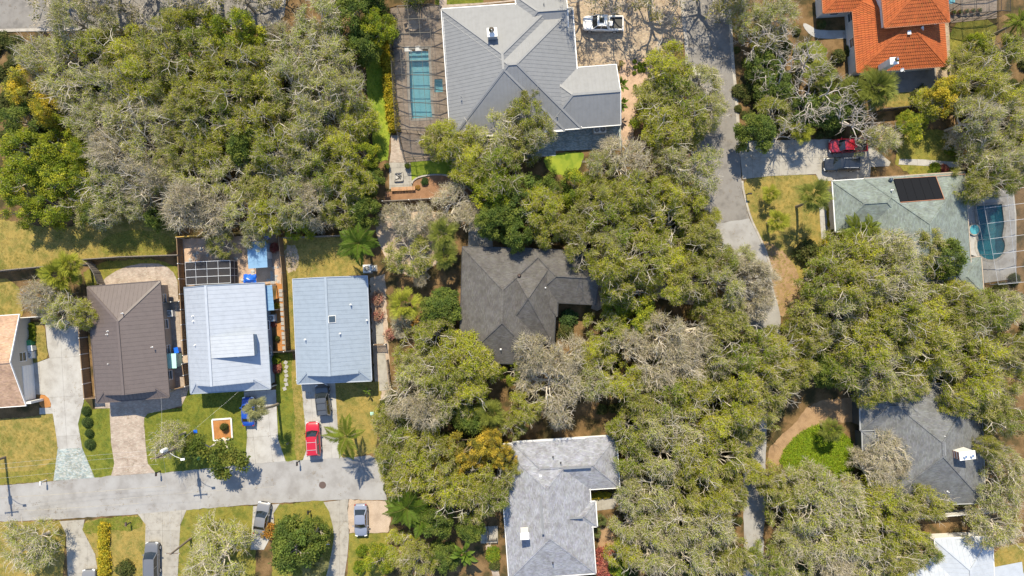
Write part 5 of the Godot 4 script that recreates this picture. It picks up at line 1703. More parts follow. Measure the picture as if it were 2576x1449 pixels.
func air_conditioner(label: String, at: Vector3, s := 0.85) -> void:
	var t := thing("air_conditioner", label, "air conditioner", at, 0.06, "outdoor air conditioners")
	part(t, "pad", one_box(Vector3(s + 0.25, 0.1, s + 0.25), Vector3(0, 0.05, 0)), M["concrete"])
	part(t, "case", one_box(Vector3(s, 0.72, s), Vector3(0, 0.46, 0)), M["white_plastic"])
	var m := MB.new()
	m.cyl(Vector3(0, 0.82, 0), s * 0.42, 0.015, 24)
	part(t, "fan_opening", m.mesh(), M["black_plastic"])
	m = MB.new()
	for r: float in [0.15, 0.27, 0.4]:
		for i in 20:
			m.bar(Vector3(cos(TAU * i / 20) * r * s, 0.845, sin(TAU * i / 20) * r * s), Vector3(cos(TAU * (i + 1) / 20) * r * s, 0.845, sin(TAU * (i + 1) / 20) * r * s), 0.02, 0.02)
	for i in 4:
		var d := Vector3(cos(TAU * i / 8), 0, sin(TAU * i / 8)) * s * 0.42
		m.bar(d + Vector3(0, 0.845, 0), -d + Vector3(0, 0.845, 0), 0.02, 0.02)
	part(t, "fan_guard", m.mesh(), M["white_trim"])


func bin_(label: String, at: Vector3, mat: String, turn := 0.0) -> void:
	var t := thing("trash_bin", label, "trash bin", at, turn, "wheeled bins")
	var m := MB.new()
	var b: Array = []
	for e in [[0.0, 0.23, 0.28], [0.95, 0.29, 0.36]]:
		b.append([Vector3(-e[1], e[0], -e[2]), Vector3(e[1], e[0], -e[2]), Vector3(e[1], e[0], e[2]), Vector3(-e[1], e[0], e[2])])
	for i in 4:
		var k := (i + 1) % 4
		m.quad(b[0][i], b[0][k], b[1][k], b[1][i], b[0][i] + b[0][k])
	part(t, "body", m.mesh(), M[mat])
	part(t, "lid", one_box(Vector3(0.62, 0.06, 0.78), Vector3(0, 0.98, 0), Basis(Vector3.RIGHT, 0.06)), M[mat])


func yard_things() -> void:
	air_conditioner("white air conditioner beside the left house's garage", F("z6", 383, 640))
	air_conditioner("air conditioner between the brown roof and its side gate", F("01", 1300, 915))
	air_conditioner("white air conditioner in the gap right of the white roof", F("w1", 1155, 992))
	air_conditioner("round-fanned air conditioner in the shade below the grey metal roof, left of two", F("20", 635, 990), 0.8)
	air_conditioner("round-fanned air conditioner in the shade below the grey metal roof, right of two", F("20", 680, 985), 0.9)
	air_conditioner("white pool heater by the upper right corner of the pale blue roof, left one", F("11", 845, 580), 1.0)
	air_conditioner("white pool heater by the upper right corner of the pale blue roof, right one", F("11", 892, 575), 0.6)
	bin_("green wheeled bin by the left house's hedge, upper of two", F("z6", 392, 500), "green_plastic", 0.3)
	bin_("white wheeled bin by the left house's hedge, lower of two", F("z6", 412, 560), "white_plastic", 0.1)
	bin_("bright blue bin above the mint shed right of the brown roof", F("01", 1342, 1192, 0.5) * Vector3(1, 0, 1), "blue_plastic", 0.2)
	bin_("blue bin in the upper corner of the stone garden", F("w1", 1110, 115), "blue_plastic", 0.4)
	bin_("dark bin beside the upper side gate of the brown-roofed house", F("01", 1268, 990), "black_plastic", 0.1)
	var o := thing("tool_shed", "small mint green shed between the brown roof and the fence", "shed", F("01", 1338, 1265), 0.05)
	part(o, "wall", one_box(Vector3(1.3, 1.7, 1.7), Vector3(0, 0.85, 0)), M["mint_plastic"])
	part(o, "roof", one_box(Vector3(1.5, 0.08, 1.95), Vector3(0, 1.74, 0), Basis(Vector3(0, 0, 1), 0.06)), M["mint_plastic"])
	part(o, "door", one_box(Vector3(0.7, 1.4, 0.04), Vector3(0, 0.75, 0.87)), M["white_trim"])
	# blue-roofed garden shed
	var s0 := F("w1", 872, 170, 2.3)
	var s1 := F("w1", 1080, 155, 2.3)
	var s2 := F("w1", 1096, 442, 2.3)
	var s3 := F("w1", 888, 458, 2.3)
	o = thing("garden_shed", "garden shed with pale blue sheet roof crossed by branch shadows", "shed")
	for i in 4:
		var m := MB.new()
		m.col = g(rng.randf_range(0.92, 1.05))
		var a := s0.lerp(s3, i / 4.0)
		var b := s1.lerp(s2, i / 4.0)
		var c := s1.lerp(s2, (i + 0.985) / 4.0)
		var d := s0.lerp(s3, (i + 0.985) / 4.0)
		m.quad(a, b, c, d, Vector3.UP)
		m.bar(a, b, 0.05, 0.05)
		part(o, "roof_panel", m.mesh(), M["shed_blue"])
	var sm := MB.new()
	var ce := (s0 + s1 + s2 + s3) * 0.25
	sm.box(Vector3(ce.x, 1.12, ce.z), Vector3((s1 - s0).length() - 0.3, 2.2, (s3 - s0).length() - 0.3), Basis(Vector3.UP, 0.055))
	part(o, "wall", sm.mesh(), M["blue_wall"])
	part(o, "door", one_box(Vector3(0.05, 1.8, 0.9), Vector3(ce.x + (s1 - s0).length() * 0.5 - 0.12, 0.95, ce.z), Basis(Vector3.UP, 0.055)), M["white_trim"])
	# blue tarpaulin heap and garden bits
	var tp := MB.new()
	var hts: Array = []
	for j in 9:
		for i in 9:
			var u := i / 8.0 * 2.0 - 1.0
			var v := j / 8.0 * 2.0 - 1.0
			hts.append(Vector3(u * 0.9 + rng.randf_range(-0.08, 0.08), maxf(0.03, 0.55 * (1.0 - u * u) * (1.0 - v * v) + rng.randf_range(-0.06, 0.08)), v * 0.6 + rng.randf_range(-0.06, 0.06)))
	for j in 8:
		for i in 8:
			tp.quad(hts[j * 9 + i], hts[j * 9 + i + 1], hts[(j + 1) * 9 + i + 1], hts[(j + 1) * 9 + i], Vector3.UP)
	solo("tarpaulin", tp.mesh(), M["blue_plastic"], "crumpled bright blue tarpaulin at the white roof's upper edge", "tarpaulin", F("w1", 905, 565))
	# stepping stones
	var stone := MB.new()
	stone.box(Vector3(0, 0.03, 0), Vector3(0.46, 0.06, 0.46))
	stone.box(Vector3(0, 0.064, 0), Vector3(0.43, 0.01, 0.43))
	var smesh := stone.mesh()
	for i in 13:
		var f := i / 12.0
		solo("stepping_stone", smesh, M["white_concrete"], "square white stepping stone on orange mulch beside the white roof, %s from the top" % ordinal(i), "stepping stone", F("w1", lerpf(1238, 1278, f), 690 + f * 620 + (8 if i % 3 == 0 else 0), 0.035), rng.randf_range(-0.2, 0.2), "stepping stones in the mulch strip")
	for i in 7:
		solo("stepping_stone", smesh, M["white_concrete"], "white stepping stone in the lawn left of the pale blue roof, %s from top" % ordinal(i), "stepping stone", F("w2", 22 + (14 if i % 2 else 6) * (1 if i < 6 else -1), 1020 + i * 50, 0.035), rng.randf_range(-0.6, 0.6), "stepping stones in the lawn")
	# planter frame in the lawn
	o = thing("planter_bed", "square white timber planter bed with orange mulch in the front lawn", "planter")
	var pc := [F("02", 1605, 268), F("02", 1748, 258), F("02", 1757, 412), F("02", 1618, 424)]
	for i in 4:
		var m := MB.new()
		m.bar(pc[i] + Vector3.UP * 0.12, pc[(i + 1) % 4] + Vector3.UP * 0.12, 0.2, 0.24)
		part(o, "timber", m.mesh(), M["white_wood"])
	var pm := MB.new()
	pm.sheet(PackedVector2Array([xz(pc[0]), xz(pc[1]), xz(pc[2]), xz(pc[3])]), 0.14, 0.1)
	part(o, "mulch", pm.mesh(), M["orange_mulch"])
	# fire pit and bench
	o = thing("fire_pit", "square stone fire pit on the pale slab patio", "fire pit", F("w4", 165, 1045), 0.06)
	for i in 4:
		var b := Basis(Vector3.UP, PI / 2 * i)
		for k in 3:
			part(o, "block", one_box(Vector3(0.36, 0.34, 0.2), b * Vector3(-0.37 + k * 0.37, 0.17, 0.54), b), M["concrete"])
	part(o, "ash_bed", one_box(Vector3(0.98, 0.1, 0.98), Vector3(0, 0.1, 0)), M["rock"])
	for i in 7:
		var m := MB.new()
		var d := Vector3(rng.randf_range(-0.35, 0.35), 0.2, rng.randf_range(-0.35, 0.35))
		var e := Vector3.RIGHT.rotated(Vector3.UP, rng.randf() * PI) * 0.32
		m.tube(PackedVector3Array([d - e, d + e]), PackedFloat32Array([0.05, 0.04]), 6, true)
		part(o, "log", m.mesh(), M["dark_wood"])
	o = thing("garden_bench", "long slatted wooden bench below the fire pit", "bench", F("w4", 230, 1212), 0.05)
	for i in 16:
		var m := MB.new()
		m.col = g(rng.randf_range(0.75, 1.15))
		m.box(Vector3(-1.5 + i * 0.2, 0.44, 0), Vector3(0.17, 0.05, 0.5))
		part(o, "slat", m.mesh(), M["deck_wood"])
	for x: float in [-1.4, 0.0, 1.4]:
		part(o, "leg", one_box(Vector3(0.12, 0.41, 0.44), Vector3(x, 0.21, 0)), M["fence_wood"])
	# curved stone edge
	o = thing("stone_edging", "curved pale stone edging between the lush lawn and the mulch bed", "edging")
	var ed := rounded(poly("w4", [345, 1135, 350, 1110, 375, 1085, 430, 1050, 540, 1024, 660, 1014, 800, 1020, 900, 1048, 1000, 1110, 1080, 1170, 1160, 1245]), 2, false)
	for i in ed.size() - 1:
		var m := MB.new()
		m.col = g(rng.randf_range(0.85, 1.1))
		m.bar(Vector3(ed[i].x, 0.09, ed[i].y), Vector3(ed[i + 1].x, 0.09, ed[i + 1].y).lerp(Vector3(ed[i].x, 0.09, ed[i].y), 0.04), 0.2, 0.2)
		part(o, "stone", m.mesh(), M["kerb"])
	planted_pot("potted plant in a dark pot left of the fire pit patio", F("w4", 15, 905), 0.38, "pots by the fire pit", "black_plastic")
	planted_pot("potted plant in a dark pot at the lush lawn's corner", F("w4", 290, 905), 0.38, "pots by the fire pit", "black_plastic")
	# rocks in the stone garden
	var rm := rock_mesh()
	for i in 46:
		var px := 215.0 + rng.randf() * 1000.0
		var py := 215.0 + rng.randf() * 400.0
		if (px > 270 and px < 790 and py > 360) or (px > 850 and px < 1110 and py < 470):
			continue
		var r := solo("garden_rock", rm, M["rock"], "grey stone scattered in the stone garden behind the white roof", "rock", F("w1", px, py, 0.04), rng.randf() * TAU, "stones in the stone garden")
		r.scale = Vector3.ONE * rng.randf_range(0.25, 0.6)
	for i in 14:
		var r := solo("paving_stone", rm, M["white_concrete"], "pale flat stone near the upper right corner of the white roof", "rock", F("w1", 1085 + rng.randf() * 140, 500 + rng.randf() * 110, 0.03), rng.randf() * TAU, "pale flat stones by the white roof")
		r.scale = Vector3(0.5, 0.16, 0.42) * rng.randf_range(0.7, 1.2)
	o = thing("satellite_dish", "small white satellite dish at the orange roof's lower eave", "satellite dish", F("z4", 1065, 862, 3.2))
	var dm := MB.new()
	for i in 20:
		for j in 3:
			var q: Array = []
			for e in [[i, j], [i + 1, j], [i + 1, j + 1], [i, j + 1]]:
				var an := TAU * float(e[0]) / 20.0
				var rr := 0.42 * float(e[1]) / 3.0
				q.append(Vector3(cos(an) * rr * 1.2, rr * rr * 0.5, sin(an) * rr))
			dm.quad(q[0], q[1], q[2], q[3], Vector3.UP)
	var dish := part(o, "dish", dm.mesh(), M["white_plastic"])
	dish.rotation = Vector3(0.5, 0, -0.3)
	dish.position.y = 0.35
	dish.scale = Vector3.ONE * 0.6
	var am := MB.new()
	am.bar(Vector3(0, -0.2, -0.3), Vector3(0, 0.35, 0), 0.05, 0.05)
	am.bar(Vector3(0, 0.35, 0), Vector3(0.15, 0.75, 0.4), 0.03, 0.03)
	part(o, "arm", am.mesh(), M["white_plastic"])
	o = thing("wooden_crate", "weathered open wooden crate on the treetops' edge near the upper left road", "crate", F("10", 403, 178, 0.0) + Vector3(0, 0.0, 0))
	for i in 4:
		var b := Basis(Vector3.UP, PI / 2 * i)
		part(o, "side", one_box(Vector3(0.9 if i % 2 else 0.6, 0.3, 0.05), b * Vector3(0, 0.15, 0.3 if i % 2 == 0 else 0.45), b), M["white_wood"])
	var tl := thing("garden_hoop", "dark ring-shaped garden ornament on the pebble bed", "ornament", F("w5", 662, 775))
	var hm := MB.new()
	for i in 18:
		var p0 := Vector3(cos(TAU * i / 18) * 0.28, 0.3 + sin(TAU * i / 18) * 0.1, sin(TAU * i / 18) * 0.38)
		var p1 := Vector3(cos(TAU * (i + 1) / 18) * 0.28, 0.3 + sin(TAU * (i + 1) / 18) * 0.1, sin(TAU * (i + 1) / 18) * 0.38)
		hm.bar(p0, p1, 0.07, 0.07)
	hm.bar(Vector3(0, 0, 0.38), Vector3(0, 0.35, 0.38), 0.06, 0.06)
	part(tl, "ring", hm.mesh(), M["dark_wood"])


func ordinal(i: int) -> String:
	return ["first", "second", "third", "fourth", "fifth", "sixth", "seventh", "eighth", "ninth", "tenth", "eleventh", "twelfth", "thirteenth", "fourteenth"][i]


func rock_mesh() -> ArrayMesh:
	var m := MB.new()
	var f := FastNoiseLite.new()
	f.frequency = 0.9
	var P := func(i: int, j: int) -> Vector3:
		var a := TAU * i / 10.0
		var b := PI * j / 6.0
		var d := Vector3(cos(a) * sin(b), cos(b), sin(a) * sin(b))
		return d * (0.5 + 0.3 * f.get_noise_3dv(d)) * Vector3(1, 0.6, 1)
	for i in 10:
		for j in 6:
			var a: Vector3 = P.call(i, j)
			var b: Vector3 = P.call(i + 1, j)
			var c: Vector3 = P.call(i + 1, j + 1)
			var d: Vector3 = P.call(i, j + 1)
			m.quad(a, b, c, d, a + c)
	return m.mesh()


# ------------------------------------------------------------------ trees
class TM:
	var v := PackedVector3Array()
	var n := PackedVector3Array()
	var c := PackedColorArray()
	var ix := PackedInt32Array()

	# a tapered twig along points, smooth, cheap
	func tube(ps: PackedVector3Array, r0: float, r1: float, sides: int, col: Color) -> void:
		var x := Vector3(0.31, 0.2, 0.93)
		var last := ps.size() - 1
		for i in ps.size():
			var z := (ps[mini(i + 1, last)] - ps[maxi(i - 1, 0)]).normalized()
			x = (x - z * x.dot(z)).normalized()
			var y := z.cross(x)
			var r := lerpf(r0, r1, float(i) / last)
			var b := v.size()
			for k in sides:
				var a := TAU * k / sides
				var d := x * cos(a) + y * sin(a)
				v.append(ps[i] + d * r)
				n.append(d)
				c.append(col)
			if i < last:
				for k in sides:
					var m := (k + 1) % sides
					ix.append_array([b + k, b + k + sides, b + m, b + m, b + k + sides, b + m + sides])

	# one pointed leaf of four corners, folded a little
	func leaf(p: Vector3, along: Vector3, side: Vector3, nn: Vector3, l: float, w: float, col: Color) -> void:
		var b := v.size()
		var mid := p + along * (l * 0.5)
		v.append(p)
		v.append(mid + side * w)
		v.append(p + along * l)
		v.append(mid - side * w)
		for k in 4:
			n.append(nn)
			c.append(col)
		ix.append_array([b, b + 1, b + 2, b, b + 2, b + 3])

	func arrays() -> Array:
		var a := []
		a.resize(Mesh.ARRAY_MAX)
		a[Mesh.ARRAY_VERTEX] = v
		a[Mesh.ARRAY_NORMAL] = n
		a[Mesh.ARRAY_COLOR] = c
		a[Mesh.ARRAY_INDEX] = ix
		return a


func tm_mesh(parts: Array) -> ArrayMesh:
	var m := ArrayMesh.new()
	for p in parts:
		var t: TM = p[0]
		if t.v.size():
			m.add_surface_from_arrays(Mesh.PRIMITIVE_TRIANGLES, t.arrays())
			m.surface_set_material(m.get_surface_count() - 1, M[p[1]])
	return m


func leaf_clump(t: TM, ctr: Vector3, r: float, flat: float, count: int, size: float, cols: Array, r_: RandomNumberGenerator, up := 1.3) -> void:
	var base: Color = cols[r_.randi_range(0, cols.size() - 1)]
	var kk := r_.randf_range(0.78, 1.2)
	base = Color(base.r * kk * r_.randf_range(0.93, 1.07), base.g * kk, base.b * kk)
	for i in count:
		var d := Vector3(r_.randfn(), r_.randfn(), r_.randfn()).normalized()
		var rr := r * pow(r_.randf(), 0.45)
		var p := ctr + Vector3(d.x * rr, d.y * rr * flat, d.z * rr)
		var nn := (Vector3(r_.randf_range(-1, 1), r_.randf_range(-1, 1), r_.randf_range(-1, 1)) + Vector3(0, up, 0) + d * 0.4).normalized()
		var al := (d * 0.8 + Vector3(r_.randf_range(-1, 1), r_.randf_range(-0.6, 0.6), r_.randf_range(-1, 1)))
		al = (al - nn * al.dot(nn)).normalized()
		var l := size * r_.randf_range(0.65, 1.35)
		var k := r_.randf_range(0.78, 1.45)
		var cc := Color(base.r * k, base.g * k, base.b * k)
		t.leaf(p, al, nn.cross(al), nn, l, l * 0.27, cc)


class Grow:
	var limbs := TM.new()
	var twigs := TM.new()
	var leaves := TM.new()
	var tips: Array = []
	var o: Dictionary
	var r: RandomNumberGenerator
	var bark: Color

	func go(p: Vector3, d: Vector3, length: float, rad: float, lvl: int) -> void:
		var ps := PackedVector3Array([p])
		var dd := d
		var gn: float = o.gnarl
		var segs := 4 if lvl < 2 else 3
		for i in segs:
			dd = (dd + Vector3(r.randf_range(-gn, gn), r.randf_range(-gn, gn) * 0.8, r.randf_range(-gn, gn))).normalized()
			p += dd * (length / segs)
			ps.append(p)
		var k := r.randf_range(0.8, 1.15)
		var col := Color(bark.r * k, bark.g * k, bark.b * k)
		var tgt := limbs if lvl < 2 else twigs
		tgt.tube(ps, rad, rad * 0.62, 6 if lvl < 2 else (4 if lvl < 3 else 3), col)
		var levels: int = o.levels
		if lvl >= levels - 1:
			tips.append([p, dd, lvl])
		if lvl >= levels:
			return
		var kids: int = r.randi_range(o.kids[0], o.kids[1])
		var spin := r.randf() * TAU
		for i in kids:
			var ax := dd.cross(Vector3.UP if absf(dd.y) < 0.9 else Vector3.RIGHT).normalized().rotated(dd, spin + TAU * i / kids + r.randf_range(-0.5, 0.5))
			var nd := dd.rotated(ax, r.randf_range(o.fork[0], o.fork[1]))
			nd.y = nd.y * 0.8 + o.lift
			nd = nd.normalized()
			var at := ps[segs] if i < 2 or lvl == 0 else ps[segs - 1]
			go(at, nd, length * r.randf_range(0.62, 0.82), rad * r.randf_range(0.50, 0.64), lvl + 1)


# a tree of crown radius 4 m and about 8 m height; [trunk, crown]
func grow_tree(sd: int, o: Dictionary) -> Array:
	var G := Grow.new()
	G.o = o
	G.r = RandomNumberGenerator.new()
	G.r.seed = sd
	G.bark = o.bark
	var r := G.r
	var fork_h: float = o.get("fork_h", 2.6)
	G.limbs.tube(PackedVector3Array([Vector3(0, -0.2, 0), Vector3(0.05, fork_h * 0.5, 0.03), Vector3(0, fork_h, 0)]), 0.27, 0.20, 8, G.bark)
	var nl: int = o.limbs
	for i in nl:
		var a := TAU * (i + r.randf_range(-0.3, 0.3)) / nl
		var el: float = r.randf_range(o.elev[0], o.elev[1]) if i > 0 else 1.35
		G.go(Vector3(0, fork_h - 0.15 * (i % 3), 0), Vector3(cos(a) * cos(el), sin(el), sin(a) * cos(el)), float(o.reach) * r.randf_range(0.85, 1.15), float(o.get("rad", 0.15)), 0)
	# bare, bleached limbs that stand out through the leaves
	var keep := G.tips.size()
	var was := G.bark
	for i in int(o.get("snags", 0)):
		var a := r.randf() * TAU
		var el := r.randf_range(0.45, 1.15)
		var k := r.randf_range(0.8, 1.15)
		G.bark = Color(0.58 * k, 0.53 * k, 0.45 * k)
		G.go(Vector3(cos(a) * 0.8, fork_h + 1.5, sin(a) * 0.8), Vector3(cos(a) * cos(el), sin(el), sin(a) * cos(el)), 1.75 * r.randf_range(0.9, 1.25), 0.10, 2)
	G.bark = was
	G.tips.resize(keep)
	var n_leaf: int = o.leaves
	var n_twig: int = o.twigs
	for t in G.tips:
		var p: Vector3 = t[0]
		var d: Vector3 = t[1]
		var share: float = 1.0 if t[2] >= o.levels else 0.6
		if r.randf() < float(o.get("full", 1.0)):
			leaf_clump(G.leaves, p + Vector3(0, 0.05, 0), float(o.clump) * r.randf_range(0.7, 1.25), 0.62, int(n_leaf * share * r.randf_range(0.6, 1.3)), o.size, o.cols, r)
		for k in n_twig:
			var td := (d * 0.5 + Vector3(r.randf_range(-1, 1), r.randf_range(-0.25, 1.0), r.randf_range(-1, 1))).normalized()
			var q := p + td * 0.2
			var td2 := (td + Vector3(r.randf_range(-0.6, 0.6), r.randf_range(-0.4, 0.6), r.randf_range(-0.6, 0.6))).normalized()
			var tl: float = float(o.twig) * r.randf_range(0.5, 1.3)
			var kk := r.randf_range(0.8, 1.2)
			var b: Color = o.get("twig_col", o.bark)
			G.twigs.tube(PackedVector3Array([p, q + td * tl * 0.4, q + td * tl * 0.4 + td2 * tl * 0.6]), 0.027, 0.010, 3, Color(b.r * kk, b.g * kk, b.b * kk))
	return [tm_mesh([[G.limbs, "bark"]]), tm_mesh([[G.leaves, "leaf"], [G.twigs, "bark"]])]


var KINDS := {}
var bushes := {}


func bush_mesh(kind: String) -> ArrayMesh:
	if bushes.has(kind):
		return bushes[kind]
	var r := RandomNumberGenerator.new()
	r.seed = hash(kind) % 10000
	var t := TM.new()
	var s := TM.new()
	# unit bush: radius 0.5, standing on y = 0
	var o: Dictionary = {
		"pot": {"n": 26, "c": [Color(0.10, 0.16, 0.02), Color(0.17, 0.19, 0.03)], "s": 0.16, "r": 0.2, "k": 16},
		"olive": {"n": 70, "c": [Color(0.10, 0.11, 0.03), Color(0.13, 0.13, 0.04), Color(0.08, 0.10, 0.025)], "s": 0.085, "r": 0.13, "k": 40},
		"lime": {"n": 70, "c": [Color(0.16, 0.22, 0.02), Color(0.22, 0.24, 0.02), Color(0.12, 0.19, 0.02)], "s": 0.09, "r": 0.13, "k": 40},
		"yellow": {"n": 60, "c": [Color(0.42, 0.34, 0.03), Color(0.34, 0.31, 0.03), Color(0.50, 0.38, 0.03)], "s": 0.13, "r": 0.14, "k": 26},
		"dark": {"n": 70, "c": [Color(0.045, 0.08, 0.02), Color(0.06, 0.10, 0.025)], "s": 0.10, "r": 0.13, "k": 40},
		"red": {"n": 60, "c": [Color(0.36, 0.10, 0.08), Color(0.28, 0.09, 0.07), Color(0.40, 0.17, 0.11)], "s": 0.09, "r": 0.13, "k": 34},
		"pink": {"n": 40, "c": [Color(0.42, 0.19, 0.15), Color(0.36, 0.22, 0.15)], "s": 0.09, "r": 0.14, "k": 16},
		"orange": {"n": 55, "c": [Color(0.40, 0.19, 0.03), Color(0.34, 0.20, 0.05), Color(0.26, 0.18, 0.05)], "s": 0.09, "r": 0.13, "k": 30},
		"clipped": {"n": 150, "c": [Color(0.07, 0.11, 0.03), Color(0.08, 0.12, 0.035)], "s": 0.06, "r": 0.075, "k": 30}}[kind]
	for i in int(o.n):
		var a := r.randf() * TAU
		var y := pow(r.randf(), 0.7)
		var rad := sqrt(maxf(0.0, 1.0 - y * y)) * (0.42 if kind == "clipped" else r.randf_range(0.26, 0.44))
		var p := Vector3(cos(a) * rad, 0.12 + y * (0.42 if kind == "clipped" else r.randf_range(0.30, 0.52)), sin(a) * rad)
		leaf_clump(t, p, o.r, 0.8, o.k, o.s, o.c, r, 0.7)
		s.tube(PackedVector3Array([Vector3(0, 0, 0), Vector3(p.x * 0.5, p.y * 0.6, p.z * 0.5), p]), 0.02, 0.006, 3, Color(0.20, 0.16, 0.12))
	bushes[kind] = tm_mesh([[t, "leaf"], [s, "bark"]])
	return bushes[kind]


const LANDMARKS := [
	["the brown metal roof", 315, 850], ["the white metal roof", 570, 850], ["the pale blue metal roof", 835, 830], ["the tan shingle roof", 20, 900], ["the grey metal roof", 1330, 170],
	["the turquoise pool", 1060, 220], ["the dark shingle roof", 1300, 760], ["the pale shingle roof", 1395, 1270], ["the sage green roof", 2270, 560], ["the grey shingle roof", 2370, 1100],
	["the orange tile roof", 2270, 80], ["the corner's white roof", 2420, 1400], ["the white pickup", 1518, 58], ["the black car", 2118, 412], ["the red SUV", 788, 1104],
	["the silver-blue sedan", 908, 1306], ["the end of the street", 960, 1210], ["the upper left road", 330, 35], ["the curved patio", 350, 690], ["the stone garden", 570, 640],
	["the fire pit", 1003, 445], ["the putting green", 1420, 410], ["the deep blue pool", 2495, 580], ["the bright ground cover", 2060, 1130], ["the asphalt side road", 1790, 200],
	["the asphalt's lower end", 1850, 580], ["the narrow lane", 1895, 1310], ["the white utility cabinet", 1749, 184], ["the left edge's dry field", 80, 600], ["the wide concrete driveway", 170, 1000],
	["the dark minivan", 383, 1408], ["the white path", 2340, 405], ["the upper right screen cage", 2460, 30], ["the mulch bed", 1080, 475], ["the bottom edge's middle", 1650, 1440],
	["the forest's middle", 520, 300], ["the lower right woods' middle", 1730, 1180], ["the right woods' middle", 2250, 880]]

var tree_rows: Array = []


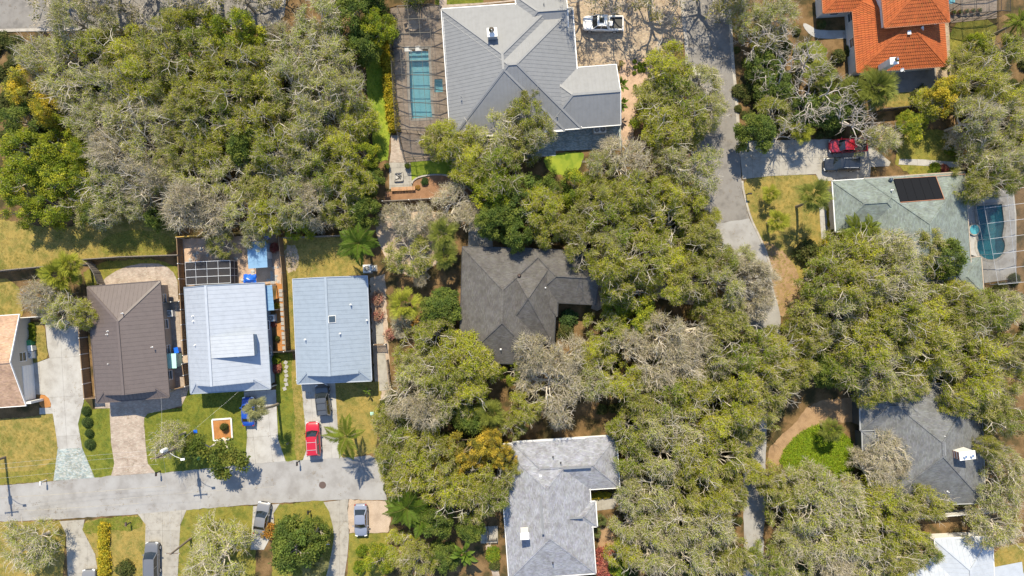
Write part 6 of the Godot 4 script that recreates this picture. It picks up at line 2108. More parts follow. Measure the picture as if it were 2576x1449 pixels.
func tree_setup() -> void:
	var pale := Color(0.52, 0.46, 0.38)
	var grey := Color(0.38, 0.345, 0.29)
	KINDS = {
		# olive live oak
		"lo": {"d": "olive live oak", "cat": "oak tree", "n": 9, "limbs": 7, "levels": 4, "kids": [2, 3], "fork": [0.45, 0.95], "lift": 0.10, "elev": [0.12, 1.0], "reach": 1.62, "gnarl": 0.30, "bark": grey, "leaves": 46, "clump": 0.56, "size": 0.185, "twigs": 3, "twig": 0.7, "full": 0.88, "snags": 3, "twig_col": Color(0.52, 0.45, 0.29),
			"pal": [[Color(0.297, 0.314, 0.023), Color(0.240, 0.265, 0.021), Color(0.365, 0.368, 0.033)], [Color(0.220, 0.254, 0.020), Color(0.182, 0.216, 0.019), Color(0.278, 0.298, 0.030)], [Color(0.336, 0.362, 0.021), Color(0.278, 0.314, 0.019), Color(0.413, 0.411, 0.033)],
				[Color(0.259, 0.275, 0.037), Color(0.316, 0.329, 0.050), Color(0.201, 0.221, 0.026)], [Color(0.182, 0.233, 0.019), Color(0.149, 0.195, 0.017), Color(0.231, 0.270, 0.025)]],
			"cols": []},
		# grey-green, half bare oak
		"lg": {"d": "pale-twigged grey-green oak", "cat": "oak tree", "n": 7, "limbs": 7, "levels": 4, "kids": [2, 3], "fork": [0.45, 1.0], "lift": 0.12, "elev": [0.12, 1.0], "reach": 1.62, "gnarl": 0.34, "bark": pale, "leaves": 32, "clump": 0.55, "size": 0.175, "twigs": 3, "snags": 3, "twig": 0.8, "twig_col": Color(0.56, 0.50, 0.40), "full": 0.85,
			"pal": [[Color(0.346, 0.361, 0.083), Color(0.290, 0.308, 0.049), Color(0.393, 0.403, 0.108)], [Color(0.309, 0.340, 0.049), Color(0.262, 0.287, 0.037), Color(0.356, 0.376, 0.075)], [Color(0.262, 0.292, 0.058), Color(0.319, 0.345, 0.091), Color(0.216, 0.244, 0.037)]],
			"cols": []},
		# nearly leafless grey tree
		"bt": {"d": "leafless grey twiggy tree", "cat": "bare tree", "n": 4, "limbs": 8, "levels": 3, "kids": [3, 3], "fork": [0.35, 0.85], "lift": 0.16, "elev": [0.2, 1.1], "reach": 1.7, "gnarl": 0.30, "bark": Color(0.60, 0.54, 0.45), "leaves": 18, "clump": 0.6, "size": 0.16, "twigs": 6, "twig": 0.9, "rad": 0.2, "snags": 6, "twig_col": Color(0.54, 0.48, 0.37), "full": 0.85,
			"cols": [Color(0.36, 0.32, 0.14), Color(0.29, 0.28, 0.10)]},
		# dead tree of thick white limbs
		"dw": {"d": "bleached white dead tree", "cat": "dead tree", "n": 3, "limbs": 6, "levels": 3, "kids": [2, 3], "fork": [0.4, 0.95], "lift": 0.06, "elev": [0.15, 0.9], "reach": 1.9, "gnarl": 0.42, "bark": Color(0.47, 0.42, 0.37), "leaves": 0, "clump": 0.4, "size": 0.1, "twigs": 2, "twig": 0.6, "full": 0.0, "cols": [Color(0.2, 0.2, 0.1)]},
		# thick-limbed oak with few leaves
		"so": {"d": "thick-limbed thin-crowned oak", "cat": "oak tree", "n": 3, "limbs": 6, "levels": 3, "kids": [2, 3], "fork": [0.4, 0.95], "lift": 0.06, "elev": [0.15, 0.9], "reach": 1.9, "gnarl": 0.42, "bark": grey, "leaves": 26, "clump": 0.5, "size": 0.22, "twigs": 4, "twig": 0.6, "full": 0.5, "twig_col": pale,
			"cols": [Color(0.19, 0.185, 0.044), Color(0.25, 0.23, 0.07)]},
		# yellow-flushed broadleaf
		"yg": {"d": "yellow-green tree", "cat": "tree", "n": 3, "limbs": 7, "levels": 3, "kids": [2, 3], "fork": [0.4, 0.9], "lift": 0.14, "elev": [0.3, 1.1], "reach": 1.7, "gnarl": 0.25, "bark": grey, "leaves": 84, "clump": 0.7, "size": 0.26, "twigs": 1, "twig": 0.5,
			"cols": [Color(0.42, 0.35, 0.03), Color(0.33, 0.30, 0.03), Color(0.5, 0.38, 0.035), Color(0.22, 0.22, 0.03)]},
		# bright green broadleaf
		"bg": {"d": "bright green leafy tree", "cat": "tree", "n": 4, "limbs": 7, "levels": 3, "kids": [2, 3], "fork": [0.4, 0.9], "lift": 0.14, "elev": [0.25, 1.1], "reach": 1.7, "gnarl": 0.25, "bark": grey, "leaves": 84, "clump": 0.7, "size": 0.26, "twigs": 1, "twig": 0.5,
			"cols": [Color(0.270, 0.306, 0.022), Color(0.200, 0.250, 0.020), Color(0.360, 0.362, 0.029), Color(0.140, 0.184, 0.020)]},
		# dark glossy evergreen
		"dg": {"d": "dark glossy evergreen tree", "cat": "tree", "n": 3, "limbs": 7, "levels": 3, "kids": [3, 3], "fork": [0.4, 0.9], "lift": 0.14, "elev": [0.2, 1.1], "reach": 1.65, "gnarl": 0.25, "bark": grey, "leaves": 60, "clump": 0.62, "size": 0.30, "twigs": 0, "twig": 0.4,
			"cols": [Color(0.12, 0.165, 0.03), Color(0.085, 0.125, 0.025), Color(0.165, 0.20, 0.035)]},
		# golden feathery cedar
		"yc": {"d": "golden-tinged feathery cedar", "cat": "tree", "n": 3, "limbs": 9, "levels": 3, "kids": [2, 3], "fork": [0.3, 0.7], "lift": 0.05, "elev": [0.1, 1.1], "reach": 1.7, "gnarl": 0.20, "bark": Color(0.2, 0.15, 0.1), "leaves": 90, "clump": 0.55, "size": 0.20, "twigs": 1, "twig": 0.5,
			"cols": [Color(0.42, 0.32, 0.04), Color(0.33, 0.27, 0.035), Color(0.50, 0.36, 0.045), Color(0.20, 0.19, 0.035)]}}
	for k: String in KINDS:
		var m: Array = []
		for i in int(KINDS[k].n):
			if KINDS[k].has("pal"):
				KINDS[k].cols = KINDS[k].pal[i % (KINDS[k].pal as Array).size()]
			m.append(grow_tree(hash(k) % 1000 + i * 17, KINDS[k]))
		KINDS[k].meshes = m


func direction(dx: float, dy: float) -> String:
	if absf(dx) > 2.2 * absf(dy):
		return "right of" if dx > 0 else "left of"
	if absf(dy) > 2.2 * absf(dx):
		return "below" if dy > 0 else "above"
	return ("lower " if dy > 0 else "upper ") + ("right of" if dx > 0 else "left of")


func trees() -> void:
	tree_setup()
	# kind, middle of the crown and its radius in photograph pixels, height in metres
	var table := """
lg 150 30 50 9;lg 255 42 44 8;lo 420 55 48 8;bg 488 48 44 8;bg 565 60 55 9;bg 610 95 50 8;bt 692 72 28 6;lg 795 45 70 9;dg 880 28 58 9;bg 945 55 45 7;dg 935 -20 50 8
lg 70 130 56 8;lg 150 130 70 9;lo 230 118 62 9;lo 310 108 62 8;lo 400 118 70 9;lo 480 125 62 9;lo 560 140 62 8;lo 640 150 62 9;lg 745 110 72 9;lg 825 130 70 9;dg 905 105 48 8
yg 50 205 58 8;lg 150 205 68 9;lg 245 205 64 9;lo 330 200 62 9;lo 410 210 62 9;lo 490 210 60 8;lo 570 212 62 9;lo 645 215 60 9;lg 720 200 66 9;lg 800 220 68 9;lg 868 215 55 9
yg 95 272 42 8;dg 35 300 50 7;bg 150 315 38 7;lg 210 285 58 8;lg 290 290 66 9;lg 370 298 60 9;lo 450 292 62 9;lo 530 290 60 9;lo 605 300 58 8;lo 680 290 62 9;lg 760 290 62 10;lg 835 300 62 9;lo 890 292 50 8
bg 40 372 62 8;bg 112 372 50 8;bg 197 375 38 7;bt 270 368 62 9;lg 345 360 66 9;lo 440 370 55 8;lo 520 362 60 9;dg 598 360 50 7;lo 680 372 62 9;lg 760 372 62 9;lo 840 372 58 9;bg 905 385 42 7
bg 40 450 62 8;bg 120 442 60 8;bg 195 440 45 7;lg 255 450 66 9;bt 335 450 66 9;lg 405 440 55 9;lg 480 450 62 9;lg 560 442 60 8;lo 640 445 58 9;lg 720 440 60 9;lo 800 432 58 9;lo 868 450 55 8;dg 922 452 40 6
bg 30 515 45 7;bg 110 515 50 7;lo 185 515 48 7;dg 230 530 36 6;bt 440 510 64 9;bt 520 528 64 9;lg 600 528 60 8;lo 662 540 48 7;lg 720 520 52 8;bt 790 510 60 9;lo 850 520 52 8;dg 905 525 42 6;bg 745 565 38 4;lg 330 505 44 7
lg 245 540 40 6;dg 380 545 34 6
lg 1250 330 66 9;lo 1145 345 58 8;lo 1330 282 52 9;lo 1195 405 60 8;lo 1305 360 54 9;lo 1260 425 62 9;lo 1095 345 44 7;lo 1330 235 30 8;lg 1360 330 50 9
bg 1245 470 58 7;dg 1305 500 66 8;lo 1362 520 54 8;dg 1240 545 50 7;bt 1140 505 52 5;bt 1180 545 42 5;bt 1030 555 48 6;bt 985 545 38 5;lo 1022 640 54 6;dg 1300 585 46 8;lo 1375 570 44 8;dg 1395 480 40 7;bt 1092 560 36 4;bt 1060 700 24 3
dg 1105 772 52 6;bt 1010 815 30 3
bt 1570 405 72 9;lg 1517 412 46 8;lo 1492 465 36 7;lo 1688 150 66 9;lo 1670 255 64 9;lo 1722 235 62 9;lg 1775 195 50 8;lo 1680 325 66 9;lo 1750 305 55 8;lg 1800 270 46 8;lg 1762 425 66 9;lg 1700 400 50 8;lo 1675 190 40 8;bg 1656 300 46 8
bg 1450 478 52 7;lo 1505 495 56 9;lo 1562 500 62 9;lo 1620 480 60 9;lo 1680 490 52 9;lo 1470 555 54 9;lo 1540 570 66 10;lg 1545 612 45 10;lo 1620 570 66 10;lo 1700 560 62 9;lo 1740 505 45 8;lo 1482 628 50 9;lo 1550 660 66 10;lo 1632 650 66 10;lo 1710 640 66 9;lo 1780 612 50 8;lo 1820 655 44 8;lo 1562 712 50 9;lo 1600 720 55 9;lo 1690 715 52 9;lo 1760 700 55 9;lg 1832 722 60 9;bt 1888 692 54 9;bt 1915 760 46 8;bt 1925 700 44 8;lg 1868 655 42 8;lg 1850 780 50 8;lo 1790 560 36 7
bg 1612 805 52 6;lo 1530 838 50 7;bt 1585 880 55 8;lo 1500 890 48 8;bt 1680 852 60 9;bt 1722 905 66 9;bt 1660 935 60 9;bt 1755 835 58 9;lo 1860 835 60 9;lo 1905 885 60 9;lo 1962 905 60 9;lo 1990 862 48 8;lo 1900 955 60 9;lo 1962 972 60 9;lo 2022 930 42 8;lo 1800 785 45 8;lg 1822 905 52 9;bg 1560 770 40 5
lo 1562 955 58 9;lo 1622 1000 54 9;lg 1505 965 50 8;bt 1388 965 82 9;bt 1350 890 58 8;bt 1425 905 52 8;bt 1420 1040 50 8;lo 1692 1010 56 9;lo 1752 990 60 9;lo 1822 1002 62 9;lo 1882 1030 54 9;lo 1930 1040 46 8;lo 1330 1030 44 7;bg 1290 940 32 5
lo 1590 1082 50 8;lg 1660 1080 62 9;lg 1740 1080 66 10;lo 1820 1090 62 9;lo 1885 1110 50 8;lo 1605 1150 52 9;lg 1680 1160 62 10;lo 1752 1170 62 9;lo 1830 1170 58 9;lo 1880 1190 40 8;lg 1595 1255 44 8;lg 1652 1240 62 9;lo 1722 1250 62 9;lo 1800 1250 60 9;lo 1858 1262 38 7;lg 1590 1335 46 8;lg 1662 1320 62 9;lg 1732 1330 62 9;lg 1802 1330 58 9;lo 1580 1405 46 7;lg 1645 1400 62 9;lg 1722 1410 62 9;lg 1802 1412 60 9;lo 1868 1420 46 8;lo 1935 1428 46 8;lo 1945 1220 40 8
lo 1092 845 54 8;lo 1160 905 62 9;lo 1040 895 52 8;lo 1205 935 50 8;lo 1112 942 60 9;lg 1050 962 60 9;bt 1002 1005 50 8;lo 1175 1000 54 8;lg 1112 1012 60 9;bt 1052 1042 54 9;lo 985 1065 48 8;dg 1180 1062 44 6;lo 1002 1122 54 8;lo 1062 1112 54 9;lo 975 1150 40 8;lo 1040 1182 60 9;lo 1110 1165 50 9;yc 1190 1130 56 9;yc 1242 1125 42 8;yc 1130 1185 46 8;yc 1262 1165 32 7;lo 1185 1212 60 9;lo 1250 1215 44 8;lo 1112 1242 60 9;lo 1192 1270 60 9;lo 1240 1262 40 8;lo 1005 1210 48 8;dg 1092 1320 44 6;dg 1180 1340 36 5;lo 1290 1075 34 7
lo 1005 1385 42 5;lo 1050 1425 46 6;bg 955 1420 40 4;dg 1110 1410 44 4;lo 1290 1180 24 6
lo 2142 640 62 9;lo 2202 622 60 9;lg 2272 622 60 10;lo 2340 622 50 9;dg 2402 650 48 8;lo 2092 702 60 9;lo 2162 712 66 10;lg 2232 702 66 10;lg 2302 702 66 10;lo 2382 712 60 9;lo 2432 752 42 8;lo 2072 782 60 9;lg 2132 790 60 9;lo 2212 792 66 10;lo 2292 792 66 10;lo 2372 792 66 10;lo 2442 805 60 9;lo 2502 790 60 9;lg 2555 772 50 8
lo 2050 850 42 8;lo 2112 872 60 9;lo 2192 872 62 9;lo 2272 872 66 10;lo 2352 872 66 10;lo 2432 872 62 9;lo 2512 872 62 9;lo 2565 885 46 8;dg 2090 932 44 7;lo 2162 935 54 9;lg 2242 940 66 9;lo 2322 945 60 9;lo 2402 950 60 9;lo 2482 962 60 9;lo 2552 962 56 9;lo 2210 985 42 8;lo 2300 985 38 8;lo 2440 1010 46 8;lo 2520 1040 56 9;lo 2565 1065 40 8;lg 2545 1250 58 8;lg 2562 1180 48 8;lg 2525 1335 56 8;lo 2510 1130 30 8
bt 2240 1135 56 7;bt 2205 1200 52 8;bt 2265 1170 34 7;lg 2000 1225 56 8;lg 2072 1240 58 9;lg 2138 1250 58 9;lo 1990 1282 54 8;lg 2062 1292 66 9;lg 2142 1300 66 9;lo 2222 1282 60 9;lo 2292 1270 52 8;lo 2362 1275 44 7;lg 2002 1362 56 8;lg 2082 1372 66 9;lg 2162 1372 66 9;lo 2240 1352 60 9;lo 2312 1340 46 8;lg 2012 1432 52 8;bt 2112 1432 52 8;lg 2192 1432 60 9;lo 2272 1422 52 8;lo 2340 1405 38 7
lg 1900 35 50 8;lg 1962 28 52 8;lo 1930 95 40 6;dg 1960 215 50 5;dg 1930 160 44 5;dg 2110 265 56 5;dg 2030 272 46 5;dg 2150 282 40 5;dw 1935 95 66 8;dw 1985 165 62 8;dw 2085 232 80 9;dw 2145 285 72 8;dw 1985 325 48 6;dw 2055 140 58 8;dg 1918 322 52 7;lo 1965 275 46 6
lg 2238 345 46 7;bg 2308 312 36 5;yg 2405 228 54 7;lo 2360 250 44 5;lo 2442 148 44 7;lo 2492 190 60 8;lo 2542 118 52 8;lo 2545 225 54 8;lg 2482 290 58 9;lg 2552 292 60 9;lg 2502 380 60 9;lg 2562 392 50 9;lo 2480 450 50 8;lo 2545 448 42 8;bg 2465 105 24 4;bt 2410 350 26 4
bt 90 755 50 7;lg 145 775 58 7;lo 190 800 34 6;lg 55 1375 66 8;lg 412 1112 48 7;
lg 545 1405 80 8;dg 730 1390 72 8;dg 775 1360 40 7;lg 500 1450 54 7
so 1560 -95 90 10;so 1670 -70 100 11;so 1790 -55 90 10;so 1470 -60 66 10;lg 1870 -60 60 10;so 640 -60 80 9;so 330 -70 90 9;so 90 -70 90 9;so 200 -60 80 9;lo 1040 -60 50 8;lo 2640 300 66 9;so 500 -50 90 9;so 415 -30 70 9;so 590 -25 60 8;so 250 -20 60 9;lo 545 612 34 6;lg 625 598 30 6"""
	for line in table.split("\n"):
		for e in line.split(";"):
			var w := e.strip_edges().split(" ")
			if w.size() == 5:
				tree_rows.append({"k": w[0], "x": w[1].to_float(), "y": w[2].to_float(), "r": w[3].to_float(), "h": w[4].to_float()})
	# a label for each: its kind and size, and where it stands among its like by the nearest landmark
	var keyed := {}
	for t in tree_rows:
		var best: Array = LANDMARKS[0]
		var bd := 1e9
		for lm: Array in LANDMARKS:
			var dd := Vector2(t.x - lm[1], t.y - lm[2]).length()
			if dd < bd:
				bd = dd
				best = lm
		var size := "small" if t.r < 42 else ("broad" if t.r > 61 else "mid-sized")
		t.d = bd
		t.what = "%s %s" % [size, KINDS[t.k].d]
		t.where = "%s %s" % [direction(t.x - best[1], t.y - best[2]), best[0]]
		var key: String = t.what + t.where
		if not keyed.has(key):
			keyed[key] = []
		keyed[key].append(t)
	for key: String in keyed:
		var same: Array = keyed[key]
		same.sort_custom(func(a, b): return a.d < b.d)
		for i in same.size():
			var t: Dictionary = same[i]
			t.label = "%s %s" % [t.what, t.where] if same.size() == 1 else "%s %s %s" % [["nearest", "second nearest", "third nearest", "fourth nearest", "fifth nearest", "sixth nearest", "seventh nearest", "eighth nearest", "ninth nearest"][i], t.what, t.where]
	var nm := {"lo": "oak_tree", "lg": "thin_oak_tree", "bt": "bare_tree", "so": "spreading_oak_tree", "dw": "dead_tree", "yg": "yellow_green_tree", "bg": "leafy_tree", "dg": "evergreen_tree", "yc": "cedar_tree"}
	var count := {}
	for t in tree_rows:
		var k: Dictionary = KINDS[t.k]
		var i: int = count.get(t.k, 0)
		count[t.k] = i + 1
		var ms: Array = k.meshes[i % (k.meshes as Array).size()]
		var h: float = t.h * rng.randf_range(0.82, 1.2)
		var at := W(t.x, t.y, h * 0.78)
		at.y = 0.0
		var o := thing(nm[t.k], t.label, k.cat, at, rng.randf() * TAU, k.d + "s")
		var rr: float = t.r * (CAM_H - h * 0.78) / FOCAL
		o.scale = Vector3(rr / 3.9, h / 7.6, rr / 3.9)
		part(o, "trunk", ms[0])
		part(o, "crown", ms[1])


# ------------------------------------------------------------------ palms and smaller plants
func fan_frond(r: RandomNumberGenerator, col: Color) -> ArrayMesh:
	var t := TM.new()
	var pet := PackedVector3Array([Vector3.ZERO, Vector3(0, 0.10, 0.35), Vector3(0, 0.12, 0.62)])
	t.tube(pet, 0.022, 0.015, 4, Color(0.20, 0.22, 0.06))
	var o := pet[2]
	for i in 17:
		var a := lerpf(-1.05, 1.05, i / 16.0)
		var l := lerpf(0.95, 0.6, absf(a) / 1.05) * r.randf_range(0.9, 1.1)
		var d := Vector3(sin(a) * 0.75, 0.10 + 0.35 * absf(sin(a)), cos(a)).normalized()
		var k := r.randf_range(0.75, 1.25)
		var cc := Color(col.r * k, col.g * k, col.b * k)
		var s := Vector3.UP.cross(d).normalized()
		var mid := o + d * l * 0.6
		var nn := (Vector3.UP + s * r.randf_range(-0.5, 0.5)).normalized()
		t.leaf(o, d, s, nn, l * 0.85, 0.036, cc)
		t.leaf(mid, (d + Vector3(0, -0.6, 0)).normalized(), s, nn, l * 0.5, 0.026, cc)
	return tm_mesh([[t, "leaf"]])


func feather_frond(r: RandomNumberGenerator, col: Color) -> ArrayMesh:
	var t := TM.new()
	var ps := PackedVector3Array()
	for i in 9:
		var s := i / 8.0
		ps.append(Vector3(0, 0.75 * sin(s * 2.5) * 0.9 - 0.75 * s * s, 2.4 * s))
	t.tube(ps, 0.03, 0.008, 4, Color(0.26, 0.26, 0.07))
	for i in 44:
		var s := 0.12 + 0.88 * i / 44.0
		var f := s * 8.0
		var j := mini(int(f), 7)
		var p := ps[j].lerp(ps[j + 1], f - j)
		var z := (ps[j + 1] - ps[j]).normalized()
		for e: float in [-1.0, 1.0]:
			var l := 0.62 * sin(clampf(s * 0.9 + 0.14, 0.0, 1.0) * PI) * r.randf_range(0.85, 1.15) + 0.08
			var d := (Vector3(e, r.randf_range(-0.45, 0.1), 0) + z * 0.75).normalized()
			var k := r.randf_range(0.75, 1.25)
			t.leaf(p, d, Vector3.UP.cross(d).normalized(), (Vector3.UP + Vector3(e * 0.4, 0, 0)).normalized(), l, 0.034, Color(col.r * k, col.g * k, col.b * k))
	return tm_mesh([[t, "leaf"]])


func broad_frond(r: RandomNumberGenerator, col: Color) -> ArrayMesh:
	# one big paddle leaf on a stalk, folded along its middle
	var t := MB.new()
	var prev: Array = []
	for i in 9:
		var s := i / 8.0
		var w := 0.22 * sin(pow(s, 0.8) * PI) + 0.01
		var p := Vector3(0, 0.5 * sin(s * 2.2), 0.3 + 1.2 * s)
		var cur := [p + Vector3(-w, 0.06, 0), p, p + Vector3(w, 0.06, 0)]
		if prev:
			var k := r.randf_range(0.85, 1.15)
			t.col = Color(col.r * k, col.g * k, col.b * k)
			t.quad(prev[0], cur[0], cur[1], prev[1], Vector3.UP)
			t.quad(prev[1], cur[1], cur[2], prev[2], Vector3.UP)
		prev = cur
	t.col = Color(col.r * 1.2, col.g * 1.2, col.b)
	t.bar(Vector3.ZERO, Vector3(0, 0, 0.32), 0.04, 0.03)
	return t.mesh(M["leaf"])


var fronds := {}


func palm(kind: String, label: String, x: float, y: float, r_px: float, h: float, foot := Vector2.INF, n := 0) -> void:
	if fronds.is_empty():
		var r := RandomNumberGenerator.new()
		r.seed = 31
		for k in [["fan", Color(0.19, 0.215, 0.04)], ["fan_bright", Color(0.29, 0.305, 0.035)], ["fan_pale", Color(0.27, 0.27, 0.12)], ["feather", Color(0.17, 0.21, 0.025)], ["feather_green", Color(0.11, 0.175, 0.02)], ["broad", Color(0.15, 0.23, 0.03)], ["spiky", Color(0.15, 0.18, 0.06)]]:
			var a: Array = []
			for i in 4:
				var kk := r.randf_range(0.8, 1.2)
				var c := Color(k[1].r * kk, k[1].g * kk, k[1].b * kk)
				a.append(feather_frond(r, c) if k[0].begins_with("feather") else broad_frond(r, c) if k[0] == "broad" else fan_frond(r, c))
			fronds[k[0]] = a
	var top := W(x, y, h)
	var base := Vector3(top.x, 0, top.z)
	if foot.is_finite():
		base = W(foot.x, foot.y, 0.0)
	var t := thing("palm_tree" if h > 1.6 else "palm_shrub", label, "palm tree" if h > 1.6 else "palm shrub", base, 0.0, "palms")
	var rel := top - base
	var m := MB.new()
	var ps := PackedVector3Array()
	var rs := PackedFloat32Array()
	for i in 7:
		var s := i / 6.0
		ps.append(Vector3(rel.x * s * s, rel.y * s, rel.z * s * s))
		rs.append(lerpf(0.20, 0.13, s) if h > 1.6 else 0.12)
	m.col = Color(0.26, 0.22, 0.17)
	m.tube(ps, rs, 10, true)
	part(t, "trunk", m.mesh(), M["bark"])
	var long := 2.4 if kind.begins_with("feather") else 1.5
	var R := r_px * (CAM_H - h) / FOCAL
	var cnt := n if n else (20 if kind.begins_with("feather") else 12 if kind == "broad" else 26)
	for i in cnt:
		var f := part(t, "frond", (fronds[kind] as Array)[i % 4])
		var ring := float(i) / cnt
		var tilt := lerpf(-1.1, 0.42, pow(ring, 0.8)) if not kind.begins_with("feather") else lerpf(-0.75, 0.25, ring)
		f.transform = Transform3D(Basis(Vector3.UP, i * 2.39996 + rng.randf_range(-0.35, 0.35)) * Basis(Vector3.RIGHT, tilt + rng.randf_range(-0.12, 0.12)), rel)
		f.scale = Vector3.ONE * R / long * rng.randf_range(0.72, 1.18)


func shrub(kind: String, label: String, at: Vector3, wide: float, high: float, deep := -1.0, group := "", cat := "shrub") -> void:
	var o := solo("shrub", bush_mesh(kind), null, label, cat, at, rng.randf() * TAU if deep < 0.0 else 0.0, group)
	o.scale = Vector3(wide, high, wide if deep < 0.0 else deep)


func hedge(kind: String, label: String, frame: String, a: Array, w: float, h: float) -> void:
	var p := F(frame, a[0], a[1])
	var q := F(frame, a[2], a[3])
	var t := thing("hedge", label, "hedge", p)
	var l := p.distance_to(q)
	var n := maxi(2, int(l / (w * 0.55)))
	for i in n:
		var o := part(t, "bush", bush_mesh(kind))
		o.position = (q - p) * ((i + 0.5) / n) + Vector3(rng.randf_range(-0.1, 0.1), 0, rng.randf_range(-0.1, 0.1))
		o.rotation.y = rng.randf() * TAU
		o.scale = Vector3(w, h * rng.randf_range(0.85, 1.15), w) * rng.randf_range(0.95, 1.15)


func plants() -> void:
	palm("fan_pale", "shaggy pale palm leaning over the blue car", 645, 1027, 33, 7.6, Vector2(700, 1016), 34)
	palm("feather", "tall feather palm with arching yellow-green fronds right of the red SUV", 872, 1098, 58, 6.0, Vector2(893, 1092), 10)
	palm("feather_green", "large green feather palm above the pale blue roof's right corner", 905, 612, 58, 6.0, Vector2.INF, 24)
	palm("fan_bright", "bright fan palm with radiating fronds between the pale blue and dark roofs", 1020, 766, 46, 3.5, Vector2.INF, 18)
	palm("fan", "fan palm among bare shrubs above the dark roof, upper of two", 1115, 590, 42, 4.0)
	palm("fan", "fan palm among bare shrubs above the dark roof, lower of two", 1122, 645, 36, 3.5)
	palm("fan_bright", "bright clustered palm above the left house's driveway", 152, 692, 48, 4.0, Vector2.INF, 34)
	palm("fan_bright", "second bright palm crowding the one above the left house's driveway", 175, 665, 34, 4.5)
	palm("fan", "fan palm under the bare tree left of the pale shingle roof, upper one", 1235, 1040, 40, 4.0)
	palm("fan", "small fan palm left of the one under the bare tree", 1168, 1042, 30, 3.6)
	palm("feather_green", "dense bright green feather palm at the street's dead end", 1025, 1275, 58, 4.0, Vector2.INF, 30)
	palm("feather_green", "second feather palm just below the one at the dead end", 1062, 1305, 46, 3.6, Vector2.INF, 24)
	palm("fan", "tall fan palm with dark trunk on the lawn above the sage green roof's left corner", 2045, 492, 44, 6.5, Vector2(2003, 520))
	palm("fan_bright", "small bright fan palm alone on the lawn by the side road", 1938, 490, 25, 2.2)
	palm("fan_bright", "bright fan palm with a dark shadow left of the short white path", 1955, 556, 32, 3.5)
	palm("feather", "feather palm leaning over the sage green roof's lower left corner", 2150, 575, 42, 4.0, Vector2.INF, 14)
	palm("feather", "second feather palm at the sage green roof's lower left corner", 2185, 572, 32, 4.4, Vector2.INF, 12)
	palm("fan", "big fan palm between the dead trees and the orange roof, lower one", 2200, 225, 56, 5.0, Vector2.INF, 38)
	palm("fan", "fan palm just left of the big one below the orange roof", 2145, 232, 40, 4.6)
	palm("fan", "olive fan palm in the middle of the dead white trees", 2060, 195, 40, 4.0)
	palm("fan_bright", "small bright fan palm beside the shaded driveway under the dead trees", 2015, 335, 30, 3.0)
	palm("feather", "feather palm at the upper right edge", 2560, 55, 44, 5.0, Vector2.INF, 16)
	palm("fan", "fan palm at the top of the bright ground cover", 2090, 1080, 32, 3.0)
	palm("fan", "small dark fan palm on the lawn at the end of the grey walk", 722, 1117, 5, 0.6, Vector2.INF, 8)
	palm("broad", "banana plant against the grey metal house's right wall, upper one", 1562, 215, 22, 2.2)
	palm("broad", "banana plant against the grey metal house's right wall, lower one", 1565, 262, 22, 2.2)
	palm("broad", "broad-leaved banana plants at the bottom edge left of the pale shingle roof", 1168, 1392, 36, 3.0, Vector2.INF, 18)
	palm("broad", "small banana plant in the shaded front yard of the pale blue house", 925, 983, 12, 1.2, Vector2.INF, 9)
	palm("fan_pale", "yellowish spiky palm at the bottom edge below the dark evergreen", 792, 1422, 38, 2.6, Vector2.INF, 26)
	palm("spiky", "spiky agave beside the entry of the pale shingle house, upper one", 1512, 1308, 17, 1.0, Vector2.INF, 24)
	palm("spiky", "spiky agave beside the entry of the pale shingle house, lower one", 1500, 1340, 14, 1.0, Vector2.INF, 20)
	palm("fan", "small reddish palm shrub on the pebble bed by the garage", 1565, 160, 8, 0.8, Vector2.INF, 12)
	for i in 4:
		shrub("clipped", "clipped dark green ball bush in the narrow lawn, %s from the top" % ordinal(i), F("02", [660, 668, 683, 688][i], [200, 285, 368, 450][i]), [1.35, 1.5, 1.2, 1.5][i], 1.3, -1.0, "clipped ball bushes")
	hedge("yellow", "bright yellow hedge running down the lawn below the street", "02", [790, 1050, 800, 1480], 1.55, 1.3)
	hedge("yellow", "yellow-leaved hedge along the left side of the screened pool", "d", [968, 85, 992, 330], 1.7, 2.2)
	hedge("lime", "dark green hedge strip along the left house's wall", "z6", [385, 265, 395, 470], 0.9, 1.0)
	hedge("yellow", "low yellow hedge below the upper wing of the pale shingle roof", "z2", [1030, 650, 1230, 635], 0.95, 0.9)
	hedge("yellow", "yellow shrubs along the sage green house's left wall", "31", [455, 120, 470, 340], 0.8, 0.9)
	shrub("olive", "round olive bush on the lawn left of the dark minivan", F("02", 955, 1385), 2.6, 1.6)
	shrub("olive", "small bush inside the timber planter bed", F("02", 1700, 320, 0.2), 1.1, 1.6)
	shrub("orange", "orange-brown bush over the dark silver car's tail", F("12", 110, 1100), 2.6, 2.0)
	shrub("orange", "second orange-brown bush right of the dark silver car", F("12", 190, 1095), 2.0, 1.8)
	shrub("orange", "orange autumn shrub below the bright radiating fan palm", W(1030, 822), 3.0, 1.8)
	shrub("pink", "pinkish bare shrub against the pale blue house's right wall, upper one", W(950, 752), 2.0, 1.8)
	shrub("pink", "pinkish bare shrub against the pale blue house's right wall, lower one", W(952, 792), 1.9, 1.6)
	shrub("pink", "pale pink dry shrub left of the orange autumn shrub", W(985, 840), 2.0, 1.5)
	shrub("red", "red-leaved shrub right of the pale shingle roof near the bottom", W(1520, 1395), 3.1, 2.4)
	shrub("red", "second red-leaved shrub just above the bottom edge", W(1515, 1430), 2.4, 2.0)
	shrub("lime", "lime green shrub below the red-leaved ones at the bottom edge", W(1555, 1425), 3.0, 2.2)
	shrub("lime", "bright lime bush by the white path at the right", W(2388, 378), 1.7, 1.3)
	shrub("orange", "brown garden shrub right of the bright lime bush", W(2425, 385), 2.6, 1.6)
	shrub("yellow", "yellow flowering shrub at the lower left corner of the sage green roof", W(2085, 610), 1.8, 1.3)
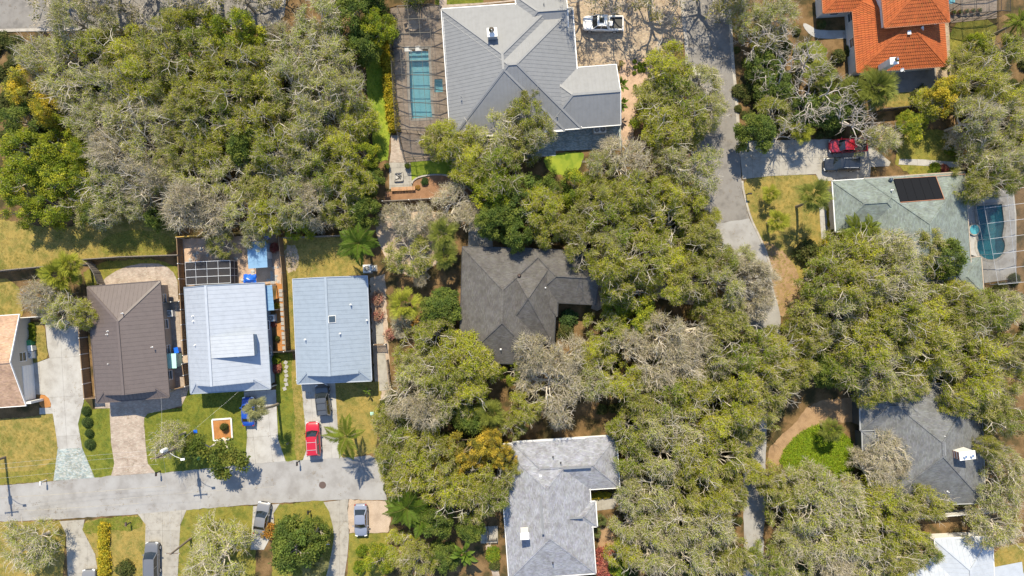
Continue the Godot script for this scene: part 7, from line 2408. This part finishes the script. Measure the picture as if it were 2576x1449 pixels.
	shrub("lime", "green shrub below the yellow flowering one by the sage green roof", W(2068, 640), 2.2, 1.5)
	shrub("olive", "dense olive bush with a long shadow on the lawn by the side road", W(2022, 632), 3.4, 3.0)
	shrub("lime", "low green shrubs along the top of the sage green roof", W(2350, 425), 1.8, 0.9)
	shrub("red", "reddish low shrub along the top of the sage green roof", W(2372, 424), 1.4, 0.8)
	shrub("dark", "dark clipped bushes right of the dark roof's garage, upper one", W(1430, 800), 2.6, 1.6)
	shrub("olive", "round olive bush right of the dark roof, lower one", W(1422, 832), 2.4, 1.6)
	shrub("red", "red flowering bush left of the green strip by the white roof", F("12", 160, -120), 1.6, 1.3)
	shrub("red", "red bush beside the air conditioner right of the white roof", F("w1", 1165, 1062), 0.9, 0.8)
	shrub("red", "dark red shrub in the upper right of the stone garden", F("w1", 1180, 230), 1.5, 1.5)
	shrub("lime", "small green shrub at the pale blue house's gate", F("12", 150, -180), 1.4, 1.2)
	shrub("yellow", "small yellow bush on the orange mulch beside the lean-to", F("w1", 1200, 860), 0.9, 1.0)
	shrub("olive", "small olive bush on the orange mulch near the gate", F("w1", 1205, 1215), 0.8, 1.0)
	shrub("orange", "orange flowering bush right of the upper wing of the pale shingle roof", W(1568, 1160), 1.6, 1.3)
	shrub("lime", "lime bush below the forked trunk at the bottom of the lawn", F("12", 800, 1250), 1.7, 1.4)
	shrub("lime", "upright bushy shrub on the lawn below the sandy parking place", F("12", 790, 1370), 1.9, 1.8)
	shrub("lime", "green shrubs left of the pale shingle roof's patio", F("z2", 60, 1230), 2.2, 1.0)
	shrub("olive", "low olive shrub by the stone path left of the pale shingle roof", F("z2", 80, 1340), 1.6, 0.9)
	for i in 9:
		var p: Array = [[738, 672], [790, 700], [840, 700], [745, 730], [800, 740], [790, 770], [840, 765], [735, 795], [742, 942]][i]
		shrub("lime", "small round lime agave on the pebble bed, %s from the top" % ordinal(i), F("w5", p[0], p[1]), 0.62 if i != 4 else 1.0, 0.45, -1.0, "small round agaves on the pebbles", "agave")
	shrub("dark", "dark shrub in the mulch bed inside the stone edge", F("w4", 520, 1110), 1.1, 0.9)
	shrub("orange", "dry grass clump in the mulch bed, left one", F("w4", 425, 1190), 0.8, 0.5)
	shrub("lime", "bright green shrub at the right end of the curved stone edge", F("w4", 1150, 1050), 2.6, 1.6)
	shrub("olive", "small shrub over the fence below the orange tile roof", F("30", 1150, 740), 3.2, 1.5)
	# the leaning street-side tree with big dark leaves and a white trunk
	var t := thing("leaning_tree", "leaning white-trunked tree with big dark leaf clusters hanging over the street", "tree", F("02", 1690, 405))
	var m := MB.new()
	m.col = Color(0.55, 0.5, 0.43)
	var path := [F("02", 1690, 405, 0.0), F("02", 1600, 468, 1.6), F("02", 1580, 475, 2.2), F("02", 1500, 430, 3.2)]
	var path2 := [F("02", 1690, 405, 0.0), F("02", 1715, 480, 1.6), F("02", 1780, 540, 3.4)]
	for pa: Array in [path, path2]:
		var ps := PackedVector3Array()
		var rs := PackedFloat32Array()
		for i in pa.size():
			ps.append(pa[i] - t.position)
			rs.append(lerpf(0.13, 0.06, float(i) / pa.size()))
		m.tube(ps, rs, 8, true)
	part(t, "trunk", m.mesh(), M["bark"])
	var r := RandomNumberGenerator.new()
	r.seed = 77
	for s in [[1480, 460, 3.6, 1.5], [1520, 520, 3.2, 1.3], [1430, 500, 3.4, 1.0], [1650, 560, 3.6, 1.7], [1700, 500, 3.8, 1.5], [1640, 640, 3.2, 1.4], [1780, 560, 3.8, 1.6], [1680, 690, 3.0, 0.9], [1820, 600, 3.4, 0.9]]:
		var tm := TM.new()
		var c := F("02", s[0], s[1], s[2]) - t.position
		for i in 9:
			leaf_clump(tm, c + Vector3(r.randf_range(-1, 1), r.randf_range(-0.4, 0.4), r.randf_range(-1, 1)) * float(s[3]) * 0.7, 0.55, 0.5, 46, 0.34, [Color(0.085, 0.12, 0.02), Color(0.12, 0.15, 0.025), Color(0.16, 0.17, 0.03)], r, 0.9)
		part(t, "crown", tm_mesh([[tm, "leaf"]]))
	# bright ground cover
	var gc := TM.new()
	var area := rounded(poly("32", [90, 600, 110, 520, 180, 420, 290, 335, 400, 300, 520, 350, 655, 440, 660, 640, 560, 700, 400, 720, 200, 720]), 1)
	var box := Rect2(area[0], Vector2.ZERO)
	for p in area:
		box = box.expand(p)
	for i in 5200:
		var p := Vector2(r.randf_range(box.position.x, box.end.x), r.randf_range(box.position.y, box.end.y))
		if Geometry2D.is_point_in_polygon(p, area):
			leaf_clump(gc, Vector3(p.x, 0.12 + 0.1 * edge_noise.get_noise_2d(p.x * 6, p.y * 6), p.y), 0.22, 0.5, 7, 0.17, [Color(0.20, 0.29, 0.015), Color(0.16, 0.25, 0.015), Color(0.25, 0.31, 0.02)], r, 1.6)
	solo("ground_cover", tm_mesh([[gc, "leaf"]]), null, "bright green leafy ground cover bed inside the curved mulch path", "ground cover", Vector3.ZERO, 0.0, "", "stuff")
	undergrowth(r)


func undergrowth(r: RandomNumberGenerator) -> void:
	# low scrub on the wooded lots, scattered between the trunks
	var mm := MultiMesh.new()
	mm.transform_format = MultiMesh.TRANSFORM_3D
	mm.mesh = bush_mesh("olive")
	var spots: Array = []
	for z in [[-60, 95, 900, 470, 330], [1410, 470, 1830, 700, 60], [1560, 1060, 1860, 1470, 130], [2080, 700, 2600, 960, 130], [1980, 1190, 2300, 1470, 110], [960, 870, 1230, 1230, 90], [1850, 60, 2160, 340, 60], [2440, 100, 2600, 470, 60], [1500, 880, 1960, 1040, 80]]:
		for i in int(z[4]):
			var p := W(r.randf_range(z[0], z[2]), r.randf_range(z[1], z[3]))
			if not paved.any(func(q): return Geometry2D.is_point_in_polygon(xz(p), q)):
				spots.append(p)
	mm.instance_count = spots.size()
	for i in spots.size():
		var s := r.randf_range(1.0, 2.3)
		mm.set_instance_transform(i, Transform3D(Basis(Vector3.UP, r.randf() * TAU).scaled(Vector3(s, s * 0.8, s)), spots[i]))
	var o := MultiMeshInstance3D.new()
	o.name = "undergrowth"
	o.multimesh = mm
	add_child(o)
	tag(o, "low olive scrub growing under the trees of the wooded lots", "undergrowth", "", "stuff")


func fallen_leaves() -> void:
	# dry leaves blown over the paved ground, thicker in drifts
	var tm := TM.new()
	for i in 3:
		var a := TAU * i / 3.0 + 0.4
		var d := Vector3(cos(a), 0.12, sin(a)).normalized()
		tm.leaf(Vector3(cos(a), 0.1, sin(a)) * 0.06, d, Vector3.UP.cross(d).normalized(), Vector3.UP, 0.12, 0.03, Color.WHITE)
	var r := RandomNumberGenerator.new()
	r.seed = 44
	var xs: Array = []
	var cs: Array = []
	for i in 60000:
		var p := Vector2(r.randf_range(-72, 72), r.randf_range(-41, 41))
		var k := edge_noise.get_noise_2d(p.x * 0.5 + 40.0, p.y * 0.5)
		if r.randf() > 0.12 + k * 0.9:
			continue
		for q in paved:
			if Geometry2D.is_point_in_polygon(p, q):
				var s := r.randf_range(0.5, 1.2)
				xs.append(Transform3D(Basis(Vector3.UP, r.randf() * TAU).scaled(Vector3.ONE * s), Vector3(p.x, 0.075, p.y)))
				cs.append(Color(0.22, 0.14, 0.07).lerp(Color(0.34, 0.25, 0.12), r.randf()) * r.randf_range(0.6, 1.1))
				break
	var mm := MultiMesh.new()
	mm.transform_format = MultiMesh.TRANSFORM_3D
	mm.use_colors = true
	mm.mesh = tm_mesh([[tm, "leaf"]])
	mm.instance_count = xs.size()
	for i in xs.size():
		mm.set_instance_transform(i, xs[i])
		mm.set_instance_color(i, cs[i])
	var o := MultiMeshInstance3D.new()
	o.name = "fallen_leaves"
	o.multimesh = mm
	add_child(o)
	tag(o, "dry brown leaves blown over the streets and driveways", "fallen leaves", "", "stuff")


func grass() -> void:
	fallen_leaves()
	# short tufts on the lawns: three blades each, green to straw by patches
	var tm := TM.new()
	for i in 5:
		var a := TAU * i / 5.0
		var d := Vector3(cos(a), 0.9, sin(a)).normalized()
		tm.leaf(Vector3(cos(a), 0, sin(a)) * 0.02, d, Vector3.UP.cross(d).normalized(), d.cross(Vector3.UP.cross(d)).normalized(), 0.13, 0.022, Color.WHITE)
	var mesh := tm_mesh([[tm, "leaf"]])
	var r := RandomNumberGenerator.new()
	r.seed = 12
	var tones := {"grass": [Color(0.25, 0.26, 0.045), Color(0.42, 0.35, 0.09)], "green_grass": [Color(0.16, 0.21, 0.024), Color(0.32, 0.30, 0.05)], "dry_grass": [Color(0.29, 0.27, 0.06), Color(0.50, 0.39, 0.13)], "turf": [Color(0.24, 0.36, 0.03), Color(0.31, 0.42, 0.04)]}
	for c in get_children():
		if not (c is MeshInstance3D and (c.name.begins_with("lawn") or c.name.begins_with("grass_strip")) and tones.has(c.material_override.resource_name)):
			continue
		if c.has_meta("category") and c.get_meta("category") == "sign":
			continue
		var bb: AABB = c.get_aabb()
		var faces: PackedVector3Array = c.mesh.surface_get_arrays(0)[Mesh.ARRAY_VERTEX]
		var xs: Array = []
		var cs: Array = []
		var tone: Array = tones[c.material_override.resource_name]
		for i in range(0, faces.size(), 3):
			var a := faces[i]
			var b := faces[i + 1]
			var d := faces[i + 2]
			if absf(a.y - b.y) + absf(a.y - d.y) > 0.001 or a.y < 0.01:
				continue
			var area := (b - a).cross(d - a).length() * 0.5
			var n := area * 17.0
			var cnt := int(n) + (1 if r.randf() < n - int(n) else 0)
			for k in cnt:
				var u := r.randf()
				var v := r.randf()
				if u + v > 1.0:
					u = 1.0 - u
					v = 1.0 - v
				var p := a + (b - a) * u + (d - a) * v
				if absf(p.x) > 74 or absf(p.z) > 43:
					continue
				var q := Vector2(p.x, p.z)
				if paved.any(func(e): return Geometry2D.is_point_in_polygon(q, e)):
					continue
				var s := r.randf_range(0.5, 1.2)
				xs.append(Transform3D(Basis(Vector3.UP, r.randf() * TAU).scaled(Vector3(s * 1.3, s * 0.7, s * 1.3)), p))
				var f := clampf(0.5 + 0.9 * edge_noise.get_noise_2d(p.x * 0.35, p.z * 0.35) + r.randf_range(-0.3, 0.3), 0.0, 1.0)
				cs.append((tone[0] as Color).lerp(tone[1], f) * r.randf_range(0.85, 1.15))
		if xs.is_empty():
			continue
		var mm := MultiMesh.new()
		mm.transform_format = MultiMesh.TRANSFORM_3D
		mm.use_colors = true
		mm.mesh = mesh
		mm.instance_count = xs.size()
		for i in xs.size():
			mm.set_instance_transform(i, xs[i])
			mm.set_instance_color(i, cs[i])
		var o := MultiMeshInstance3D.new()
		o.name = "grass_tufts"
		o.multimesh = mm
		c.add_child(o, true)
		o.set_meta("kind", "stuff")
